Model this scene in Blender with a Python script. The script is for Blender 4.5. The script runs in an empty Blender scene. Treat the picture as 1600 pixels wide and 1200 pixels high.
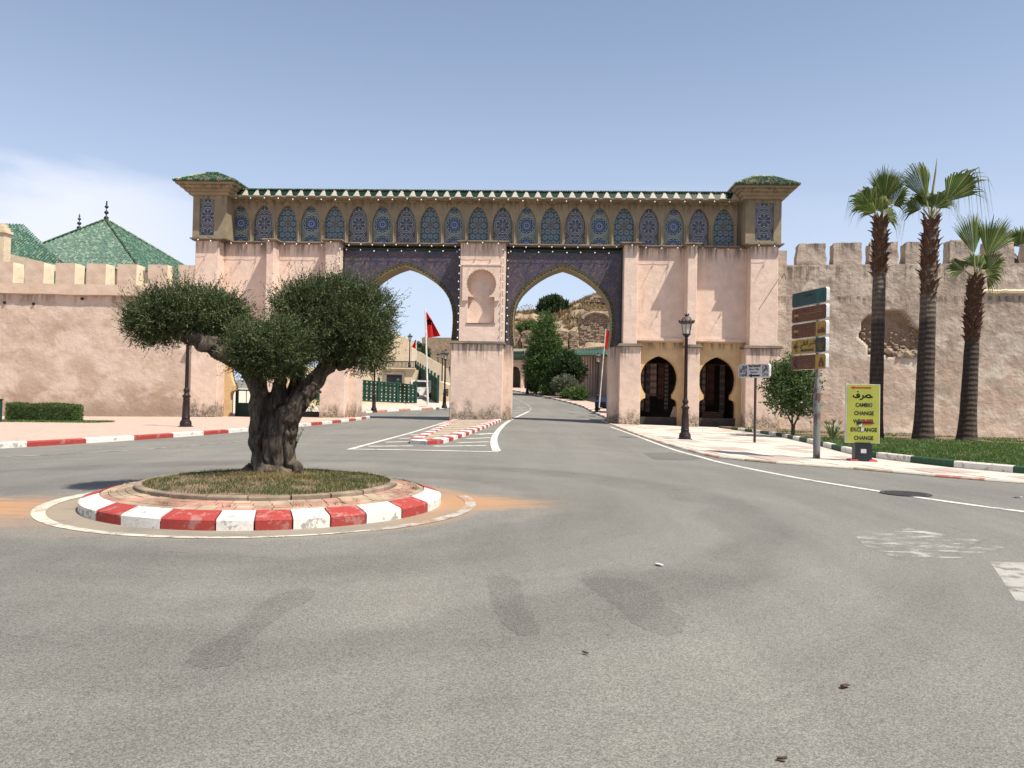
import bpy, bmesh, math, random
import numpy as np
from math import sin, cos, pi, radians, atan, tan, sqrt, exp, hypot, atan2
from mathutils import Vector, Matrix, noise as mnoise
from mathutils.geometry import tessellate_polygon

random.seed(7); RNG = np.random.default_rng(7)
scene = bpy.context.scene
COL = scene.collection

# ------------------------------------------------------------------ camera, sky, sun, exposure
F = 1220.0; PITCH = atan(19/F); ROLL = 0.0195; EYE = 1.6
cd = bpy.data.cameras.new('camera'); cam = bpy.data.objects.new('camera', cd); COL.objects.link(cam)
cd.sensor_width = 36; cd.lens = F/1600*36; cd.clip_start = 0.1; cd.clip_end = 3000
cam.location = (0, 0, EYE)
cam.rotation_mode = 'QUATERNION'
cam.rotation_quaternion = (Matrix.Rotation(pi/2+PITCH, 4, 'X') @ Matrix.Rotation(ROLL, 4, 'Z')).to_quaternion()
scene.camera = cam

SUNV = Vector((0.46, -0.33, 1.0)).normalized()          # towards the sun
SEL = math.asin(SUNV.z); SAZ = atan2(SUNV.x, SUNV.y)
world = bpy.data.worlds.new('World'); scene.world = world; world.use_nodes = True
wn = world.node_tree; wn.nodes.clear()
wo = wn.nodes.new('ShaderNodeOutputWorld'); bg = wn.nodes.new('ShaderNodeBackground')
sky = wn.nodes.new('ShaderNodeTexSky'); sky.sky_type = 'NISHITA'; sky.sun_disc = False
sky.sun_elevation = SEL; sky.sun_rotation = SAZ; sky.altitude = 550; sky.air_density = 1.0; sky.dust_density = 1.4; sky.ozone_density = 2.0
bg.inputs[1].default_value = 0.098
# thin high cloud, low over the horizon all round, and a milky haze
tc = wn.nodes.new('ShaderNodeTexCoord'); sep = wn.nodes.new('ShaderNodeSeparateXYZ')
wn.links.new(tc.outputs['Generated'], sep.inputs[0])
mp = wn.nodes.new('ShaderNodeMapping'); mp.inputs['Scale'].default_value = (1.6, 1.6, 6.0); mp.inputs['Location'].default_value = (0.62, 0.1, 0.35)
wn.links.new(tc.outputs['Generated'], mp.inputs[0])
nz = wn.nodes.new('ShaderNodeTexNoise'); nz.inputs['Scale'].default_value = 1.5; nz.inputs['Detail'].default_value = 7; nz.inputs['Roughness'].default_value = 0.55; nz.inputs['Distortion'].default_value = 0.3
wn.links.new(mp.outputs[0], nz.inputs['Vector'])
def wmap(src, a, b, c, d):
    m = wn.nodes.new('ShaderNodeMapRange'); m.interpolation_type = 'SMOOTHSTEP'
    for i, v in enumerate((a, b, c, d)): m.inputs[1+i].default_value = v
    wn.links.new(src, m.inputs[0]); return m.outputs[0]
def wmath(op, a, b):
    m = wn.nodes.new('ShaderNodeMath'); m.operation = op
    for i, v in enumerate((a, b)):
        if isinstance(v, (int, float)): m.inputs[i].default_value = v
        else: wn.links.new(v, m.inputs[i])
    return m.outputs[0]
WEST = wmap(wmath('MULTIPLY', sep.outputs[0], 1.0), -0.22, -0.50, 0.10, 1.0)
cmask = wmath('MULTIPLY', wmath('MULTIPLY', wmap(nz.outputs[0], 0.36, 0.55, 0.25, 1), wmap(wmath('ADD', sep.outputs[2], wmath('MULTIPLY', nz.outputs[0], -0.22)), 0.140, 0.085, 0, 1)), WEST)
cmask = wmath('MULTIPLY', cmask, 0.68)
haze = wmap(sep.outputs[2], 0.50, -0.02, 0.20, 0.82)
def wmix(f, a, b):
    m = wn.nodes.new('ShaderNodeMix'); m.data_type = 'RGBA'
    wn.links.new(f, m.inputs[0]); wn.links.new(a, m.inputs[6])
    if isinstance(b, tuple): m.inputs[7].default_value = b
    else: wn.links.new(b, m.inputs[7])
    return m.outputs[2]
HZC = (5.3, 6.1, 7.6, 1); CLC = (7.5, 7.5, 8.2, 1)
c1 = wmix(haze, sky.outputs[0], HZC)
c2 = wmix(cmask, c1, CLC)
wn.links.new(c2, bg.inputs[0]); wn.links.new(bg.outputs[0], wo.inputs[0])

sl = bpy.data.lights.new('sun', 'SUN'); sl.energy = 5.0; sl.angle = radians(0.53); sl.color = (1.0, 0.94, 0.84)
so = bpy.data.objects.new('sun', sl); COL.objects.link(so)
so.rotation_euler = SUNV.to_track_quat('Z', 'Y').to_euler(); so.location = (20, -10, 40)
vs = scene.view_settings; vs.view_transform = 'Standard'; vs.look = 'None'; vs.gamma = 1; vs.use_curve_mapping = False
vs.exposure = 0.50
scene.display_settings.display_device = 'sRGB'
scene.cycles.max_bounces = 6; scene.cycles.transparent_max_bounces = 8

# ------------------------------------------------------------------ measuring helpers
def ray(px, py):
    x = (px-800)/F; y = (600-py)/F; c, s = cos(ROLL), sin(ROLL)
    xr = x*c-y*s; yr = x*s+y*c
    return Vector((xr, cos(PITCH)-yr*sin(PITCH), sin(PITCH)+yr*cos(PITCH)))
def at(px, py, Y):
    d = ray(px, py); t = Y/d.y
    return Vector((d.x*t, Y, EYE+d.z*t))
def G(px, py, z=0.0):
    d = ray(px, py); t = (z-EYE)/d.z
    return Vector((d.x*t, d.y*t, z))
def sstep(x, a, b):
    t = min(1, max(0, (x-a)/(b-a))); return t*t*(3-2*t)
def gz(x, y):
    lat = -0.016*(sqrt(x*x+4)-2)*sstep(y, 20, 50)*(1-sstep(y, 56, 74))
    if x < -60 or x > 60: lat = max(lat, -1.0)
    t = min(y, 128)-54
    r = 0 if t <= 0 else (0.05*t*t/24 if t < 12 else 0.05*(t-6))
    return lat+r
def GG(px, py, off=0.0):                                  # a point of the ground seen at a pixel
    d = ray(px, py); t = 3.0
    while t < 140:
        if EYE+d.z*t <= gz(d.x*t, d.y*t)+off: break
        t += 0.05
    return Vector((d.x*t, d.y*t, gz(d.x*t, d.y*t)+off))
def gat(px, Y, off=0.0):                                   # ground point under a picture column at distance Y
    x = at(px, 600, Y).x
    return Vector((x, Y, gz(x, Y)+off))

# ------------------------------------------------------------------ object helpers
class MB:
    def __init__(s): s.v = []; s.f = []; s.m = []
    def add(s, vs, fs, mi=0):
        o = len(s.v); s.v.extend([tuple(v) for v in vs]); s.f.extend([tuple(i+o for i in f) for f in fs]); s.m.extend([mi]*len(fs)); return s
    def box(s, x0, x1, y0, y1, z0, z1, mi=0):
        return s.add([(x0,y0,z0),(x1,y0,z0),(x1,y1,z0),(x0,y1,z0),(x0,y0,z1),(x1,y0,z1),(x1,y1,z1),(x0,y1,z1)],
                     [(0,3,2,1),(4,5,6,7),(0,1,5,4),(1,2,6,5),(2,3,7,6),(3,0,4,7)], mi)
    def frustum(s, a, b, mi=0):                           # a, b = (x0,x1,y0,y1,z)
        (x0,x1,y0,y1,z0), (X0,X1,Y0,Y1,z1) = a, b
        return s.add([(x0,y0,z0),(x1,y0,z0),(x1,y1,z0),(x0,y1,z0),(X0,Y0,z1),(X1,Y0,z1),(X1,Y1,z1),(X0,Y1,z1)],
                     [(0,3,2,1),(4,5,6,7),(0,1,5,4),(1,2,6,5),(2,3,7,6),(3,0,4,7)], mi)
    def tube(s, pts, rs, n=8, mi=0, caps=True):
        pts = [Vector(p) for p in pts]
        if not hasattr(rs, '__len__'): rs = [rs]*len(pts)
        rings = []; up = Vector((0, 0, 1)); prev = None
        for i, p in enumerate(pts):
            d = (pts[min(i+1, len(pts)-1)]-pts[max(i-1, 0)])
            d = d.normalized() if d.length > 1e-9 else Vector((0, 0, 1))
            if prev is None: a = d.cross(up if abs(d.z) < .9 else Vector((1, 0, 0))).normalized()
            else:
                a = prev-d*prev.dot(d)
                a = a.normalized() if a.length > 1e-6 else d.orthogonal().normalized()
            prev = a; b = d.cross(a)
            rings.append([p+(a*cos(2*pi*k/n)+b*sin(2*pi*k/n))*rs[i] for k in range(n)])
        vs = [q for r in rings for q in r]; fs = []
        for i in range(len(pts)-1):
            for k in range(n):
                fs.append((i*n+k, i*n+(k+1) % n, (i+1)*n+(k+1) % n, (i+1)*n+k))
        if caps:
            fs.append(tuple(range(n))[::-1]); fs.append(tuple((len(pts)-1)*n+k for k in range(n)))
        return s.add(vs, fs, mi)
    def lathe(s, prof, n=16, mi=0, c=(0, 0, 0)):           # prof: (r, z)
        vs = []; fs = []
        for r, z in prof:
            for k in range(n): vs.append((c[0]+r*cos(2*pi*k/n), c[1]+r*sin(2*pi*k/n), c[2]+z))
        for i in range(len(prof)-1):
            for k in range(n): fs.append((i*n+k, i*n+(k+1) % n, (i+1)*n+(k+1) % n, (i+1)*n+k))
        fs.append(tuple(range(n))[::-1]); fs.append(tuple((len(prof)-1)*n+k for k in range(n)))
        return s.add(vs, fs, mi)
    def ball(s, c, r, n=8, mi=0, sq=1.0):
        return s.lathe([(max(1e-3, r*sin(pi*i/n)), -r*sq*cos(pi*i/n)) for i in range(n+1)], n, mi, c)
    def poly(s, outer, v0, v1, holes=(), mi=0, axis='xz'):  # extruded polygon with holes, thickness along y
        loops = [list(outer)]+[list(h) for h in holes]
        def P(p, t): return (p[0], t, p[1]) if axis == 'xz' else (p[0], p[1], t)
        tri = tessellate_polygon([[Vector((p[0], p[1], 0)) for p in l] for l in loops])
        flat = [p for l in loops for p in l]; n = len(flat)
        fs = []
        for t in tri:
            a, b, c = [flat[i] for i in t]
            cr = (b[0]-a[0])*(c[1]-a[1])-(b[1]-a[1])*(c[0]-a[0])
            if abs(cr) < 1e-10: continue
            if (cr < 0) == (axis == 'xz'): t = t[::-1]
            fs.append(tuple(t)); fs.append(tuple(i+n for i in t[::-1]))
        o = 0
        for li, l in enumerate(loops):
            m = len(l)
            ar = sum(l[i][0]*l[(i+1) % m][1]-l[(i+1) % m][0]*l[i][1] for i in range(m))
            rev = (ar < 0) != (li > 0)
            for i in range(m):
                j = (i+1) % m; q = (o+i, o+j, o+j+n, o+i+n)
                if axis != 'xz': q = q[::-1]
                fs.append(q[::-1] if rev else q)
            o += m
        return s.add([P(p, v0) for p in flat]+[P(p, v1) for p in flat], fs, mi)
    def mesh(s, name, mats=()):
        me = bpy.data.meshes.new(name); me.from_pydata(s.v, [], s.f)
        for m in (mats if isinstance(mats, (list, tuple)) else [mats]): me.materials.append(m)
        if any(s.m): me.polygons.foreach_set('material_index', s.m)
        me.update(); return me

def link(name, me, parent=None, loc=(0, 0, 0), rot=(0, 0, 0), scale=None):
    o = bpy.data.objects.new(name, me); COL.objects.link(o); o.location = loc; o.rotation_euler = rot
    if scale is not None: o.scale = (scale,)*3 if isinstance(scale, (int, float)) else scale
    if parent is not None: o.parent = parent
    return o
def obj(name, mb, mats, parent=None, loc=(0, 0, 0), rot=(0, 0, 0), smooth=False):
    me = mb.mesh(name, mats)
    if smooth: smoothen(me)
    return link(name, me, parent, loc, rot)
def smoothen(me, ang=40):
    me.polygons.foreach_set('use_smooth', [True]*len(me.polygons))
    try: me.set_sharp_from_angle(angle=radians(ang))
    except Exception: pass
def thing(name, label, cat, loc=(0, 0, 0), rz=0.0, group=None):
    o = bpy.data.objects.new(name, None); o.empty_display_size = 0.3; COL.objects.link(o)
    o.location = loc; o.rotation_euler = (0, 0, rz); o['label'] = label; o['category'] = cat
    if group: o['group'] = group
    return o
def tag(o, label, cat, group=None):
    o['label'] = label; o['category'] = cat
    if group: o['group'] = group
    return o
def struct(o): o['kind'] = 'structure'; return o
def stuff(o): o['kind'] = 'stuff'; return o
def dup(root, loc, rz=0.0, label=None, scale=None):
    r = root.copy(); COL.objects.link(r); r.location = loc; r.rotation_euler = (0, 0, rz)
    if label: r['label'] = label
    if scale: r.scale = (scale,)*3
    for ch in list(root.children):
        c = ch.copy(); COL.objects.link(c); c.parent = r
        for g in list(ch.children):
            d = g.copy(); COL.objects.link(d); d.parent = c
    return r
def fast_mesh(name, V, Q, mat, smooth=False):
    me = bpy.data.meshes.new(name); V = np.asarray(V, np.float32); Q = np.asarray(Q, np.int32); k = Q.shape[1]
    me.vertices.add(len(V)); me.vertices.foreach_set('co', V.ravel())
    me.loops.add(Q.size); me.loops.foreach_set('vertex_index', Q.ravel())
    me.polygons.add(len(Q)); me.polygons.foreach_set('loop_start', np.arange(0, Q.size, k, dtype=np.int32))
    me.polygons.foreach_set('loop_total', np.full(len(Q), k, np.int32))
    me.materials.append(mat); me.update(calc_edges=True); me.validate()
    if smooth: me.polygons.foreach_set('use_smooth', [True]*len(me.polygons))
    return me

# ------------------------------------------------------------------ material helpers
class NT:
    def __init__(s, name):
        s.mat = bpy.data.materials.new(name); s.mat.use_nodes = True; s.t = s.mat.node_tree
        s.b = s.t.nodes['Principled BSDF']; s.o = s.t.nodes['Material Output']; s.tc = s.t.nodes.new('ShaderNodeTexCoord')
        s.P = s.tc.outputs['Object']; s.b.inputs['Specular IOR Level'].default_value = 0.3
    def set(s, i, v):
        if v is None: return
        if isinstance(v, (int, float)): i.default_value = v
        elif isinstance(v, tuple): i.default_value = v if len(v) == 4 or i.type == 'VECTOR' else (*v, 1)
        else: s.t.links.new(v, i)
    def m(s, op, a, b=0.0, c=None):
        n = s.t.nodes.new('ShaderNodeMath'); n.operation = op; s.set(n.inputs[0], a); s.set(n.inputs[1], b)
        if c is not None: s.set(n.inputs[2], c)
        return n.outputs[0]
    def mp(s, sc=(1, 1, 1), loc=(0, 0, 0), rot=(0, 0, 0), v=None):
        n = s.t.nodes.new('ShaderNodeMapping'); n.inputs['Scale'].default_value = sc; n.inputs['Location'].default_value = loc; n.inputs['Rotation'].default_value = rot
        s.t.links.new(v or s.P, n.inputs[0]); return n.outputs[0]
    def noise(s, sc, det=4, rough=0.55, v=None, dist=0.0, col=False):
        n = s.t.nodes.new('ShaderNodeTexNoise'); s.t.links.new(v or s.P, n.inputs['Vector'])
        n.inputs['Scale'].default_value = sc; n.inputs['Detail'].default_value = det; n.inputs['Roughness'].default_value = rough; n.inputs['Distortion'].default_value = dist
        return n.outputs[1 if col else 0]
    def vor(s, sc, v=None, feat='F1', out=0, rnd=1.0):
        n = s.t.nodes.new('ShaderNodeTexVoronoi'); n.feature = feat; s.t.links.new(v or s.P, n.inputs['Vector']); n.inputs['Scale'].default_value = sc
        n.inputs['Randomness'].default_value = rnd
        return n.outputs[out]
    def rng(s, x, a, b, c=0.0, d=1.0, smooth=True):
        n = s.t.nodes.new('ShaderNodeMapRange'); n.interpolation_type = 'SMOOTHSTEP' if smooth else 'LINEAR'
        s.set(n.inputs[0], x)
        for i, q in enumerate((a, b, c, d)): n.inputs[1+i].default_value = q
        return n.outputs[0]
    def mix(s, f, a, b):
        n = s.t.nodes.new('ShaderNodeMix'); n.data_type = 'RGBA'; s.set(n.inputs[0], f); s.set(n.inputs[6], a); s.set(n.inputs[7], b); return n.outputs[2]
    def mul(s, a, f):                                       # colour times scalar
        n = s.t.nodes.new('ShaderNodeMix'); n.data_type = 'RGBA'; n.blend_type = 'MULTIPLY'; n.inputs[0].default_value = 1
        s.set(n.inputs[6], a); s.set(n.inputs[7], (f, f, f, 1) if isinstance(f, float) else f); return n.outputs[2]
    def xyz(s, v=None):
        n = s.t.nodes.new('ShaderNodeSeparateXYZ'); s.t.links.new(v or s.P, n.inputs[0]); return n.outputs
    def comb(s, x=0.0, y=0.0, z=0.0):
        n = s.t.nodes.new('ShaderNodeCombineXYZ'); s.set(n.inputs[0], x); s.set(n.inputs[1], y); s.set(n.inputs[2], z); return n.outputs[0]
    def rnd_island(s): return s.t.nodes.new('ShaderNodeNewGeometry').outputs['Random Per Island']
    def rnd_obj(s): return s.t.nodes.new('ShaderNodeObjectInfo').outputs['Random']
    def bump(s, h, st=0.4, d=0.02):
        n = s.t.nodes.new('ShaderNodeBump'); n.inputs['Strength'].default_value = st; n.inputs['Distance'].default_value = d
        s.t.links.new(h, n.inputs['Height'])
        if s.b.inputs['Normal'].links: s.t.links.new(s.b.inputs['Normal'].links[0].from_socket, n.inputs['Normal'])
        s.t.links.new(n.outputs[0], s.b.inputs['Normal'])
    def out(s, col, rough=0.8, metal=0.0):
        s.set(s.b.inputs['Base Color'], col); s.set(s.b.inputs['Roughness'], rough); s.b.inputs['Metallic'].default_value = metal; return s.mat

def plain(name, c, rough=0.7, metal=0.0, var=0.25, sc=3.0, bump=0.0):
    n = NT(name); a = n.noise(sc, 5)
    f = n.rng(a, 0.3, 0.7, 1-var, 1+var*0.6)
    if bump: n.bump(n.noise(sc*12, 4), bump, 0.01)
    return n.out(n.mul(c, f), rough, metal)

def plaster(name, c, c2, grime=(0.12, 0.10, 0.08), stain=0.5, damp=None, ledge=None, bump=0.35, rough=0.9, patch=None, sc=1.0, grain=0.06):
    n = NT(name)
    big = n.noise(0.35*sc, 5, 0.6, dist=0.4); med = n.noise(1.7*sc, 6, 0.6); fine = n.noise(14, 4, 0.6)
    col = n.mix(n.rng(big, 0.35, 0.66), c, c2)
    col = n.mul(col, n.rng(med, 0.25, 0.75, 0.90, 1.08))
    col = n.mul(col, n.rng(fine, 0.2, 0.8, 1-grain, 1+grain))
    # run-down streaks and grey weathering
    st = n.noise(1.0, 5, 0.65, v=n.mp((2.6, 2.6, 0.28)))
    f = n.m('MULTIPLY', n.rng(st, 0.56, 0.74), n.rng(n.noise(0.5, 3, v=n.mp(loc=(3, 1, 7))), 0.45, 0.62, 0, stain))
    col = n.mix(f, col, grime)
    z = n.xyz()[2]
    if damp:                                              # (z_top, amount, colour): rising damp with its own ragged outline
        zt, am, dc = damp
        h = n.m('SUBTRACT', n.m('ADD', z, n.m('MULTIPLY', n.noise(1.3, 6, 0.65, v=n.mp((1.5, 1.5, 0.8))), -zt*2.2)), -zt*1.1)
        col = n.mix(n.m('MULTIPLY', n.rng(h, zt*0.75, zt*0.05, 0, am), n.rng(n.noise(9, 4, 0.7), 0.35, 0.6, 0.35, 1)), col, dc)
    if ledge:                                              # run-off stains hanging from given heights
        for zl, ln in ledge:
            d = n.m('SUBTRACT', zl, z)
            ra = n.noise(1.0, 5, 0.7, v=n.mp((3.5, 3.5, 0.35), loc=(zl, 0, 0)))
            ff = n.m('MULTIPLY', n.rng(d, ln, 0.0, 0, 1), n.rng(d, -0.02, 0.0))
            col = n.mix(n.m('MULTIPLY', ff, n.rng(ra, 0.44, 0.60, 0, 0.8)), col, grime)
    if patch:                                              # worn patches: (z_hi, colour, threshold)
        for zhi, pc, th, ed_ in [(*q, 0.03)[:4] if len(q) == 3 else q for q in patch]:
            pn = n.noise(0.55, 7, 0.6, v=n.mp((1, 1, 1.35), loc=(zhi*3, 2, 5)), dist=0.2)
            zz = n.rng(z, zhi, zhi-1.4, 0, 1)
            col = n.mix(n.m('MULTIPLY', n.rng(pn, th, th+ed_), n.m('MULTIPLY', zz, 0.75)), col, pc)
    sp = n.rng(n.noise(22, 3, 0.6), 0.70, 0.76, 0, 0.5)
    col = n.mix(sp, col, grime)
    n.bump(n.noise(2.2, 7, 0.6), bump, 0.10); n.bump(n.noise(30, 4), bump*0.6, 0.008)
    return n.out(col, rough)

# ------------------------------------------------------------------ materials
def asphalt(name='asphalt', k=1.0, paint=None):
    n = NT(name); P = n.P
    big = n.noise(0.12, 6, 0.6, dist=0.5); strk = n.noise(1, 5, 0.6, v=n.mp((0.9, 0.10, 1), rot=(0, 0, 0.25)))
    col = n.mix(n.rng(big, 0.35, 0.65), (0.160, 0.151, 0.131), (0.184, 0.173, 0.149))
    col = n.mul(col, n.rng(strk, 0.3, 0.7, 0.92, 1.06))
    # wheel-polished arcs round the roundabout: darker bands at set radii
    x, y, z = n.xyz(); dx = n.m('SUBTRACT', x, -3.4); dy = n.m('SUBTRACT', y, 11.4)
    r = n.m('SQRT', n.m('ADD', n.m('MULTIPLY', dx, dx), n.m('MULTIPLY', dy, dy)))
    rw = n.m('ADD', r, n.m('MULTIPLY', n.noise(0.4, 3), 2.2))
    band = n.m('ADD', n.m('MULTIPLY', n.rng(rw, 4.6, 5.2), n.rng(rw, 6.8, 5.9)), n.m('MULTIPLY', n.rng(rw, 7.0, 7.6), n.rng(rw, 8.6, 8.0)))
    col = n.mul(col, n.rng(n.m('MULTIPLY', band, n.rng(n.noise(0.8, 5), 0.3, 0.6, 0.35, 1)), 0, 1, 1.0, 0.84))
    # bleached near the right verge
    thp = n.m('ARCTAN2', dy, dx); pol = n.comb(n.m('MULTIPLY', r, 1.1), n.m('MULTIPLY', thp, 1.6), 0.0)
    col = n.mul(col, n.rng(n.noise(1.0, 7, 0.68, v=pol), 0.3, 0.7, 0.90, 1.07))
    # aggregate
    ag = n.noise(150, 2, 0.6); ag2 = n.noise(300, 2, 0.5); v = n.vor(120, feat='F1', out=1)
    vs_ = n.xyz(v)[0]
    col = n.mul(col, n.rng(vs_, 0.0, 1.0, 0.62, 1.40, False)); col = n.mul(col, n.rng(ag, 0.3, 0.7, 0.80, 1.2)); col = n.mul(col, n.rng(ag2, 0.3, 0.7, 0.82, 1.18))
    col = n.mix(n.rng(n.noise(30, 2, 0.5), 0.745, 0.76, 0, 0.7), col, (0.03, 0.028, 0.026))
    # dusty orange earth tracked beside the island
    for (cx, cy, rx, ry, am) in ((-7.9, 10.3, 2.9, 1.3, 1.0), (-0.75, 11.7, 1.5, 1.0, 1.0), (-7.2, 9.4, 3.2, 1.4, 0.4)):
        ex = n.m('DIVIDE', n.m('SUBTRACT', x, cx), rx); ey = n.m('DIVIDE', n.m('SUBTRACT', y, cy), ry)
        d = n.m('SQRT', n.m('ADD', n.m('MULTIPLY', ex, ex), n.m('MULTIPLY', ey, ey)))
        d = n.m('ADD', d, n.m('MULTIPLY', n.m('SUBTRACT', n.noise(1.6, 8, 0.75, v=n.mp((0.5, 3.0, 1))), 0.5), 2.6))
        col = n.mix(n.rng(d, 1.05, 0.35, 0, am*0.85), col, (0.40, 0.215, 0.105))
    ring = n.m('MULTIPLY', n.rng(r, 3.2, 2.8), n.rng(n.noise(1.1, 5), 0.3, 0.55, 0.30, 0.75))
    col = n.mix(ring, col, n.mix(n.rng(dx, 1.6, 2.6), (0.28, 0.235, 0.175), (0.36, 0.21, 0.115)))
    # hairline cracks
    cr = n.vor(0.33, v=n.mp(v=None, sc=(1, 1, 0)), feat='DISTANCE_TO_EDGE')
    wob = n.m('ADD', cr, n.m('MULTIPLY', n.m('SUBTRACT', n.noise(3.5, 4), 0.5), 0.05))
    cmask = n.m('MULTIPLY', n.rng(n.m('ABSOLUTE', wob), 0.006, 0.002), n.rng(n.noise(0.25, 3, v=n.mp(loc=(9, 4, 0))), 0.52, 0.6, 0, 0.22))
    sd_ = n.vor(1.1, v=n.mp((1, 1, 0))); sr = n.xyz(n.vor(1.1, v=n.mp((1, 1, 0)), out=1))[1]
    sz = n.m('MULTIPLY', n.rng(sr, 0.55, 1.0, 0.0, 0.055, False), 1.0)
    spot = n.rng(n.m('SUBTRACT', n.m('ADD', sd_, n.m('MULTIPLY', n.noise(25, 3), 0.03)), sz), 0.02, 0.008, 0, 0.65)
    col = n.mix(spot, col, (0.045, 0.040, 0.036))
    col = n.mix(cmask, col, (0.04, 0.037, 0.033))
    if k != 1.0: col = n.mul(col, k)
    if paint:
        pc, th = paint; w = n.m('ADD', n.noise(4.0, 8, 0.7, v=n.mp((0.55, 1.6, 1)) if 'scuff' in name else None), n.m('MULTIPLY', n.m('SUBTRACT', vs_, 0.5), 0.10))
        col = n.mix(n.rng(w, th, th+0.05), n.mul(pc, n.rng(n.noise(1.3, 4), 0.3, 0.7, 0.85, 1.05)), col)
    n.bump(vs_, 0.25, 0.006); n.bump(n.noise(45, 3), 0.3, 0.006)
    return n.out(col, n.rng(big, 0.3, 0.7, 0.78, 0.9))
def patchy(name, base, worn, th=0.5, sc=3.0, wmax=1.0, rough=0.75, sc3=(1, 1, 1)):
    n = NT(name)
    w = n.noise(sc, 8, 0.68, v=n.mp(sc3)); f = n.rng(w, th, th+0.07, 0, wmax)
    col = n.mul(n.mix(f, base, worn), n.rng(n.noise(sc*5, 4), 0.25, 0.75, 0.86, 1.08))
    n.bump(n.noise(40, 4), 0.3, 0.006)
    return n.out(col, rough)
def leafmat(name, c1, c2, c3=None, tr=0.25, rough=0.55):
    n = NT(name); r = n.rnd_island(); col = n.mix(r, c1, c2)
    if c3: col = n.mix(n.rng(r, 0.80, 0.86), col, c3)
    big = n.noise(1.5, 3); col = n.mul(col, n.rng(big, 0.3, 0.7, 0.75, 1.2))
    n.out(col, rough)
    t = n.t.nodes.new('ShaderNodeBsdfTranslucent'); n.t.links.new(col, t.inputs[0])
    mx = n.t.nodes.new('ShaderNodeMixShader'); mx.inputs[0].default_value = tr
    n.t.links.new(n.b.outputs[0], mx.inputs[1]); n.t.links.new(t.outputs[0], mx.inputs[2]); n.t.links.new(mx.outputs[0], n.o.inputs[0])
    return n.mat
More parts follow.
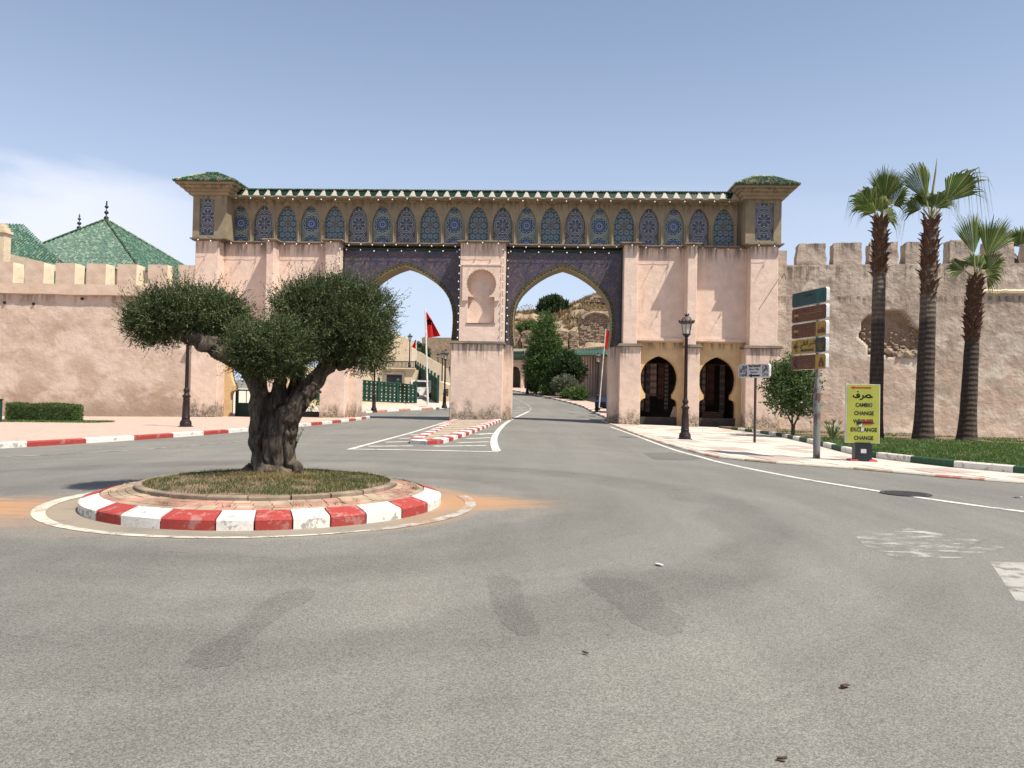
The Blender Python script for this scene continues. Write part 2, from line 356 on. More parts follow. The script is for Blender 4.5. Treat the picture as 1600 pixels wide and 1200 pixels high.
def zellige(name, kind):
    n = NT(name); x, y, z = n.xyz()
    per = 1.30
    zz = n.m('SUBTRACT', n.m('MODULO', n.m('ADD', z, 10*per-1.32+per/2), per), per/2)
    r = n.m('SQRT', n.m('ADD', n.m('MULTIPLY', x, x), n.m('MULTIPLY', zz, zz)))
    th = n.m('ARCTAN2', zz, x)
    dark = (0.035, 0.050, 0.070); white = (0.40, 0.40, 0.35); blue = (0.055, 0.085, 0.24); teal = (0.13, 0.19, 0.18); och = (0.28, 0.17, 0.06); pur = (0.08, 0.07, 0.13)
    def cyc(k, ph=0.0): return n.m('COSINE', n.m('ADD', n.m('MULTIPLY', th, float(k)), ph))
    def ringm(q, a, w): return n.rng(n.m('ABSOLUTE', n.m('SUBTRACT', q, a)), w, w*0.5, 0, 1)
    vd = n.vor(10.0, v=n.comb(x, 0.0, z), rnd=0.0); vc = n.vor(10.0, v=n.comb(x, 0.0, z), out=1, rnd=0.0); vr = n.xyz(vc)[0]
    if kind == 'A':
        col = n.mix(n.rng(vd, 0.30, 0.42), teal, dark); col = n.mix(ringm(vd, 0.42, 0.09), col, white); col = n.mix(n.rng(vd, 0.13, 0.08), col, och)
        q = n.m('ADD', r, n.m('MULTIPLY', cyc(12), -0.035))
        col = n.mix(n.rng(q, 0.62, 0.60), col, dark)
        col = n.mix(ringm(q, 0.585, 0.030), col, white)
        col = n.mix(n.m('MULTIPLY', ringm(q, 0.47, 0.10), n.rng(cyc(12), 0.1, 0.5)), col, (0.10, 0.23, 0.20))
        col = n.mix(ringm(n.m('ADD', r, n.m('MULTIPLY', cyc(12), -0.05)), 0.44, 0.022), col, white)
        col = n.mix(n.rng(r, 0.34, 0.32), col, blue)
        col = n.mix(n.m('MULTIPLY', n.rng(r, 0.34, 0.32), n.m('MULTIPLY', n.rng(r, 0.18, 0.2), n.rng(cyc(24), 0.4, 0.8, 0, 0.8))), col, (0.25, 0.3, 0.45))
        col = n.mix(ringm(r, 0.17, 0.025), col, white); col = n.mix(n.rng(r, 0.10, 0.08), col, dark); col = n.mix(n.rng(r, 0.05, 0.03), col, white)
    elif kind == 'B':
        q = n.m('ADD', r, n.m('MULTIPLY', cyc(8), 0.045)); col = n.mix(n.rng(vr, 0.3, 0.7), pur, dark)
        for a in (0.92, 0.80, 0.68, 0.56): col = n.mix(ringm(n.m('ADD', r, n.m('MULTIPLY', cyc(8), 0.03)), a, 0.026), col, white if a != 0.80 else och)
        col = n.mix(n.rng(q, 0.50, 0.48), col, (0.06, 0.07, 0.12)); col = n.mix(ringm(q, 0.44, 0.03), col, white)
        col = n.mix(n.m('MULTIPLY', n.rng(cyc(8), 0.55, 0.8), n.m('MULTIPLY', n.rng(r, 0.1, 0.13), n.rng(r, 0.40, 0.36))), col, white)
        col = n.mix(n.m('MULTIPLY', n.rng(cyc(8), 0.86, 0.97), n.m('MULTIPLY', n.rng(r, 0.15, 0.18), n.rng(r, 0.36, 0.32))), col, dark)
        col = n.mix(ringm(r, 0.10, 0.02), col, och); col = n.mix(n.rng(r, 0.05, 0.04), col, white)
    else:
        rows = n.comb(n.m('MULTIPLY', x, 3.0), 0.0, n.m('MULTIPLY', z, 2.6)); zr = n.m('MULTIPLY', z, 2.7); ri = n.m('FLOOR', zr); xr = n.m('ADD', n.m('MULTIPLY', x, 2.6), n.m('MULTIPLY', ri, 0.5))
        fx = n.m('SUBTRACT', n.m('FRACT', xr), 0.5); fz = n.m('SUBTRACT', n.m('FRACT', zr), 0.5); d = n.m('SQRT', n.m('ADD', n.m('MULTIPLY', fx, fx), n.m('MULTIPLY', fz, fz)))
        cc = n.m('FRACT', n.m('MULTIPLY', ri, 0.37))
        col = n.mix(n.rng(vd, 0.25, 0.4), (0.05, 0.11, 0.10), dark); col = n.mix(ringm(vd, 0.33, 0.07), col, (0.2, 0.2, 0.17))
        col = n.mix(n.rng(d, 0.40, 0.38), col, n.mix(n.rng(cc, 0.45, 0.5), (0.05, 0.11, 0.22), (0.07, 0.09, 0.12))); col = n.mix(ringm(d, 0.36, 0.05), col, (0.28, 0.36, 0.36))
        col = n.mix(ringm(d, 0.20, 0.05), col, (0.26, 0.34, 0.38)); col = n.mix(n.rng(d, 0.1, 0.06), col, dark)
        q = n.m('ADD', r, n.m('MULTIPLY', cyc(8), 0.04)); col = n.mix(n.rng(q, 0.27, 0.25), col, dark); col = n.mix(ringm(q, 0.24, 0.025), col, och)
        col = n.mix(ringm(q, 0.15, 0.02), col, white); col = n.mix(n.rng(r, 0.07, 0.05), col, och)
    col = n.mul(col, n.rng(n.noise(3, 4), 0.3, 0.7, 0.72, 0.95))
    return n.out(col, 0.35)

PINK = (0.66, 0.49, 0.395); PINK2 = (0.71, 0.545, 0.44); TAN = (0.47, 0.345, 0.255)
MA = {}
MA['asphalt'] = asphalt()
MA['asphalt_patch'] = asphalt('asphalt_patch', 0.74)
MA['damp_asphalt'] = asphalt('damp_asphalt', 0.855)
MA['pink'] = plaster('pink_plaster', PINK, PINK2, stain=0.45, ledge=((11.5, 1.3),))
MA['pink_low'] = plaster('pink_plaster_damp', (0.64, 0.475, 0.38), (0.68, 0.52, 0.41), stain=0.4, damp=(1.5, 0.95, (0.11, 0.085, 0.055)), ledge=((4.95, 1.6),))
MA['ochre'] = plaster('ochre_plaster', (0.60, 0.42, 0.22), (0.64, 0.46, 0.26), stain=0.25, ledge=((5.3, 0.7),))
MA['brown'] = plaster('frieze_plaster', (0.285, 0.228, 0.145), (0.24, 0.19, 0.125), grime=(0.10, 0.08, 0.055), stain=0.6, ledge=((14.4, 0.8), (15.0, 0.5)))
MA['cap'] = plaster('weathered_ledge', (0.27, 0.22, 0.17), (0.16, 0.13, 0.10), grime=(0.05, 0.045, 0.035), stain=0.9)
MA['oldwall'] = plaster('old_rampart_plaster', (0.51, 0.42, 0.335), (0.36, 0.28, 0.215), grime=(0.105, 0.085, 0.065), stain=0.8, bump=1.0, grain=0.14,
                        ledge=((10.35, 2.2), (8.4, 0.9)), patch=((5.2, (0.47, 0.345, 0.265), 0.40, 0.12), (11.0, (0.58, 0.495, 0.40), 0.50, 0.10), (10.0, (0.35, 0.285, 0.225), 0.57, 0.06), (3.2, (0.40, 0.30, 0.235), 0.52, 0.03)))
MA['leftwall'] = plaster('left_rampart_plaster', (0.56, 0.44, 0.35), (0.43, 0.315, 0.24), grime=(0.2, 0.15, 0.11), stain=0.3, bump=0.6, grain=0.08,
                         patch=((4.8, (0.455, 0.34, 0.255), 0.36, 0.14), (2.3, (0.34, 0.235, 0.17), 0.42, 0.03), (8.5, (0.60, 0.48, 0.39), 0.45, 0.15), (1.5, (0.31, 0.225, 0.165), 0.42, 0.03)), ledge=((7.7, 1.0),), sc=1.4)
MA['merlon_l'] = plaster('left_merlon_plaster', (0.56, 0.43, 0.335), (0.50, 0.37, 0.27), grime=(0.3, 0.22, 0.15), stain=0.4, bump=0.3)
MA['merlon_r'] = plaster('right_merlon_plaster', (0.50, 0.41, 0.325), (0.40, 0.31, 0.24), grime=(0.06, 0.05, 0.04), stain=0.6, bump=0.8, ledge=((1.5, 1.1),))
MA['cream'] = plaster('cream_plaster', (0.66, 0.54, 0.38), (0.62, 0.49, 0.34), stain=0.2)
MA['merlon_sun_side'] = plaster('sunlit_merlon_plaster', (0.84, 0.73, 0.52), (0.80, 0.68, 0.48), stain=0.1)  # merlon plaster made paler, sunlight put into the colour
MA['ruin'] = plaster('ruined_masonry', (0.34, 0.255, 0.17), (0.26, 0.19, 0.125), grime=(0.12, 0.09, 0.06), stain=0.7, bump=1.0, sc=2.0, grain=0.25)
MA['rubble'] = plaster('rubble_earth', (0.30, 0.21, 0.14), (0.24, 0.165, 0.105), grime=(0.12, 0.085, 0.055), stain=0.5, bump=1.0, sc=3, grain=0.3)
MA['stone'] = plain('field_stone', (0.29, 0.22, 0.155), 0.9, var=0.4, sc=2, bump=0.6)
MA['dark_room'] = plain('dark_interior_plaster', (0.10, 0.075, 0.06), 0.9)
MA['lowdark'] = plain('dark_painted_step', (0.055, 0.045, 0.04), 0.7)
MA['white_paint'] = asphalt('white_road_paint', 1.0, ((0.60, 0.57, 0.50), 0.56))
MA['faint_paint'] = asphalt('worn_road_paint', 1.0, ((0.40, 0.38, 0.34), 0.47))
MA['scuffed_paint'] = asphalt('scuffed_road_paint', 1.0, ((0.40, 0.38, 0.34), 0.41))
MA['block_paint'] = asphalt('worn_block_paint', 1.0, ((0.36, 0.34, 0.30), 0.52))
MA['ring_paint'] = asphalt('worn_ring_paint', 1.0, ((0.56, 0.50, 0.40), 0.54))
MA['kerb_white'] = patchy('white_kerb_paint', (0.70, 0.66, 0.59), (0.27, 0.25, 0.225), 0.545, 6, 0.8)
MA['kerb_red'] = patchy('red_kerb_paint', (0.33, 0.047, 0.038), (0.36, 0.17, 0.14), 0.53, 6, 0.85)
MA['kerb_red_old'] = patchy('faded_red_kerb_paint', (0.46, 0.16, 0.12), (0.50, 0.40, 0.32), 0.50, 6, 0.9)
MA['kerb_green'] = patchy('green_kerb_paint', (0.030, 0.075, 0.040), (0.12, 0.13, 0.09), 0.60, 7, 0.7)
MA['kerb_bare'] = plain('bare_kerb_concrete', (0.34, 0.25, 0.18), 0.9, var=0.3, sc=4, bump=0.4)
MA['pave_pink'] = patchy('pink_pavement', (0.46, 0.345, 0.275), (0.40, 0.305, 0.245), 0.52, 1.2, 0.7, rough=0.9)
MA['pave_cream'] = patchy('cream_pavement', (0.50, 0.44, 0.36), (0.40, 0.34, 0.275), 0.54, 2.0, 0.7, rough=0.9)
MA['slab_white'] = patchy('white_paving_slab', (0.56, 0.50, 0.42), (0.45, 0.385, 0.32), 0.55, 2.5, 0.7)
MA['slab_pink'] = patchy('pink_paving_slab', (0.40, 0.315, 0.265), (0.44, 0.35, 0.29), 0.5, 2.5, 0.7)
MA['brick_red'] = plain('red_paver', (0.36, 0.20, 0.145), 0.9, var=0.4, sc=2.0, bump=0.5)
MA['brick_tan'] = plain('tan_paver', (0.36, 0.27, 0.185), 0.9, var=0.4, sc=2.0, bump=0.5)
MA['edging'] = plain('weathered_edging', (0.25, 0.19, 0.135), 0.9, var=0.4, sc=3, bump=0.5)
MA['soil'] = patchy('dry_soil', (0.20, 0.135, 0.085), (0.13, 0.095, 0.06), 0.5, 3)
MA['earth'] = patchy('dusty_ground', (0.30, 0.22, 0.15), (0.24, 0.18, 0.12), 0.5, 0.4)
MA['grass'] = leafmat('grass_blade', (0.055, 0.085, 0.022), (0.10, 0.125, 0.035), (0.30, 0.23, 0.11), 0.3)
MA['lawn'] = leafmat('lawn_blade', (0.075, 0.15, 0.030), (0.11, 0.19, 0.045), (0.20, 0.20, 0.08), 0.3)
MA['drygrass'] = leafmat('dry_grass_blade', (0.34, 0.24, 0.11), (0.24, 0.16, 0.075), (0.16, 0.13, 0.05), 0.2)
MA['olive_leaf'] = leafmat('olive_leaf', (0.034, 0.054, 0.016), (0.085, 0.115, 0.036), (0.165, 0.190, 0.085), 0.22, 0.62)
MA['leaf_dark'] = leafmat('dark_leaf', (0.025, 0.050, 0.016), (0.050, 0.085, 0.025), None, 0.25)
MA['leaf_mid'] = leafmat('mid_green_leaf', (0.05, 0.095, 0.022), (0.10, 0.165, 0.04), None, 0.3)
MA['leaf_shrub'] = leafmat('shrub_leaf', (0.055, 0.10, 0.030), (0.12, 0.18, 0.055), (0.18, 0.22, 0.10), 0.25, 0.4)
MA['leaf_grey'] = leafmat('grey_leaf', (0.11, 0.13, 0.075), (0.17, 0.18, 0.12), None, 0.25)
MA['palm_leaf'] = leafmat('palm_leaf', (0.070, 0.12, 0.022), (0.16, 0.21, 0.05), (0.33, 0.34, 0.13), 0.40, 0.45)
MA['palm_stalk'] = plain('palm_stalk', (0.30, 0.30, 0.12), 0.5)
MA['palm_spear'] = plain('dry_palm_spear', (0.26, 0.19, 0.12), 0.8)
def bark():
    n = NT('olive_bark'); g = n.noise(1, 7, 0.68, v=n.mp((7, 7, 1.3)), dist=0.6); h = n.noise(1, 6, 0.7, v=n.mp((26, 26, 5)))
    col = n.mix(n.rng(g, 0.35, 0.65), (0.045, 0.034, 0.025), (0.165, 0.132, 0.098)); col = n.mul(col, n.rng(h, 0.3, 0.7, 0.6, 1.25))
    n.bump(g, 1.0, 0.06); n.bump(h, 0.9, 0.02); return n.out(col, 0.95)
MA['bark'] = bark()
def palmbark():
    n = NT('palm_trunk_bark'); x, y, z = n.xyz(); r = n.m('ADD', n.m('MULTIPLY', z, 28.0), n.m('MULTIPLY', n.noise(2, 4), 5.0)); w = n.m('SINE', r)
    g = n.noise(1, 6, 0.7, v=n.mp((14, 14, 2)))
    low = n.rng(n.m('ADD', z, n.m('MULTIPLY', n.noise(1.5, 3), 0.5)), 5.6, 5.8)      # the lower trunk keeps its darker old coat
    col = n.mix(low, (0.060, 0.045, 0.035), (0.125, 0.098, 0.075)); col = n.mul(col, n.rng(g, 0.3, 0.7, 0.65, 1.35)); col = n.mul(col, n.rng(w, -1, 1, 0.75, 1.15))
    n.bump(w, 0.6, 0.02); n.bump(g, 0.8, 0.02); return n.out(col, 0.95)
MA['palm_bark'] = palmbark()
MA['leaf_base'] = plain('old_leaf_base', (0.155, 0.078, 0.046), 0.9, var=0.6, sc=4)
MA['lamp_iron'] = plain('dark_lamp_iron', (0.024, 0.013, 0.012), 0.5, 0.0, 0.3)
MA['lamp_cap'] = plain('lamp_cap_enamel', (0.10, 0.075, 0.068), 0.4, 0, 0.2)
def glass(name, c, rough=0.25):
    n = NT(name); n.out(c, rough); n.b.inputs['Transmission Weight'].default_value = 0.4; return n.mat
MA['lamp_glass'] = glass('frosted_lantern_glass', (0.72, 0.70, 0.58))
def greentile(name, c1, c2, c3, sc):
    n = NT(name); v = n.noise(sc, 3, 0.6); w = n.xyz(n.vor(sc*1.6, out=1))[0]
    col = n.mix(n.rng(v, 0.35, 0.65), c1, c2); col = n.mix(n.rng(w, 0.72, 0.8, 0, 0.85), col, c3); col = n.mul(col, n.rng(w, 0, 1, 0.75, 1.2))
    return n.out(col, 0.45)
MA['green_tile'] = greentile('dark_green_glazed_tile', (0.022, 0.075, 0.038), (0.05, 0.12, 0.07), (0.22, 0.20, 0.11), 3.5)
MA['bleached_tile'] = greentile('bleached_roof_tile', (0.24, 0.20, 0.12), (0.10, 0.14, 0.08), (0.30, 0.26, 0.17), 3.0)
MA['jade_tile'] = greentile('jade_glazed_tile', (0.040, 0.100, 0.068), (0.064, 0.130, 0.090), (0.13, 0.19, 0.13), 3.0)
MA['green_band'] = plain('dark_green_band_tile', (0.010, 0.032, 0.022), 0.35, 0, 0.4, 6)
MA['merlon_tile'] = plain('pale_stepped_tile', (0.44, 0.41, 0.33), 0.6, 0, 0.35, 9)
def spandrel():
    n = NT('blue_mosaic'); d = n.noise(1.6, 2, v=None, col=True)
    warp = n.t.nodes.new('ShaderNodeVectorMath'); warp.operation = 'MULTIPLY_ADD'; n.t.links.new(d, warp.inputs[0]); warp.inputs[1].default_value = (0.5, 0.5, 0.5); n.t.links.new(n.P, warp.inputs[2])
    w = n.noise(5.5, 3, 0.6, v=warp.outputs[0], dist=1.6); e = n.vor(5.0, v=warp.outputs[0], feat='DISTANCE_TO_EDGE'); f = n.vor(11, v=warp.outputs[0])
    col = n.mix(n.rng(w, 0.42, 0.5), (0.045, 0.050, 0.092), (0.060, 0.053, 0.075))
    col = n.mix(n.rng(w, 0.55, 0.60, 0, 0.7), col, (0.19, 0.115, 0.07)); col = n.mix(n.rng(e, 0.05, 0.02, 0, 0.45), col, (0.16, 0.09, 0.05))
    col = n.mix(n.rng(f, 0.16, 0.1, 0, 0.3), col, (0.22, 0.20, 0.18)); col = n.mul(col, n.rng(n.noise(0.7, 3), 0.35, 0.65, 0.85, 1.1))
    return n.out(col, 0.4)
MA['mosaic'] = spandrel()
MA['zA'] = zellige('star_mosaic', 'A'); MA['zB'] = zellige('octagon_mosaic', 'B'); MA['zC'] = zellige('dotted_mosaic', 'C')
MA['zT'] = MA['zB']
MA['trim_gold'] = plain('scalloped_trim', (0.33, 0.27, 0.13), 0.6, 0, 0.3, 8)
MA['trim_green'] = plain('trim_dark_green', (0.022, 0.045, 0.03), 0.5)
MA['bulb'] = plain('bulb_glass', (0.80, 0.80, 0.76), 0.2, 0, 0.05)
MA['wire'] = plain('black_wire', (0.02, 0.02, 0.02), 0.6)
MA['fence_green'] = plain('green_fence_paint', (0.014, 0.058, 0.042), 0.45, 0, 0.2)
MA['gate_green'] = plain('dark_green_gate_paint', (0.015, 0.045, 0.035), 0.5, 0, 0.2)
MA['red_flag'] = plain('red_flag_cloth', (0.50, 0.012, 0.014), 0.8, 0, 0.1)
MA['flag_green'] = plain('flag_star_green', (0.01, 0.05, 0.02), 0.8)
MA['white_pole'] = plain('white_pole_paint', (0.72, 0.70, 0.66), 0.5)
MA['galv'] = patchy('galvanised_post', (0.20, 0.195, 0.185), (0.11, 0.05, 0.035), 0.50, 4, 0.9, rough=0.5, sc3=(1, 1, 0.5))
MA['sign_edge'] = plain('sign_edge_white', (0.62, 0.61, 0.58), 0.4)
MA['sign_green'] = plain('sign_green', (0.014, 0.060, 0.060), 0.45, 0, 0.2)
MA['sign_green2'] = plain('sign_green_lighter', (0.018, 0.090, 0.080), 0.45, 0, 0.2)
MA['sign_brown'] = plain('sign_brown', (0.125, 0.040, 0.019), 0.45, 0, 0.25)
MA['sign_ochre'] = plain('sign_ochre', (0.38, 0.23, 0.045), 0.45, 0, 0.2)
MA['sign_text'] = plain('faded_sign_lettering', (0.42, 0.25, 0.09), 0.5)
MA['sign_dim'] = plain('dim_sign_lettering', (0.035, 0.04, 0.035), 0.5)
MA['sign_ink'] = plain('sign_dark_lettering', (0.018, 0.045, 0.045), 0.5)
MA['yellow'] = plain('yellow_green_board', (0.335, 0.345, 0.060), 0.45, 0, 0.08)
MA['ink'] = plain('black_lettering', (0.015, 0.015, 0.015), 0.5)
MA['arrow_red'] = plain('red_arrow', (0.36, 0.02, 0.02), 0.5)
MA['black_plastic'] = plain('black_plastic', (0.018, 0.022, 0.026), 0.4)
MA['white_sign'] = patchy('old_white_sign', (0.50, 0.49, 0.49), (0.22, 0.21, 0.21), 0.60, 6, 0.7)
MA['grey_print'] = patchy('grey_sign_print', (0.10, 0.10, 0.10), (0.42, 0.42, 0.42), 0.48, 9, 1.0)
MA['brown_post'] = plain('brown_post_paint', (0.055, 0.040, 0.033), 0.5)
MA['iron_cover'] = plain('cast_iron_cover', (0.07, 0.065, 0.06), 0.6, 0.2, 0.4, 20)
MA['wood'] = plain('dark_wood', (0.10, 0.055, 0.03), 0.7, 0, 0.4, 5)
MA['finial'] = plain('dark_copper_ball', (0.045, 0.035, 0.045), 0.35, 0.2)
MA['finial_white'] = plain('pale_finial_collar', (0.6, 0.55, 0.55), 0.6)
MA['tarp'] = plain('blue_tarpaulin', (0.008, 0.018, 0.045), 0.6)
MA['rubber'] = plain('black_rubber', (0.015, 0.015, 0.015), 0.8)
MA['skin'] = plain('skin', (0.35, 0.2, 0.13), 0.6)
MA['cloth_dark'] = plain('dark_cloth', (0.03, 0.03, 0.05), 0.9)
MA['litter'] = plain('paper_litter', (0.7, 0.68, 0.64), 0.8)
def rug(name, a, b, c, sc):
    n = NT(name); x, y, z = n.xyz(); w = n.m('SINE', n.m('MULTIPLY', z, sc)); u = n.vor(9, rnd=0.1)
    col = n.mix(n.rng(w, 0.2, 0.5), a, b); col = n.mix(n.rng(u, 0.3, 0.2, 0, 0.8), col, c); return n.out(col, 0.95)
MA['rugs'] = [rug('rug_red', (0.10, 0.03, 0.025), (0.05, 0.02, 0.02), (0.16, 0.12, 0.08), 9), rug('rug_cream', (0.30, 0.24, 0.19), (0.20, 0.12, 0.09), (0.10, 0.05, 0.04), 14),
              rug('rug_striped', (0.22, 0.17, 0.13), (0.05, 0.05, 0.06), (0.12, 0.04, 0.03), 22), rug('rug_dark', (0.06, 0.05, 0.06), (0.14, 0.10, 0.08), (0.2, 0.1, 0.06), 12)]

# ------------------------------------------------------------------ the ground, road and pavements
def grid_sheet(name, x0, x1, y0, y1, step, off, mat):
    nx = int((x1-x0)/step)+1; ny = int((y1-y0)/step)+1
    xs = np.linspace(x0, x1, nx); ys = np.linspace(y0, y1, ny)
    V = [(x, y, gz(x, y)+off) for y in ys for x in xs]
    idx = np.arange(nx*ny).reshape(ny, nx)
    Q = np.stack([idx[:-1, :-1], idx[:-1, 1:], idx[1:, 1:], idx[1:, :-1]], -1).reshape(-1, 4)
    return struct(link(name, fast_mesh(name, V, Q, mat, True)))
road = grid_sheet('road', -62, 48, -14, 128, 1.0, 0.0, MA['asphalt'])
grid_sheet('ground', -900, 900, -300, 1500, 30.0, -0.35, MA['earth'])

def drape(poly, off, name, mat, thick=0.0, cell=1.0, parent=None):
    """a polygon laid on the ground: cut into cells so that it follows the rise, with side faces when it has thickness"""
    bm = bmesh.new()
    tri = tessellate_polygon([[Vector((p[0], p[1], 0)) for p in poly]])
    vs = [bm.verts.new((p[0], p[1], 0)) for p in poly]
    for t in tri:
        a, b, c = [poly[i] for i in t]
        if abs((b[0]-a[0])*(c[1]-a[1])-(b[1]-a[1])*(c[0]-a[0])) < 1e-8: continue
        try:
            f = bm.faces.new([vs[i] for i in t]); f.normal_update()
            if f.normal.z < 0: f.normal_flip()
        except ValueError: pass
    xs = [p[0] for p in poly]; ys = [p[1] for p in poly]
    for ax, lo, hi in ((0, min(xs), max(xs)), (1, min(ys), max(ys))):
        k = math.floor(lo/cell)+1
        while k*cell < hi:
            co = [0, 0, 0]; no = [0, 0, 0]; co[ax] = k*cell; no[ax] = 1
            bmesh.ops.bisect_plane(bm, geom=bm.verts[:]+bm.edges[:]+bm.faces[:], plane_co=co, plane_no=no); k += 1
    if thick:
        ed = [e for e in bm.edges if len(e.link_faces) == 1]
        r = bmesh.ops.extrude_edge_only(bm, edges=ed)
        low = [g for g in r['geom'] if isinstance(g, bmesh.types.BMVert)]
        lowset = set(low)
    else: lowset = set()
    for v in bm.verts: v.co.z = gz(v.co.x, v.co.y)+off-(thick if v in lowset else 0)
    bmesh.ops.recalc_face_normals(bm, faces=bm.faces[:])
    up = sum(f.normal.z*f.calc_area() for f in bm.faces)
    if up < 0: bmesh.ops.reverse_faces(bm, faces=bm.faces[:])
    me = bpy.data.meshes.new(name); bm.to_mesh(me); bm.free(); me.materials.append(mat)
    return link(name, me, parent)

def resample(pts, step):
    pts = [Vector((p[0], p[1])) for p in pts]; out = [pts[0].copy()]; acc = 0.0
    L = [0.0]
    for a, b in zip(pts, pts[1:]): L.append(L[-1]+(b-a).length)
    n = max(1, int(round(L[-1]/step)))
    for i in range(1, n+1):
        t = L[-1]*i/n
        j = next(k for k in range(1, len(L)) if L[k] >= t-1e-6)
        u = (t-L[j-1])/max(1e-9, L[j]-L[j-1]); out.append(pts[j-1].lerp(pts[j], u))
    return out
def smooth_line(pts, it=2):
    pts = [Vector((p[0], p[1])) for p in pts]
    for _ in range(it):
        q = [pts[0]]
        for a, b in zip(pts, pts[1:]): q += [a.lerp(b, .25), a.lerp(b, .75)]
        pts = q+[pts[-1]]
    return pts
def ribbon(pts, w, w2=None):
    pts = [Vector((p[0], p[1])) for p in pts]; L = []; R = []
    for i, p in enumerate(pts):
        d = (pts[min(i+1, len(pts)-1)]-pts[max(0, i-1)]).normalized(); nrm = Vector((-d.y, d.x))
        ww = w if w2 is None else w+(w2-w)*i/(len(pts)-1)
        L.append(p+nrm*ww/2); R.append(p-nrm*ww/2)
    return [tuple(q) for q in L+R[::-1]]
marks = []
def line(pts, w, mat='white_paint', name='road_marking', off=0.006, w2=None, smooth=2):
    p = smooth_line(pts, smooth) if smooth else pts
    return struct(drape(ribbon(p, w, w2), off, name, MA[mat], cell=2.0))

def kerb_run(name, pts, mats, step, width, height, side, z0=0.0, slope=0.03, gap=0.006, low=None):
    """kerb: a piece of the setting; each painted kerb stone is a part. side=+1: the stone lies left of the path"""
    root = struct(bpy.data.objects.new(name, None)); COL.objects.link(root)
    P = resample(pts, step); n = len(P)-1
    for i in range(n):
        a, b = P[i], P[i+1]; d = (b-a); L = d.length; d.normalize(); nr = Vector((-d.y, d.x))*side
        def nd(k):
            k = min(max(k, 0), n); dd = (P[min(k+1, n)]-P[max(k-1, 0)]).normalized(); return Vector((-dd.y, dd.x))*side
        na, nb = nd(i), nd(i+1); a2 = a+d*gap; b2 = b-d*gap
        h = height if low is None else height*low(i/n)
        j = random.uniform(-0.006, 0.006)
        o = [a2, b2, b2+nb*width, a2+na*width]; t = [a2+na*slope, b2+nb*slope, b2+nb*(width), a2+na*(width)]
        m = [a2+na*0.004, b2+nb*0.004]
        c = (a+b)/2; cz = gz(c.x, c.y)+z0
        vs = [(p.x-c.x, p.y-c.y, gz(p.x, p.y)+z0-cz-0.08) for p in o]
        vs += [(p.x-c.x, p.y-c.y, gz(p.x, p.y)+z0-cz+h-0.03+j) for p in m]+[(p.x-c.x, p.y-c.y, gz(p.x, p.y)+z0-cz+h+j) for p in t]
        fs = [(0, 1, 5, 4), (4, 5, 7, 6), (6, 7, 8, 9), (3, 0, 4, 6, 9), (1, 2, 8, 7, 5), (2, 3, 9, 8), (0, 3, 2, 1)]
        if side < 0: fs = [f[::-1] for f in fs]
        mb = MB(); mb.add(vs, fs)
        o_ = obj('kerb_stone', mb, MA[mats[i % len(mats)]], root, (c.x, c.y, cz))
    return root

# --- left pavement, kerb and edge
LK = [G(*p) for p in [(-60, 706), (0, 701), (130, 693), (260, 684), (330, 678), (400, 671), (470, 664)]]+[Vector((-9.9, 44.5, 0)), Vector((-9.75, 50, 0)), Vector((-9.9, 55, 0))]
LK = [Vector((-30, 14.0, 0))]+LK
LKs = smooth_line(LK, 2)
kerb_run('left_kerb', [p for p in LKs], ['kerb_red', 'kerb_white'], 1.9, 0.22, 0.15, +1)
in_l = [p for p in LKs]
# after the gate the kerb swings left along the green fence
LK2 = [Vector((-9.9, 55, 0))]+[GG(*p) for p in [(592, 644.5), (627, 643), (662, 640.7), (703, 639.2)]]
LK2 = [Vector((-16.0, 56.0, 0)), Vector((-12.4, 58.0, 0)), GG(566, 646), GG(592, 644.0), GG(627, 642.2), GG(662, 640.4), GG(703, 638.8), gat(735, 84)]
kerb_run('far_left_kerb', smooth_line(LK2, 1), ['kerb_red_old', 'kerb_white'], 1.15, 0.22, 0.16, +1)
off = 0.22
def inset(pts, d):
    out = []
    for i, p in enumerate(pts):
        t = (pts[min(i+1, len(pts)-1)]-pts[max(i-1, 0)]).normalized(); out.append((p.x-t.y*d, p.y+t.x*d))
    return out
lp = inset([Vector((p.x, p.y)) for p in LKs], 0.21)
struct(drape(lp+[(-19, 55.5), (-58, 55.0), (-58, 14.0)], 0.135, 'left_pavement', MA['pave_pink'], 0.25, 3.0))
lp2 = inset([Vector((p.x, p.y)) for p in smooth_line(LK2, 1)], 0.21)
struct(drape(lp2+[(-6, 95), (-40, 95), (-40, 56.2)], 0.145, 'far_left_pavement', MA['pave_cream'], 0.25, 3.0))

# --- right pavement (flush, worn kerb) and planting bed
RK = [Vector((6.45, 56.0, 0)), Vector((6.30, 50.0, 0))]+[G(*p) for p in [(968, 667), (999, 680.5), (1043.5, 695.5), (1084, 707), (1112.6, 715), (1180, 722), (1259, 728.4), (1332, 733), (1437.8, 743.5), (1519, 750), (1584, 755), (1700, 764)]]+[Vector((22, 12.5, 0)), Vector((34, 11.0, 0))]
RKs = smooth_line(RK, 2)
kerb_run('right_kerb', RKs, ['kerb_red_old', 'pave_cream', 'kerb_bare', 'pave_cream', 'pave_cream', 'kerb_bare', 'pave_cream'], 0.95, 0.14, 0.05, +1)
rp = inset([Vector((p.x, p.y)) for p in RKs], 0.135)
BED = [G(x, y, .2) for x, y in [(1183.6, 668), (1214, 672), (1246.7, 680.5), (1275, 686.6), (1328, 701), (1368.6, 707), (1458, 717), (1539, 725), (1600, 729), (1700, 737)]]+[Vector((24, 15.5, 0)), Vector((34, 14.0, 0))]
BED = [Vector((13.1, 46.5, 0))]+BED
BEDs = smooth_line(BED, 2)
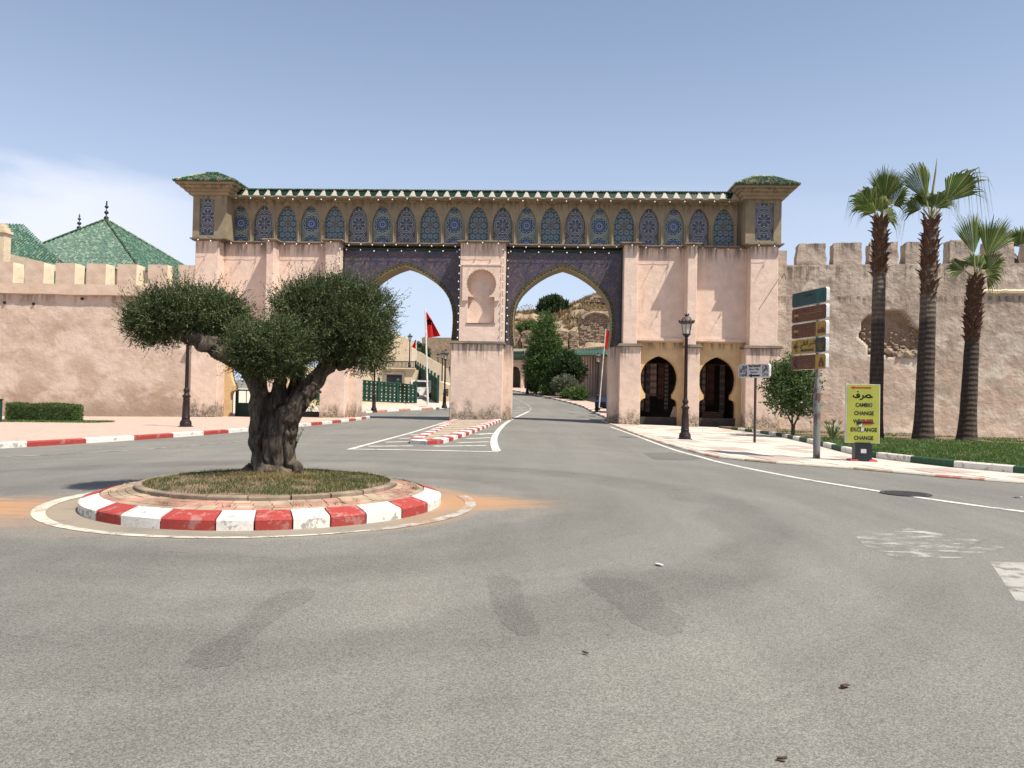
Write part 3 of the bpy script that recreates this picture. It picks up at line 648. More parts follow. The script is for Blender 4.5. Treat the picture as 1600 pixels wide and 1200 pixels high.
struct(drape(rp+[(34, 50.5), (6.9, 50.5), (6.9, 56)], 0.035, 'right_pavement', MA['pave_cream'], 0.25, 2.0))
kerb_run('bed_kerb', BEDs, ['kerb_green', 'kerb_white'], 1.45, 0.18, 0.17, +1, z0=0.035)
bp = inset([Vector((p.x, p.y)) for p in BEDs], 0.17)
BEDPOLY = bp+[(34, 44.0), (17.5, 47.2), (17.2, 48.4), (13.1, 49.3)]
struct(drape(BEDPOLY, 0.15, 'planting_bed', MA['soil'], 0.2, 2.0))

def inside(x, y, poly):
    c = False; n = len(poly)
    for i in range(n):
        x1, y1 = poly[i][0], poly[i][1]; x2, y2 = poly[i-1][0], poly[i-1][1]
        if (y1 > y) != (y2 > y) and x < (x2-x1)*(y-y1)/(y2-y1)+x1: c = not c
    return c

# paving slabs on the right pavement: the nearest 300 are parts, the rest one part
RPV = [p for o in bpy.data.objects if o.name == 'right_pavement' for p in [o]][0]
wk = [tuple(p) for p in inset([Vector((p.x, p.y)) for p in RKs], 0.2)]+[(b.x-0.12, b.y) for b in reversed([Vector((p.x, p.y)) for p in BEDs])]
S = 0.62; ang = 0.10; ca, sa = cos(ang), sin(ang); slabs = []
for i in range(-10, 60):
    for j in range(10, 85):
        x = ca*(i*S)-sa*(j*S)+3; y = sa*(i*S)+ca*(j*S)
        cs = [(x+ca*u*S/2-sa*v*S/2, y+sa*u*S/2+ca*v*S/2) for u in (-1, 1) for v in (-1, 1)]
        if not (4.5 < x < 22 and 12 < y < 49): continue
        if all(inside(a, b, wk) for a, b in cs) and not any(inside(a, b, BEDPOLY) for a, b in cs):
            k = 1 if ((i//2+j//3) % 2 == 0) != (random.random() < 0.12) and (i % 6 > 1) else 0
            if (j % 9 == 0): k = 0
            slabs.append((hypot(x, y), x, y, k))
slabs.sort()
def slab_mesh(m):
    mb = MB(); h = S/2-0.008; mb.frustum((-h, h, -h, h, -0.03), (-h+.004, h-.004, -h+.004, h-.004, 0.010)); return mb.mesh('paving_slab', MA[m])
sm = [slab_mesh('slab_white'), slab_mesh('slab_pink')]
rest = MB()
vis = [s for s in slabs if 3.5 < s[1] < 0.66*s[2]+1]
for q, (d, x, y, k) in enumerate(vis):
    z = gz(x, y)+0.035+random.uniform(-0.002, 0.003)
    if q < 300: link('paving_slab', sm[k], RPV, (x, y, z), (random.uniform(-.003, .003), random.uniform(-.003, .003), ang))
    else:
        h = S/2-0.008
        cs = [(x+ca*u*h-sa*v*h, y+sa*u*h+ca*v*h, z+0.010) for u, v in ((-1, -1), (1, -1), (1, 1), (-1, 1))]
        rest.add(cs, [(0, 1, 2, 3)], k)
stuff(obj('paving_slabs_beyond', rest, [MA['slab_white'], MA['slab_pink']], RPV))

# --- road markings
line([G(*p) for p in [(954, 665.5), (990.6, 678.8), (1051.6, 703), (1092, 713.5), (1124.8, 723), (1234.5, 745.5), (1376.8, 768.6), (1478, 784), (1600, 800), (1750, 818)]], 0.13, w2=0.17)
line([G(*p) for p in [(-40, 717), (0, 714.5), (180, 706), (326, 694.5), (400, 687)]], 0.10, 'faint_paint')
H = [G(*p) for p in [(696, 659), (640, 677), (548, 702)]]
line([G(*p) for p in [(704, 656), (640, 676.5), (545, 702.5)]], 0.16, smooth=0)
line([G(*p) for p in [(548, 702), (660, 704), (779, 706.5)]], 0.24, smooth=0, off=0.010)
line([G(*p) for p in [(776, 705), (771, 693), (773, 680), (786, 664), (803, 653)]]+[GG(826, 643)], 0.26, w2=0.20, off=0.012)
line([GG(826, 643), GG(831, 638), GG(818, 628), GG(800, 621), GG(786, 617)], 0.16, 'faint_paint', w2=0.14, off=0.012)
R_ = [G(*p) for p in [(771, 693), (773, 680), (786, 664)]]
for (xa, ya, xb, yb) in ((677, 697.5, 760, 696.5), (715, 692, 764, 690.5), (729, 685.6, 768, 684), (744, 679, 772, 677.2),
                         (575, 697.5, 645, 697), (602, 691, 640, 690.3), (624, 685, 650, 684.4), (642, 679.6, 664, 679), (663, 673.5, 676, 673), (679, 668, 688, 667.6)):
    a, b = G(xa, ya), G(xb, yb); line([a, b], 0.30 if ya > 680 else 0.42, smooth=0, off=0.008)
for (xa, ya, xb, yb) in ((798, 641.5, 818, 641), (799, 645, 814, 644.6), (798, 649, 806, 648.6), (806, 637.5, 822, 637)):
    line([GG(xa, ya), GG(xb, yb)], 0.45, 'faint_paint', smooth=0, off=0.008)
line([GG(*p) for p in [(957, 657.5), (930, 645), (905, 637), (870, 628)]], 0.12, 'faint_paint')
# worn block of an old crossing at the right edge, and stray worn paint
struct(drape([tuple(G(*p))[:2] for p in [(1547, 878), (1640, 880), (1660, 950), (1587, 938)]], 0.0015, 'road_marking', MA['block_paint'], cell=2))
struct(drape([tuple(G(*p))[:2] for p in [(1330, 830), (1420, 826), (1520, 842), (1570, 856), (1500, 872), (1400, 872), (1350, 852)]], 0.0015, 'road_marking', MA['scuffed_paint'], cell=2))
# tar patch, damp run-off patches, manhole
struct(drape([tuple(G(*p))[:2] for p in [(1005, 708), (1050, 707), (1100, 716), (1080, 719), (1022, 718)]], 0.004, 'asphalt_patch', MA['asphalt_patch'], cell=2))
def blob(pts, name='damp_patch', mat='damp_asphalt', off=0.0015):
    p = smooth_line(pts+[pts[0]], 3)[:-1]
    p = [q+Vector((mnoise.noise((q.x*9, q.y*9, 1)), mnoise.noise((q.x*9, q.y*9, 5))))*0.035 for q in p]
    return struct(drape([tuple(q) for q in p], off, name, MA[mat], cell=2))
blob([G(*p) for p in [(925, 922), (960, 945), (990, 975), (1030, 992), (1066, 993), (1072, 965), (1040, 950), (1028, 915), (985, 905), (900, 900)]])
blob([G(*p) for p in [(762, 900), (765, 940), (785, 975), (815, 995), (846, 992), (838, 965), (815, 930), (812, 900)]])
blob([G(*p) for p in [(480, 915), (400, 940), (365, 990), (300, 1015), (285, 1035), (325, 1048), (375, 1035), (390, 1000), (440, 960), (500, 930)]])
mh = MB(); mh.lathe([(0.42, 0), (0.42, 0.012), (0.36, 0.012), (0.35, 0.006), (0.01, 0.008)], 28)
for k in range(-5, 6):
    w = sqrt(max(0, 0.33**2-(k*.06)**2)); mh.box(-w, w, k*.06-.012, k*.06+.012, 0.006, 0.014)
p = G(1415, 772); tag(obj('manhole_cover', mh, MA['iron_cover'], None, (p.x, p.y, 0.004), (0, 0, .4)), 'round cast iron manhole cover set in the road by the white edge line', 'manhole cover')

# --- the median in front of the middle pier, red and white kerb
MD = [G(*p) for p in [(783, 658.5), (740, 677), (700, 691), (686, 695.5), (642, 695), (638, 691), (656, 683), (680, 671), (704, 658)]]
mdl = [Vector((p.x, p.y)) for p in MD]
mds = [mdl[0]]+smooth_line(mdl, 1)[1:-1]+[mdl[-1]]
kerb_run('median_kerb', mds[::-1], ['kerb_white', 'kerb_red'], 1.02, 0.42, 0.15, +1, slope=0.10)
mi = inset(mds[::-1], 0.40); struct(drape(mi, 0.12, 'median_paving', MA['kerb_bare'], 0.2, 2.0))
ys = sorted([p[1] for p in mi]); y = ys[0]+0.8
mdn = bpy.data.objects['median_paving']
while y < 47.5:
    xs = []
    for i in range(len(mi)):
        (x1, y1), (x2, y2) = mi[i], mi[(i+1) % len(mi)]
        if (y1 > y) != (y2 > y): xs.append(x1+(x2-x1)*(y-y1)/(y2-y1))
    if len(xs) >= 2:
        a, b = min(xs)+.05, max(xs)-.05; w = 0.30+0.006*y
        if b-a > .4: drape([(a, y-w/2), (b, y-w/2), (b, y+w/2), (a, y+w/2)], 0.126, 'painted_band', MA['pave_cream'], cell=3, parent=mdn)
    y += 1.25+0.03*y

# ------------------------------------------------------------------ the roundabout
RC = Vector((-3.47, 11.38)); RS = (1.042, 1.042, 1.0); rb = struct(bpy.data.objects.new('roundabout_kerb', None)); COL.objects.link(rb); rb.location = (RC.x, RC.y, 0); rb.scale = RS
def arcpiece(mb, r0, r1, a0, a1, zb, zf, zt0, zt1, n=6, ch=0.035, mi=0):
    vs = []; fs = []
    for i in range(n+1):
        a = a0+(a1-a0)*i/n; c, s = cos(a), sin(a)
        for r, z in ((r1, zb), (r1, zf-ch), (r1-ch, zf), (r0, zt0), (r0, zb)): vs.append((r*c, r*s, z))
    for i in range(n):
        for k in range(4): fs.append((i*5+k, (i+1)*5+k, (i+1)*5+k+1, i*5+k+1))
    fs.append((0, 1, 2, 3, 4)); e = n*5; fs.append((e+4, e+3, e+2, e+1, e)); mb.add(vs, fs, mi)
def pix_ang(px, py): q = G(px, py, .19); return atan2(q.y-RC.y, q.x-RC.x)
edges = [pix_ang(*p) for p in [(128, 791), (152, 800), (215, 808), (318, 812), (392, 812), (465, 810), (534, 805), (592, 798), (638, 788), (668, 778)]]
a = edges[-1]; b = edges[0]+2*pi if edges[0] < a else edges[0]
nb = 9
alla = edges+[a+(b-a)*i/nb for i in range(1, nb)]+[b]
for i in range(len(alla)-1):
    a0, a1 = alla[i]+.004, alla[i+1]-.004
    mb = MB(); arcpiece(mb, 2.13+random.uniform(-.01, .01), 2.36, a0, a1, -0.05, 0.135, 0.200, 0, ch=0.02)
    obj('kerb_stone', mb, MA['kerb_red' if i % 2 == 0 else 'kerb_white'], rb, smooth=False)
# bed of mortar and five courses of pavers
ra = MB(); ra.lathe([(2.15, 0.0), (2.14, 0.180), (1.72, 0.25), (1.70, 0.0)], 96)
rp_ = struct(obj('roundabout_paving', ra, MA['soil'], None, (RC.x, RC.y, 0)))
rp_.scale = RS
rows = 4; rr0, rr1 = 1.74, 2.12; cnt = 0; dr = (rr1-rr0)/rows
for k in range(rows):
    rin = rr0+dr*k; rout = rin+dr-0.006; n = int(2*pi*(rin+.04)/0.205); n = min(n, 62)
    for i in range(n):
        a0 = 2*pi*(i+0.5*(k % 2)+random.uniform(-.04, .04))/n; a1 = 2*pi*(i+1+0.5*(k % 2))/n-0.0045
        mb = MB(); z = 0.255+(0.195-0.255)*(k+.5)/rows+random.uniform(-.004, .004)
        arcpiece(mb, rin, rout, a0, a1, z-.06, z-.006, z+.006, 0, 2, 0.004)
        patchn = mnoise.noise((cos(a0)*2.4, sin(a0)*2.4, k*.4))
        obj('paver', mb, MA['brick_red' if patchn+random.uniform(-.25, .25) > 0.0 else 'brick_tan'], rp_, smooth=False); cnt += 1
# low edging ring of the planted mound
er = struct(bpy.data.objects.new('mound_edging', None)); COL.objects.link(er); er.location = (RC.x, RC.y, 0); er.scale = RS
for i in range(22):
    mb = MB(); arcpiece(mb, 1.64, 1.735, 2*pi*i/22+.006, 2*pi*(i+1)/22-.006, 0.1, 0.305+random.uniform(-.006, .006), 0.31, 0, 5, 0.012)
    obj('edging_stone', mb, MA['edging'], er)
def moundz(x, y):
    r = hypot(x, y)/1.66; return 0.285+0.055*(1-min(1, r)**2)+0.02*mnoise.noise((x*3, y*3, 0))+0.04*exp(-((x+0.35)**2+(y-.75)**2)/0.35)
mv = []; mf = []; n1, n2 = 14, 40
for i in range(n1+1):
    for k in range(n2):
        r = 1.66*i/n1; mv.append((r*cos(2*pi*k/n2), r*sin(2*pi*k/n2), moundz(r*cos(2*pi*k/n2), r*sin(2*pi*k/n2))))
for i in range(n1):
    for k in range(n2): mf.append((i*n2+k, (i+1)*n2+k, (i+1)*n2+(k+1) % n2, i*n2+(k+1) % n2))
mm = MB().add(mv, mf); struct(obj('mound_soil', mm, MA['soil'], None, (RC.x, RC.y, 0), smooth=True)).scale = RS
line([RC+Vector((2.90*cos(t), 2.90*sin(t))) for t in np.linspace(pi*0.86, pi*1.72, 30)], 0.22, 'ring_paint', smooth=0, off=0.006, w2=0.06)
line([RC+Vector((2.90*cos(t), 2.90*sin(t))) for t in np.linspace(-pi*0.28, pi*0.12, 14)], 0.16, 'faint_paint', smooth=0, off=0.006)

def blades(pts, h, w, lean=0.5):
    """grass blades (bent, two quads each) at the given points"""
    N = len(pts); pts = np.asarray(pts); a = RNG.uniform(0, 2*pi, N); hh = h*RNG.uniform(.45, 1.3, N); ww = w*RNG.uniform(.6, 1.3, N)
    b = RNG.uniform(0, 2*pi, N); ln = lean*hh*RNG.uniform(.1, 1, N)
    dx, dy = np.cos(a)*ww/2, np.sin(a)*ww/2; lx, ly = np.cos(b)*ln, np.sin(b)*ln
    V = np.zeros((N, 6, 3)); x, y, z = pts[:, 0], pts[:, 1], pts[:, 2]
    for i, (t, k, e) in enumerate(((0, 1, 1), (.55, .8, .35), (1, .08, 1))):
        V[:, 2*i] = np.stack([x-dx*k+lx*(e if i else 0), y-dy*k+ly*(e if i else 0), z+hh*t], 1)
        V[:, 2*i+1] = np.stack([x+dx*k+lx*(e if i else 0), y+dy*k+ly*(e if i else 0), z+hh*t], 1)
    base = np.arange(N)[:, None]*6
    Q = np.concatenate([base+np.array([[0, 1, 3, 2]]), base+np.array([[2, 3, 5, 4]])])
    return V.reshape(-1, 3), Q
pts = []
while len(pts) < 15000:
    r = 1.63*sqrt(random.random()); t = random.uniform(0, 2*pi); x, y = r*cos(t), r*sin(t)
    d = mnoise.noise((x*2.2+3, y*2.2, 2))
    if d < -0.12 and random.random() < .75: continue
    if hypot(x+.4, y-.9) < .42: continue
    if x < 0.3 and random.random() < .45: continue
    pts.append((x, y, moundz(x, y)-.01))
V, Q = blades(pts, 0.055, 0.007, 0.9); stuff(tag(link('mound_grass', fast_mesh('mound_grass', V, Q, MA['grass']), None, (RC.x, RC.y, 0)), 'dry and green grass covering the mound round the olive tree', 'grass')).scale = RS
pts = [(x, y, moundz(x, y)-.01) for x, y in [(random.gauss(-.1, .45), random.gauss(.15, .35)) for _ in range(2500)] if hypot(x, y) < 1.6]
V, Q = blades(pts, 0.06, 0.008, 1.6); stuff(tag(link('dry_clippings', fast_mesh('dry_clippings', V, Q, MA['drygrass']), None, (RC.x, RC.y, 0)), 'straw coloured dry grass at the foot of the olive trunk', 'dry grass'))
# weeds between the pavers
pts = []
for _ in range(60):
    t = random.uniform(0, 2*pi); r = random.choice((1.75, 1.9, 2.07)); c = (r*cos(t), r*sin(t))
    pts += [(c[0]+random.gauss(0, .03), c[1]+random.gauss(0, .02), 0.2) for _ in range(18)]
V, Q = blades(pts, 0.055, 0.006, 0.8); stuff(tag(link('joint_weeds', fast_mesh('joint_weeds', V, Q, MA['grass']), None, (RC.x, RC.y, 0)), 'small weeds growing in the joints of the roundabout pavers', 'weeds'))
# lawn in the bed
pts = []
while len(pts) < 45000:
    x = random.uniform(10.5, 30); y = random.uniform(17, 48)
    if x > 0.70*y+1 or not inside(x, y, BEDPOLY): continue
    d = mnoise.noise((x*.5, y*.5, 2)); near = y < 33-0.18*(x-14)
    if not near and (d < 0.15 or random.random() < .6): continue
    if d < -0.2 and random.random() < .75: continue
    if y > 29-0.12*(x-14) and random.random() < .6: continue
    if random.random() > min(1, (24/y)**1.2): continue
    pts.append((x, y, gz(x, y)+0.14))
V, Q = blades(pts, 0.10, 0.035, 0.7); stuff(tag(link('lawn', fast_mesh('lawn', V, Q, MA['lawn'])), 'bright green lawn in the planting bed under the palms', 'grass'))
# pebbles and dry leaf litter on the road
for n_, (px, py) in enumerate([(1029, 884), (1589, 778), (914, 1023), (1320, 1075), (1222, 1190)]):
    q = G(px, py); mb = MB()
    s = (.05, .08, .02, .035, .022)[n_]; mb.poly([(-s, -s*.4), (s*.8, -s*.5), (s, s*.3), (-s*.2, s*.5), (-s, s*.2)], 0, 0.008, axis='xy')
    o = obj('litter', mb, MA['litter' if n_ < 2 else 'wood'], None, (q.x, q.y, 0.012), (random.uniform(-.12, .12), random.uniform(-.2, .2), random.uniform(0, 3)))
    tag(o, ['small white paper scrap on the asphalt left of the worn paint streaks', 'white paper litter by the right edge of the road', 'small dark leaf lying on the asphalt below the middle damp patches',
            'largest dark scrap on the asphalt in the lower right of the road', 'dark scrap on the asphalt at the lower border of the photo'][n_], 'litter', 'litter on the road')

# ------------------------------------------------------------------ the gate
GA = radians(2.75)
gate = thing('city_gate', 'monumental pink gateway with two tall pointed blue mosaic arches and a tiled frieze', 'gate', (0, 50.3, 0), -GA)
def GW(u, v, z=0.0):                                       # gate frame to world
    return Vector((u*cos(GA)+v*sin(GA), 50.3-u*sin(GA)+v*cos(GA), z))
BOT = -0.75
BIGH = [(3.10, 4.95), (3.17, 5.5), (3.21, 6.0), (3.22, 6.5), (3.20, 7.0), (3.10, 7.5), (2.94, 7.95), (2.66, 8.4), (2.30, 8.78), (1.93, 9.11), (1.50, 9.42), (1.05, 9.69), (0.6, 9.90), (0.22, 10.03), (0, 10.09)]
def archpts(c, prof): return [(c-w, z) for w, z in prof]+[(c+w, z) for w, z in prof[:-1][::-1]]
# spandrels (mosaic front) with the arch cut through, and the plain core behind
AC = (-7.27, 3.17)
def band_pieces(name, prof, c, r0, r1, v0, v1, mat, parent):
    pass
for c, u0, u1 in ((AC[0], -11.46, -3.5), (AC[1], -0.59, 7.05)):
    a = archpts(c, BIGH)
    out = [(u0, 4.95)]+a+[(u1, 4.95), (u1, 11.25), (u0, 11.25)]
    core = MB(); core.poly(out, 1.06, 2.8)
    obj('arch_core', core, MA['brown'], gate)
    mb = MB(); mb.poly([(u0, 4.95)]+a+[(u1, 4.95), (u1, 11.1), (u0, 11.1)], 1.0, 1.055)
    obj('mosaic_panel', mb, MA['mosaic'], gate)
    fr = MB(); fr.box(u0, u1, .93, 1.06, 11.10, 11.25); fr.box(u0, u0+.09, .95, .998, 4.95, 11.10); fr.box(u1-.09, u1, .95, .998, 4.95, 11.10)
    obj('panel_frame', fr, MA['trim_green'], gate)
    # scalloped border along the arch: little hoops standing on a dark band
    ap = [Vector(p) for p in a]; ap = [p-Vector((0, 0)) for p in ap]
    rs = resample(ap, 0.235); sc = MB(); bd = MB()
    for i in range(len(rs)-1):
        p, q = rs[i], rs[i+1]; d = (q-p).normalized(); nr = Vector((-d.y, d.x))
        if nr.dot(p-Vector((c, 7))) < 0: nr = -nr
        for (k0, k1, v0) in ((0.10, 0.125, .95), (0.17, 0.195, .965)):
            m = (p+q)/2+nr*0.03
            hp = [(m.x+(d.x*cos(t)+nr.x*sin(t))*k1, v0, m.y+(d.y*cos(t)+nr.y*sin(t))*k1) for t in np.linspace(0.1, pi-0.1, 6)]
            hi_ = [(m.x+(d.x*cos(t)+nr.x*sin(t))*k0, v0, m.y+(d.y*cos(t)+nr.y*sin(t))*k0) for t in np.linspace(0.1, pi-0.1, 6)]
            for j in range(5):
                vsq = [hp[j], hp[j+1], hi_[j+1], hi_[j]]; back = [(x, .999, z) for x, y_, z in vsq]
                sc.add(vsq+back, [(0, 1, 2, 3), (3, 2, 1, 0), (0, 4, 5, 1), (3, 2, 6, 7)])
        w0, w1 = 0.005, 0.235
        pts4 = [p+nr*w0, q+nr*w0, q+nr*w1, p+nr*w1]
        bd.add([(x.x, .985, x.y) for x in pts4]+[(x.x, 1.0, x.y) for x in pts4], [(0, 1, 2, 3), (3, 2, 1, 0), (0, 4, 5, 1), (2, 6, 7, 3)])
        e4 = [p-nr*0.0, q-nr*0.0, q+nr*.05, p+nr*.05]
        sc.add([(x.x, .94, x.y) for x in e4]+[(x.x, 1.0, x.y) for x in e4], [(0, 1, 2, 3), (3, 2, 1, 0), (0, 4, 5, 1), (2, 6, 7, 3)])
    obj('arch_border', bd, MA['trim_green'], gate); obj('scalloped_trim', sc, MA['trim_gold'], gate)

def bev(o, w=.035):
    m = o.modifiers.new('worn_edges', 'BEVEL'); m.width = w; m.segments = 2; m.limit_method = 'ANGLE'; return o
# piers: lower blocks, ledges, upper buttresses
def pier(lo, up, rear, name='pier', z1=4.93, zt=11.45, zc=0.15):
    a, b = lo; mb = MB(); mb.box(a, b, -.15, 1.0, BOT, z1); bev(obj('pier_base', mb, MA['pink_low'], gate))
    c = MB(); c.box(a-.14, b+.14, -.30, 1.0, z1, z1+.09); c.box(a-.07, b+.07, -.22, 1.0, z1+.09, z1+.17); bev(obj('ledge', c, MA['cap'], gate), .02)
    if up:
        u = MB(); u.box(up[0], up[1], 0.0, 1.0, z1+.17, zt); bev(obj('buttress', u, MA['pink'], gate))
    if rear:
        r = MB(); r.box(rear[0], rear[1], 1.0, 2.8, BOT, 4.95); obj('pier_core', r, MA['pink_low'], gate)
pier((-3.99, -.62), None, (-4.15, -.08))
pier((6.86, 8.2), (7.05, 7.95), (6.3, 8.3)); pier((11.1, 11.92), (11.1, 11.7), None); pier((14.8, 17.0), (15.05, 16.8), None)
pier((-12.5, -10.85), (-12.39, -11.46), (-12.6, -10.4)); pier((-16.6, -15.6), (-16.3, -15.8), None); pier((-21.1, -19.3), (-21.06, -19.5), None)
# rear bodies of the outer piers, side bay walls
for (u0, u1) in ((15.05, 17.62), (-21.2, -19.5)):
    mb = MB(); mb.box(u0, u1, 1.0, 2.8, BOT, 11.45 if u0 < 0 else 11.38); obj('end_wall', mb, MA['oldwall'] if u0 > 0 else MA['pink'], gate)
SM = [(1.21, BOT), (1.21, 1.30), (1.17, 1.45), (1.10, 1.55), (0.98, 1.60), (0.88, 1.66), (0.88, 1.93), (0.96, 2.02), (1.08, 2.25), (1.17, 2.55), (1.215, 2.9), (1.20, 3.2), (1.12, 3.5), (0.98, 3.78), (0.78, 4.02), (0.5, 4.22), (0.22, 4.36), (0, 4.43)]
bays = [(7.95, 11.1, 9.58), (11.7, 15.05, 13.37), (-15.8, -12.39, -14.05), (-19.5, -16.3, -17.85)]
for (u0, u1, c) in bays:
    mb = MB(); mb.box(u0, u1, 1.0, 2.0, 5.44, 11.45); obj('bay_wall', mb, MA['pink'], gate)
    mb = MB(); mb.box(u0, u1, .88, 1.0, 5.40, 5.56); obj('string_course', mb, MA['pink'], gate)
    mb = MB(); a = archpts(c, SM); mb.poly([(u0-.2, BOT)]+a+[(u1+.2, BOT), (u1+.2, 5.44), (u0-.2, 5.44)], 1.35, 1.95); obj('horseshoe_arch', mb, MA['ochre'], gate)
    mb = MB(); mb.box(u0-.1, u1+.1, 1.0, 1.35, 5.35, 5.44); obj('bay_soffit', mb, MA['pink'], gate)
# filler beside the arch cores
for (u0, u1) in ((7.05, 7.95), (-12.39, -11.46)):
    mb = MB(); mb.box(u0, u1, 1.0, 2.0, 4.95, 11.45); obj('bay_wall', mb, MA['pink'], gate)

# middle pier: buttress with blind horseshoe niche and a raised scalloped surround
def notch(c, k=0.0, sc=0):
    w, zt, zn, zb = 0.87, 9.78, 8.0, 6.30
    pts = [(c-w, zb), (c-w, zn-.02), (c-w-.02, zn)]
    R = 0.98; zc = 8.80; a0 = radians(-58)
    arc = [(c-(R)*cos(t), zc+R*sin(t)) for t in np.linspace(a0, pi-a0, 2*26+1)]
    if sc:
        arc = [(c-(R-(0.05 if i % 2 else 0.0))*cos(t), zc+(R-(0.05 if i % 2 else 0.0))*sin(t)) for i, t in enumerate(np.linspace(a0, pi-a0, 2*26+1))]
    arc = [(x, min(z, 20)) for x, z in arc]
    return [(c-w, zb), (c-w, zn-.02)]+arc+[(c+w, zn-.02), (c+w, zb)]
cN = -2.1
mb = MB(); mb.poly([(-3.5, 5.1), (-.59, 5.1), (-.59, 11.45), (-3.5, 11.45)], 0.0, 0.45, holes=[notch(cN, sc=1)[::-1]]); obj('buttress', mb, MA['pink'], gate)
mb = MB(); mb.box(-3.5, -.59, 0.45, 2.0, 5.1, 11.45); obj('buttress_core', mb, MA['pink'], gate)
ho = [p for p in notch(cN, sc=1) if p[1] > 7.95]
fr = [(-3.33, 7.72), (cN-.87, 7.72), (cN-.87, 7.98)]+[p for p in ho]+[(cN+.87, 7.98), (cN+.87, 7.72), (-.93, 7.72), (-.93, 10.0), (-3.33, 10.0)]
mb = MB(); mb.poly(fr, -.13, 0.0); mb.box(-3.40, -.86, -.17, 0.0, 10.003, 10.08); obj('niche_surround', mb, MA['pink'], gate)
mb = MB(); mb.box(cN-.95, cN+.95, -.05, 0.44, 6.21, 6.296); obj('niche_sill', mb, MA['cap'], gate)

# ledge under the frieze, stepping out over each buttress
lg = MB()
segs = [(-21.15, -19.45, 0.0), (-19.45, -16.35, 1.0), (-16.35, -15.75, 0.0), (-15.75, -12.45, 1.0), (-12.45, -11.40, 0.0), (-11.40, -3.55, 1.0), (-3.55, -.54, 0.0), (-.54, 7.0, 1.0), (7.0, 8.0, 0.0), (8.0, 11.05, 1.0), (11.05, 11.75, 0.0), (11.75, 15.0, 1.0), (15.0, 16.9, 0.0)]
for (u0, u1, v) in segs:
    e = 0.0 if v else .18
    lg.box(u0-e, u1+e, v-.28, 2.0, 11.52, 11.60); lg.box(u0-e*.5, u1+e*.5, v-.15, 1.999, 11.45, 11.52)
obj('frieze_ledge', lg, MA['cap'], gate)

# frieze of 21 blind arches
FU0, FU1 = -19.05, 14.45
fc = [1.0105*q for q in (-18.39, -16.80, -15.21, -13.62, -12.03, -10.44, -8.84, -7.25, -5.66, -4.07, -2.48, -.88, .70, 2.28, 3.87, 5.45, 7.04, 8.64, 10.25, 11.86, 13.44)]
FH = [(0.65, 11.60), (0.65, 12.95), (0.63, 13.16), (0.57, 13.39), (0.48, 13.61), (0.36, 13.82), (0.2, 14.0), (0, 14.11)]
poly = [(FU0, 11.6)]
for c in fc: poly += archpts(c, FH)
poly += [(FU1, 11.6), (FU1, 14.4), (FU0, 14.4)]
mb = MB(); mb.poly(poly, 1.12, 1.34); obj('frieze_arcade', mb, MA['brown'], gate)
mb = MB(); mb.box(FU0, FU1, 1.39, 2.6, 11.6, 14.4); obj('frieze_wall', mb, MA['brown'], gate)
fp = {}
for k in 'ABC':
    m_ = MB(); m_.poly([(-.66, 0), (-.67, 1.36), (-.65, 1.58), (-.59, 1.81), (-.50, 2.03), (-.37, 2.24), (-.2, 2.43), (0, 2.54), (.2, 2.43), (.37, 2.24), (.50, 2.03), (.59, 1.81), (.65, 1.58), (.67, 1.36), (.66, 0)], 0, 0.04)
    fp[k] = m_.mesh('mosaic_niche', MA['z'+k])
for (a, b) in ((FU1, 14.70), (-19.3, FU0-.002)): ge_ = MB(); ge_.box(a, b, 1.30, 2.6, 11.6, 14.9); obj('tower_joint', ge_, MA['cap'], gate)
order = 'ABCACBABCACBACBACBABC'
for c, k in zip(fc, order): link('mosaic_niche', fp[k], gate, (c, 1.341, 11.602))
cl = MB(); cl.lathe([(0.085, 0), (0.085, .08), (0.062, .1), (0.058, 1.18), (0.085, 1.22), (0.10, 1.32), (.11, 1.35)], 10)
cm = cl.mesh('colonnette', MA['brown']); smoothen(cm)
for a, b in zip(fc, fc[1:]): link('colonnette', cm, gate, ((a+b)/2, 1.06, 11.602))
link('colonnette', cm, gate, (fc[0]-.78, 1.06, 11.602)); link('colonnette', cm, gate, (fc[-1]+.78, 1.06, 11.602))
co = MB(); co.box(FU0, FU1, .52, 2.75, 14.402, 14.47); co.box(FU0, FU1, .38, 2.85, 14.47, 14.56); co.box(FU0, FU1, .92, 1.118, 14.30, 14.40)
obj('cornice', co, MA['brown'], gate)
# sloping band of dark green tiles carrying pale stepped tiles, little tile roof on top
gb = MB(); gb.add([(FU0, .40, 14.56), (FU1, .40, 14.56), (FU1, .62, 15.03), (FU0, .62, 15.03), (FU0, 2.6, 14.56), (FU1, 2.6, 14.56), (FU1, 2.4, 15.03), (FU0, 2.4, 15.03)],
             [(0, 1, 2, 3), (3, 2, 6, 7), (5, 4, 7, 6), (1, 5, 6, 2), (4, 0, 3, 7), (0, 4, 5, 1)]); obj('green_tile_band', gb, MA['green_band'], gate)
st = MB(); W = [.235, .185, .135, .085]
hz = 0.115; sl_ = .22/.47
steps = []
for i, w in enumerate(W[::1]): steps.append((w, i*hz, (i+1)*hz))
sp_ = []
for w, z0, z1 in steps: sp_ += [(-w, z0), (-w*.74, z1)]
sp_ += [(-x, z) for x, z in sp_[::-1]]
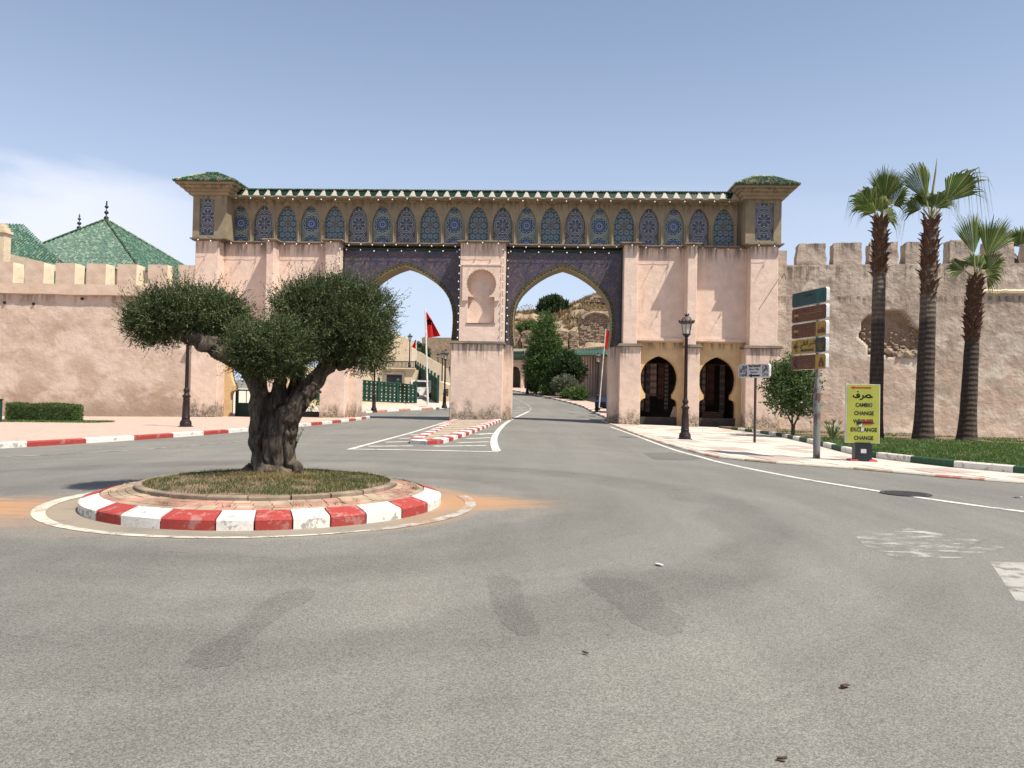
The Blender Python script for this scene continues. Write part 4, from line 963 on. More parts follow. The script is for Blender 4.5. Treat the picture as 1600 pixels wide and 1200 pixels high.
# widened foot at the top, as the pale tiles flare again under the eave
st.poly(sp_, 0, 0.05)
stm = st.mesh('stepped_tile', MA['merlon_tile'])
n = 45
for i in range(n):
    u = FU0+.35+(FU1-FU0-.7)*i/(n-1); link('stepped_tile', stm, gate, (u, .352+random.uniform(-.004, .004), 14.565), (-atan(sl_), random.uniform(-.015, .015), 0))
rt = MB()
for i in range(int((FU1-FU0)/.16)):
    u = FU0+.08+i*.16; rt.tube([(u, .50, 15.02), (u, 1.5, 15.22)], .06, 6); rt.tube([(u, 2.5, 15.02), (u, 1.5, 15.22)], .06, 6)
rt.add([(FU0, .55, 15.03), (FU1, .55, 15.03), (FU1, 1.5, 15.2), (FU0, 1.5, 15.2), (FU0, 2.45, 15.03), (FU1, 2.45, 15.03)], [(0, 1, 2, 3), (3, 2, 5, 4)])
stuff(obj('parapet_roof_tiles', rt, MA['green_tile'], gate))

# corner towers
def tower(u0, u1, e0, e1, r0, r1, pan, bleach):
    v0, v1 = -.08, 1.25; vc = (v0+v1)/2
    mb = MB(); p0, p1 = pan
    mb.poly([(u0, 11.6), (u1, 11.6), (u1, 14.42), (u0, 14.42)], v0, v0+.14, holes=[[(p0, 11.78), (p1, 11.78), (p1, 14.18), (p0, 14.18)][::-1]])
    mb.box(u0, u1, v0+.14, v1, 11.6, 14.42); obj('tower_body', mb, MA['brown'], gate)
    pm = MB(); pm.box(-(p1-p0)/2, (p1-p0)/2, 0, .03, 0.0, 2.4); o = obj('mosaic_niche', pm, MA['zT'], gate, ((p0+p1)/2, v0+.109, 11.78))
    # side panel facing the frieze
    c = MB()
    w0 = e0; w1 = e1; ve = (v1-v0)/2+(e1-e0-(u1-u0))/2
    for i, (f, z0, z1) in enumerate(((.30, 14.42, 14.60), (.52, 14.60, 14.80), (.76, 14.80, 14.98), (1.0, 14.98, 15.16))):
        a = u0+(e0-u0)*f; b = u1+(e1-u1)*f; va = v0+(vc-ve-v0)*f; vb = v1+(vc+ve-v1)*f
        c.frustum((a+.08, b-.08, va+.08, vb-.08, z0), (a, b, va, vb, z1-.05)); c.box(a, b, va, vb, z1-.05, z1)
    obj('tower_cornice', c, MA['brown'], gate)
    # hipped roof with rows of barrel tiles
    e0r, e1r = e0-.06, e1+.06; va, vb = vc-ve-.06, vc+ve+.06; zt = 16.02; ze = 15.17; ra, rb_ = r0, r1
    rf = MB(); rf.add([(e0r, va, ze), (e1r, va, ze), (e1r, vb, ze), (e0r, vb, ze), (ra, vc, zt), (rb_, vc, zt)], [(0, 1, 5, 4), (1, 2, 5), (2, 3, 4, 5), (3, 0, 4), (0, 3, 2, 1)])
    ro = obj('tower_roof', rf, MA['green_tile'], gate)
    tl = MB()
    def col(p, q):
        L = (q-p).length; k = max(1, int(L/.26)); d = (q-p)/k
        for i in range(k):
            a_ = p+d*i; b_ = p+d*(i+1.12); tl.tube([a_+Vector((0, 0, .035+random.uniform(0, .015))), b_+Vector((0, 0, .01))], [.078, .058], 6, 1 if (bleach and random.random() < bleach) else 0)
    m = int((e1r-e0r)/.165)
    for i in range(m+1):
        u = e0r+(e1r-e0r)*i/m
        for vv in (va-.05, vb+.05):
            # where this column meets the ridge or hip
            if u < ra: t = (u-e0r)/(ra-e0r)
            elif u > rb_: t = (e1r-u)/(e1r-rb_)
            else: t = 1
            if t > .03: col(Vector((u, vv, ze-.01)), Vector((u, vv+(vc-vv)*t, ze+(zt-ze)*t)))
    m = int((vb-va)/.165)
    for i in range(m+1):
        v = va+(vb-va)*i/m; t = 1-abs(v-vc)/((vb-va)/2)
        if t > .03:
            col(Vector((e0r-.05, v, ze-.01)), Vector((e0r+(ra-e0r)*t, v, ze+(zt-ze)*t))); col(Vector((e1r+.05, v, ze-.01)), Vector((e1r+(rb_-e1r)*t, v, ze+(zt-ze)*t)))
    for (x, y_, z) in ((e0r, va, ze), (e0r, vb, ze)): tl.tube([(x, y_, z+.04), (ra, vc, zt+.05)], .085, 6)
    for (x, y_, z) in ((e1r, va, ze), (e1r, vb, ze)): tl.tube([(x, y_, z+.04), (rb_, vc, zt+.05)], .085, 6)
    tl.tube([(ra, vc, zt+.05), (rb_, vc, zt+.05)], .10, 6)
    stuff(obj('roof_tiles', tl, [MA['green_tile'], MA['bleached_tile']], ro))
    ev = MB()
    for (x0, x1, y0, y1) in ((e0r, e1r, va-.02, va+.03),): ev.box(x0, x1, y0, y1, ze-.07, ze)
    obj('eave_board', ev, MA['trim_green'], gate)
tower(-21.25, -19.0, -22.15, -18.2, -20.75, -19.9, (-20.80, -19.80), 0.12)
tower(14.68, 16.93, 13.9, 17.75, 15.3, 16.5, (15.29, 16.45), 0.45)
# shop room behind the right-hand bays
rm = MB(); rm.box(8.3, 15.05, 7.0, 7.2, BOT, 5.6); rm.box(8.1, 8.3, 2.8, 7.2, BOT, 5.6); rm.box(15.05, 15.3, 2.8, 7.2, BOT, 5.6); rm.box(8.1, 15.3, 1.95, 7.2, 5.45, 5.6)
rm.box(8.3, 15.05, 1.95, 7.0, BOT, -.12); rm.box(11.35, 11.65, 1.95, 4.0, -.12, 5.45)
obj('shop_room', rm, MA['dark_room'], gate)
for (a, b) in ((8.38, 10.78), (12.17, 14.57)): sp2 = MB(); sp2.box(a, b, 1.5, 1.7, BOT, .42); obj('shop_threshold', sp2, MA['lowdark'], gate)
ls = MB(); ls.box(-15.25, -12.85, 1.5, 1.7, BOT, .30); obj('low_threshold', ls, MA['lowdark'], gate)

# rugs hanging in the shop openings
rl = [(8.72, 2.3, .34, 3.2, 1, 'cream and red rug hanging leftmost in the left shop arch'), (9.12, 2.2, .30, 3.3, 3, 'dark narrow rug hanging second from the left in the left shop arch'),
      (9.5, 2.25, .42, 2.2, 1, 'pale low-hung rug in the middle of the left shop arch'), (10.02, 2.3, .38, 2.4, 0, 'red patterned rug right of the middle in the left shop arch'),
      (10.42, 2.5, .26, 3.2, 2, 'striped rug hanging rightmost in the left shop arch'), (12.55, 2.3, .36, 3.4, 2, 'striped rug hanging leftmost in the right shop arch'),
      (12.98, 2.6, .26, 3.3, 1, 'narrow pale rug second from the left in the right shop arch'), (13.5, 2.9, .5, 2.7, 0, 'wide red rug in the middle of the right shop arch'),
      (14.2, 2.4, .34, 3.3, 3, 'dark rug hanging rightmost in the right shop arch')]
for (u, v, w, h, k, lb) in rl:
    mb = MB(); nn = 8; vs = []
    for i in range(nn+1):
        x = -w/2+w*i/nn; yy = 0.03*sin(i*1.7+u)
        vs += [(x, yy, 0), (x, yy*.4, h), (x, yy+.015, 0), (x, yy*.4+.015, h)]
    fs = []
    for i in range(nn):
        a = i*4; b = a+4; fs += [(a, b, b+1, a+1), (a+2, a+3, b+3, b+2), (a, a+2, b+2, b)]
    mb.add(vs, fs); z0 = (4.0-h)
    p = GW(u, v+1.3, z0-.0); o = obj('hanging_rug', mb, MA['rugs'][k], None, p, (0, 0, -GA)); tag(o, lb, 'rug', 'rugs hanging in the shop arches')
    
for (u0, u1, z, lb) in ((8.4, 10.8, 4.02, 'wooden rail carrying rugs inside the left shop arch'), (12.2, 14.6, 4.02, 'wooden rail carrying rugs inside the right shop arch')):
    mb = MB(); mb.tube([(u0-(u0+u1)/2, 0, 0), (u1-(u0+u1)/2, 0, 0)], .035, 8); p = GW((u0+u1)/2, 3.65, z)
    tag(obj('rug_rail', mb, MA['wood'], None, p, (0, 0, -GA)), lb, 'rail')
# wooden shop shutter leaf leaning in the left shop arch, and planks in the right one
mb = MB(); mb.box(0, .5, 0, .04, 0, 1.3)
for k in range(3): mb.box(.04+k*.16, .14+k*.16, -.02, 0, .08, 1.22)
tag(obj('leaning_board', mb, MA['slab_pink'], None, GW(10.25, 1.95, -.1), (0, radians(18), -GA)), 'pale board leaning at the right inside the left shop arch', 'board')
root = thing('shop_bench', 'dark slatted wooden bench standing inside the right shop arch', 'bench', GW(13.3, 2.2, -.12), -GA)
for k in range(4): mb = MB(); mb.box(-.7, .7, -.2+k*.11, -.12+k*.11, .42, .45); obj('slat', mb, MA['wood'], root)
for k in range(3): mb = MB(); mb.box(-.7, .7, .24, .27, .55+k*.14, .64+k*.14); obj('slat', mb, MA['wood'], root)
for x in (-.62, .62): mb = MB(); mb.box(x-.03, x+.03, -.2, .24, 0, .42); mb.box(x-.03, x+.03, .20, .24, .42, 1.0); obj('bench_frame', mb, MA['wood'], root)
# green sheet gate in the outer left bay
root = thing('sheet_metal_gate', 'dark green metal gate closing the outer horseshoe arch left of the olive trunk', 'gate', GW(-17.85, 2.3, -.3), -GA)
mb = MB(); mb.box(-1.15, 1.15, 0, .05, 0.05, 1.0); obj('gate_panel', mb, MA['gate_green'], root)
fr = MB(); fr.box(-1.2, -1.0, -.03, .06, 0, 2.0); fr.box(1.1, 1.2, -.03, .06, 0, 2.0); fr.box(-1.0, 1.1, -.03, .06, 1.9, 2.0); fr.box(-1.0, 1.1, -.03, .06, 1.0, 1.09); obj('gate_frame', fr, MA['gate_green'], root)
for k in range(3): mb = MB(); mb.box(-.48+k*.5, -.44+k*.5, 0, .04, 1.09, 1.9); obj('bar', mb, MA['gate_green'], root)

# strings of lights along ledge, cornice and pier edges
bm_ = MB(); bm_.ball((0, 0, -.06), .043, 8, sq=1.25); bulb = bm_.mesh('bulb', MA['bulb']); smoothen(bulb)
def lights(label, pts, drop=0.10):
    root = thing('string_lights', label, 'string lights', (0, 50.3, 0), -GA, 'strings of festive bulbs on the gate')
    w = MB()
    for i, (a, b) in enumerate(zip(pts, pts[1:])):
        m = Vector(a).lerp(Vector(b), .5)+Vector((0, 0, -.05)); w.tube([a, m, b], .010, 4, caps=False)
    obj('wire', w, MA['wire'], root)
    for p in pts: link('bulb', bulb, root, (p[0], p[1]-.02, p[2]-random.uniform(0, drop)), (random.uniform(-.3, .3), random.uniform(-.3, .3), 0))
    return root
def rods(pts, lens):
    return
pts = []
for (u0, u1, v) in segs:
    k = max(1, int((u1-u0)/.78))
    for i in range(k): pts.append((u0+(u1-u0)*(i+.5)/k, v-.34, 11.50))
lights('string of small white bulbs along the ledge between the arches and the frieze', pts)
br = MB()
for p in pts: br.tube([(p[0], p[1]+.1, 11.56), (p[0]+random.uniform(-.05, .05), p[1]-random.uniform(.15, .55), 11.56)], .016, 5)
obj('light_bracket', br, MA['wire'], gate)
lights('string of small white bulbs under the tiled parapet of the gate', [(FU0+.5+i*.95, .36, 14.46) for i in range(35) if i not in (9, 16, 27)])
lights('second row of bulbs over the left mosaic arch, below the ledge', [(-11.2+i*.92, .88, 11.18) for i in range(9)])
lights('second row of bulbs over the right mosaic arch, below the ledge', [(-.3+i*.92, .88, 11.18) for i in range(8)])
for lb, u, v in (('vertical string of bulbs down the left edge of the middle pier', -3.56, -.06), ('vertical string of bulbs down the right edge of the middle pier front', -.72, -.1), ('vertical string of bulbs beside the right mosaic arch on the middle pier', -.46, .9),
              ('vertical string of bulbs on the pier at the left side of the left mosaic arch', -11.42, .0)):
    lights(lb, [(u+random.uniform(-.02, .02), v, 11.1-i*.52) for i in range(12)], .04)

# ------------------------------------------------------------------ the two rampart walls
def rough_wall(root, x0, x1, z0, z1, v, thick, mat, step=0.16, amp=0.05, hole=None, holemat=None, back=0.4, name='wall_face', seed=0):
    nx = int((x1-x0)/step)+1; nz_ = int((z1-z0)/step)+1; xs = np.linspace(x0, x1, nx); zs = np.linspace(z0, z1, nz_); V = []; ins = []
    for z in zs:
        for x in xs:
            d = amp*(mnoise.noise((x*.35+seed, z*.35, 1))+.5*mnoise.noise((x*1.1+seed, z*1.1, 4))+.3*mnoise.noise((x*3+seed, z*3, 8)))
            h = False
            if hole and inside(x+.12*mnoise.noise((x*2, z*2, 3)), z+.12*mnoise.noise((x*2, z*2, 9)), hole): h = True; d = back+.10*mnoise.noise((x*2.2, z*2.2, 2))+.08*mnoise.noise((x*6, z*6, 2))
            ins.append(h); V.append((x, v+d, z))
    mb = MB(); f1 = []; f2 = []
    for j in range(nz_-1):
        for i in range(nx-1):
            a = j*nx+i; q = (a, a+1, a+nx+1, a+nx); (f2 if hole and sum(ins[k] for k in q) >= 2 else f1).append(q)
    mb.add(V, f1, 0)
    if f2: mb.f.extend(f2); mb.m.extend([1]*len(f2))
    o = obj(name, mb, [MA[mat]]+([MA[holemat]] if holemat else []), root, smooth=False)
    o.data.polygons.foreach_set('use_smooth', [True]*len(o.data.polygons))
    bx = MB(); bx.box(x0, x1, v+.65, v+thick, z0, z1); 
    bx.add([(x0, v-.02, z0), (x0, v+.65, z0), (x0, v+.65, z1), (x0, v-.02, z1)], [(0, 3, 2, 1)]); bx.add([(x1, v-.02, z0), (x1, v+.65, z0), (x1, v+.65, z1), (x1, v-.02, z1)], [(0, 1, 2, 3)])
    obj('wall_core', bx, MA[mat], root)
    return o
def merlon(w, h, t, amp, seed, mat, root, x, v, z, flare=0.0):
    """a rough battlement block with uneven edges"""
    n = 6; nv = 8; mb = MB(); bm = bmesh.new()
    bmesh.ops.create_cube(bm, size=1); bmesh.ops.subdivide_edges(bm, edges=bm.edges[:], cuts=5, use_grid_fill=True)
    for q in bm.verts:
        c = q.co; c.x *= w*(1+flare*(0.5-c.z)); c.y *= t; c.z = (c.z+.5)*h
        k = Vector((c.x+x, c.y, c.z+seed))
        c += Vector((mnoise.noise(k*1.6), mnoise.noise(k*1.6+Vector((5, 0, 0))), mnoise.noise(k*1.6+Vector((0, 9, 0)))*(1 if c.z > .2 else 0)))*amp
    me = bpy.data.meshes.new('merlon'); bm.to_mesh(me); bm.free(); me.materials.append(MA[mat]); me.materials.append(MA['merlon_sun_side' if mat == 'merlon_l' else mat])
    me.polygons.foreach_set('material_index', [1 if p.normal.x > .7 else 0 for p in me.polygons]); me.polygons.foreach_set('use_smooth', [True]*len(me.polygons))  # right-hand faces of the left merlons get the painted-in sunlight
    try: me.set_sharp_from_angle(angle=radians(38))
    except Exception: pass
    return link('merlon', me, root, (x, v, z))
# left wall (runs parallel to the gate, a little behind its front)
lw = thing('left_rampart', 'long pink battlemented rampart wall left of the gate, damp-stained at its foot', 'wall', (0, 51.15, 0), -radians(0.6))
rough_wall(lw, -52, -21.1, -1.2, 7.74, 0.15, 2.2, 'leftwall', 0.2, 0.05, seed=3)
mb = MB(); nseg = 70
vs = []; fs = []
for i in range(nseg+1):
    x = -52+(52-21.1)*i/nseg; zz = 7.74+.05*mnoise.noise((x*.4, 0, 1))+.02*mnoise.noise((x*2, 0, 1)); vv = -.10+.02*mnoise.noise((x*.8, 3, 1))
    vs += [(x, .5, zz), (x, vv, zz), (x, vv-.0, zz+.10), (x, vv+.03, 8.42), (x, 1.6, 8.42), (x, 1.6, zz)]
for i in range(nseg):
    a = i*6; b = a+6; fs += [(a+k, b+k, b+k+1, a+k+1) for k in range(5)]
fs = [f for f in fs]; mb.add(vs, fs); mb.box(-52, -21.1, .0, 1.58, 8.36, 8.42)
o = obj('parapet', mb, MA['merlon_l'], lw, smooth=True)
xs = [at(px, 430, 51.2).x for px in (-93, -44, 2, 50.5, 99.5, 148.5, 197, 245.5, 294)]
xs[-1] -= 0.0
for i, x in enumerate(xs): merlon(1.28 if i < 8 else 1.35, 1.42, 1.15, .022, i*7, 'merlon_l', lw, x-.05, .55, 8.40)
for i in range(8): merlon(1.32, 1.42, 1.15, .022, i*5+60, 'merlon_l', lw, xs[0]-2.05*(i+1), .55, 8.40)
for (px, py) in ((2, 472), (48, 474), (125, 466)):
    p = at(px, py, 51.3); mb = MB(); mb.tube([(p.x, .05, p.z), (p.x, .45, p.z)], .09, 10); obj('putlog_hole', mb, MA['ink'], lw)
# low plastered block at the foot of the gate's left pier
# right wall, turned a little towards the street
RWA = radians(10.0); RW0 = GW(17.45, 1.15)
rw = thing('right_rampart', 'old weathered battlemented rampart wall behind the palms with a hole of bare stones', 'wall', (RW0.x, RW0.y, 0), -RWA)
def WR(px, py):                                            # pixel to wall-plane coordinates
    d = ray(px, py); nrm = Vector((sin(RWA), cos(RWA), 0)); t = (RW0-Vector((0, 0, EYE))).dot(nrm)/d.dot(nrm)
    P = Vector((0, 0, EYE))+d*t; return ((P.x-RW0.x)*cos(RWA)-(P.y-RW0.y)*sin(RWA), P.z)
hole = [WR(*p) for p in [(1346, 507), (1352, 497), (1365, 492), (1380, 489), (1395, 485), (1408, 489), (1418, 497), (1424, 508), (1436, 515), (1445, 528), (1446, 552), (1430, 555), (1405, 556), (1380, 553), (1360, 552), (1352, 535), (1345, 524)]]
zc = WR(1250, 414)[1]
rough_wall(rw, 0, 34, -1.4, zc, 0.0, 2.4, 'oldwall', 0.14, 0.07, hole, 'rubble', 0.42, seed=11)
mer = [(1248, 1289, 380), (1304, 1346, 379), (1359, 1402, 378), (1415, 1451, 378), (1484, 1520, 374), (1543, 1584, 377), (1606, 1650, 377), (1668, 1712, 377)]
for i, (a, b, t) in enumerate(mer):
    u0, u1 = WR(a if i < 2 else a+2, 400)[0], WR(b, 400)[0]; zt = WR((a+b)/2, t)[1]
    merlon(u1-u0+.05, zt-zc+.12, 1.25, .10, i*9+3, 'merlon_r', rw, (u0+u1)/2, .66, zc-.12, 0.06)
for (a, b, z0, z1) in ((1289, 1304, 416, 408), (1451, 1484, 414, 404)):
    pass
# plaster lip and break at mid height on the right
lip = MB(); n = 26; vs = []; fs = []
for i in range(n+1):
    px = 1532+(1610-1532)*i/n; (u, z), e = WR(px, 455+3*mnoise.noise((px*.08, 0, 0))), .05*mnoise.noise((px*.3, 1, 0))
    vs += [(u, .06, z+.16+e), (u, -.16, z+.02+e*.5), (u, -.15, z-.12-e), (u, .06, z-.2)]
for i in range(n):
    a = i*4; b = a+4; fs += [(a+k, a+k+1, b+k+1, b+k) for k in range(3)]
fs += [(0, 1, 2, 3)[::-1]]; lip.add(vs, fs); obj('plaster_lip', lip, MA['cream'], rw, smooth=True)
# bare stones in the hole and along its foot
def rock(r, seed, mat='stone', sq=.7):
    bm = bmesh.new(); bmesh.ops.create_icosphere(bm, subdivisions=1, radius=r)
    for v in bm.verts:
        v.co *= 1+.28*mnoise.noise(v.co*(2.2/r)+Vector((seed, 0, 0))); v.co.z *= sq
    me = bpy.data.meshes.new('stone'); bm.to_mesh(me); bm.free(); me.materials.append(MA[mat]); return me
rocks = [rock(.13+.02*i, i*3.1) for i in range(6)]
random.seed(21); k = 0
for _ in range(900):
    u = random.uniform(min(p[0] for p in hole), max(p[0] for p in hole)); z = random.uniform(min(p[1] for p in hole), min(p[1] for p in hole)+2.1)
    zz = (z-min(p[1] for p in hole))/2.1
    if not inside(u, z, hole) or random.random() < zz*.9: continue
    big = zz < .16
    link('stone', random.choice(rocks), rw, (u, .40-(.2 if big else 0.05), z), (random.uniform(-.4, .4), random.uniform(-.4, .4), random.uniform(0, 6)), random.uniform(1.1, 2.0) if big else random.uniform(.45, .95)); k += 1
    if k > 110: break
# buttress stub / thick tan end beside the gate, with the leaning wire bracket
mb = MB(); mb.tube([(17.3, 1.0, 9.6), (17.25, .2, 9.75), (17.2, -.2, 9.3)], .02, 5); mb.tube([(16.9, -.02, 9.5), (15.6, -.03, 7.4)], .012, 4); obj('wall_bracket', mb, MA['wire'], gate)

# ------------------------------------------------------------------ street lamps
def make_lamp(loc, label):
    t = thing('street_lamp', label, 'street lamp', loc, 0.2, 'dark brown lantern street lamps')
    b = MB(); b.lathe([(.30, 0), (.30, .03), (.235, .05), (.235, .17), (.215, .20), (.22, .24), (.17, .28), (.155, .36), (.175, .39), (.155, .42), (.14, .9), (.12, 1.12), (.135, 1.15), (.12, 1.2), (.165, 1.26), (.17, 1.30), (.11, 1.34), (.085, 1.42), (.12, 1.48), (.125, 1.53), (.085, 1.6), (.075, 1.66)], 16)
    obj('base', b, MA['lamp_iron'], t, smooth=True)
    p = MB(); p.lathe([(.075, 1.66), (.062, 3.95), (.08, 3.98), (.06, 4.02), (.05, 4.06), (.085, 4.10), (.10, 4.14)], 12); obj('pole', p, MA['lamp_iron'], t, smooth=True)
    g = MB(); n = 6; z0, z1 = 4.20, 4.62; r0, r1 = .135, .205
    g.lathe([(r0, z0), (r1, z1)], n); ln = obj('lantern_glass', g, MA['lamp_glass'], t)
    f = MB()
    for k in range(n):
        a = 2*pi*k/n; f.tube([(r0*1.03*cos(a), r0*1.03*sin(a), z0), (r1*1.03*cos(a), r1*1.03*sin(a), z1)], .013, 4)
    f.lathe([(.07, 4.13), (.16, 4.17), (.165, 4.21), (.14, 4.22)], 12); obj('lantern_frame', f, MA['lamp_iron'], t)
    c = MB(); c.lathe([(.20, 4.60), (.255, 4.63), (.28, 4.68), (.285, 4.72), (.25, 4.74), (.20, 4.80), (.15, 4.87), (.08, 4.915), (.05, 4.93)], 16); cp = obj('lantern_cap', c, MA['lamp_cap'], t, smooth=True)
    e = MB()
    for k in range(12):
        a = 2*pi*k/12; e.tube([(.275*cos(a), .275*sin(a), 4.66), (.315*cos(a), .315*sin(a), 4.77)], [.03, .012], 5)
    obj('crest', e, MA['lamp_iron'], cp)
    w = MB(); w.lathe([(.045, 4.92), (.085, 4.95), (.06, 4.97)], 10)
    for k in range(6): a = 2*pi*k/6; w.tube([(.06*cos(a), .06*sin(a), 4.95), (.10*cos(a), .10*sin(a), 5.03)], [.028, .012], 5)
    obj('crown_finial', w, MA['lamp_iron'], cp)
    return t
p = G(1070, 687); p.z = gz(p.x, p.y)+.03
lamp = make_lamp(p, 'tall dark brown street lamp standing on the right pavement before the shop arches')
q = GG(290, 667, .13)
dup(lamp, q, .5, 'dark street lamp on the left pavement whose lantern is hidden by the olive tree')
for (px, Y, lb, sc) in ((585, 63, 'dark street lamp in front of the green fence, its top in the olive foliage', None), (695, 67, 'dark street lamp just left of the middle pier seen through the left arch', None), (690.5, 86, 'farther street lamp half hidden behind the one beside the middle pier', None),
                    (639, 92, 'small street lamp rising above the balcony railing behind the green fence', None), (683.5, 120, 'farthest small street lamp by the sloping wall seen through the left arch', None), (824, 96, 'street lamp at the left of the bright conifer beyond the right arch', None),
                    (934, 68, 'street lamp beside the red flag on the far right pavement', None), (956.5, 60, 'street lamp partly hidden by the pier at the right side of the right arch', None)):
    g = gat(px, Y, .12); extra = 0
    if px == 639: g.z += 2.0
    dup(lamp, g, px*.1, lb, sc)
mb = MB(); 
for k in range(5):
    for j in range(6): mb.ball((.12*cos(j*1.05+k), .12*sin(j*1.05+k), .12+.13*k), .06, 6)
g = gat(698, 66.7, 1.1); tag(obj('hanging_planter', mb, MA['lamp_iron'], None, g, (0, 0, 0), True), 'dark ornamental cluster fixed on the lamp post beside the middle pier', 'ornament')

# ------------------------------------------------------------------ text
def text_mesh(s, size, mat, ext=0.002, bold=0.0, name='lettering', shear=0.0):
    cu = bpy.data.curves.new('txt', 'FONT'); cu.body = s; cu.size = size; cu.extrude = ext; cu.offset = bold; cu.align_x = 'CENTER'; cu.align_y = 'CENTER'; cu.shear = shear; cu.resolution_u = 2
    o = bpy.data.objects.new('txt', cu); COL.objects.link(o); dg = bpy.context.evaluated_depsgraph_get(); me = bpy.data.meshes.new_from_object(o.evaluated_get(dg))
    bpy.data.objects.remove(o); bpy.data.curves.remove(cu); me.materials.clear(); me.materials.append(MA[mat]); me.name = name; return me
def put_text(s, size, mat, parent, x, z, y=-0.004, bold=0.0, sx=1.0, name='lettering', rz=0.0):
    o = link(name, text_mesh(s, size, mat, bold=bold), parent, (x, y, z), (pi/2, 0, 0), (sx, 1, 1)); 
    if rz: o.rotation_euler = (pi/2, rz, 0)
    return o
def flat(parent, name, pts, mat, y0=-.004, th=.004): mb = MB(); mb.poly(pts, y0, y0+th); return obj(name, mb, MA[mat], parent)
def strokes(parent, name, paths, w, mat, y=-.005):
    """brush-like strokes for Arabic script"""
    mb = MB()
    for path in paths:
        if len(path) == 1: (x, z), = path; mb.poly([(x-w*.7, z), (x, z-w*.7), (x+w*.7, z), (x, z+w*.7)], y, y+.004); continue
        p = smooth_line([Vector(q) for q in path], 2); r = ribbon(p, w)
        n = len(p)
        for i in range(n-1):
            q = [r[i], r[i+1], r[2*n-2-i], r[2*n-1-i]]
            mb.add([(a, y, b) for a, b in q]+[(a, y+.004, b) for a, b in q], [(0, 1, 2, 3), (3, 2, 1, 0), (0, 4, 5, 1), (2, 6, 7, 3)])
    return stuff(obj(name, mb, MA[mat], parent)) if len(paths) > 3 else obj(name, mb, MA[mat], parent)

# tourist direction sign: five boards on a post
PX, PY = 8.51, 21.75
ds = thing('direction_sign', 'galvanised post carrying five stacked direction boards, green on top, the others brown and ochre', 'road sign', (PX, PY, gz(PX, PY)+.03), 0)
ps = MB(); ps.lathe([(.095, 0), (.095, 1.95), (.085, 2.05), (.062, 2.12), (.06, 4.70), (.02, 4.72)], 14); obj('post', ps, MA['galv'], ds, smooth=True)
dirv = Vector((.36, -1.6, 0)); L = 1.64; rz = atan2(dirv.y, dirv.x)
cx, cy = 8.33-PX, 22.0-PY
nrm = Vector((-sin(rz), cos(rz), 0))
def arrow(parent, x, z, s, mat, w=.07):
    a = MB()
    for d in (1, -1):
        q = [(x-s*.9, z), (x+s*.2, z+d*s), (x+s*.2+w*1.1, z+d*s), (x-s*.9+w*1.6, z)]
        a.poly(q, -.006, -.002)
    a.poly([(x-s*.7, z-w*.5), (x+s*.75, z-w*.5), (x+s*.75, z+w*.5), (x-s*.7, z+w*.5)], -.0065, -.001)
    return obj('arrow', a, MA[mat], parent)
boards = [('sign_green', 'sign_green2'), ('sign_brown', None), ('sign_brown', 'sign_ochre'), ('sign_ochre', 'sign_ink'), ('sign_brown', 'sign_ochre')]
lbs = ['dark green top board', 'brown second board with pale arrow', 'brown third board with mosque pictogram', 'ochre fourth board with crown pictogram', 'brown lowest board with dome pictogram']
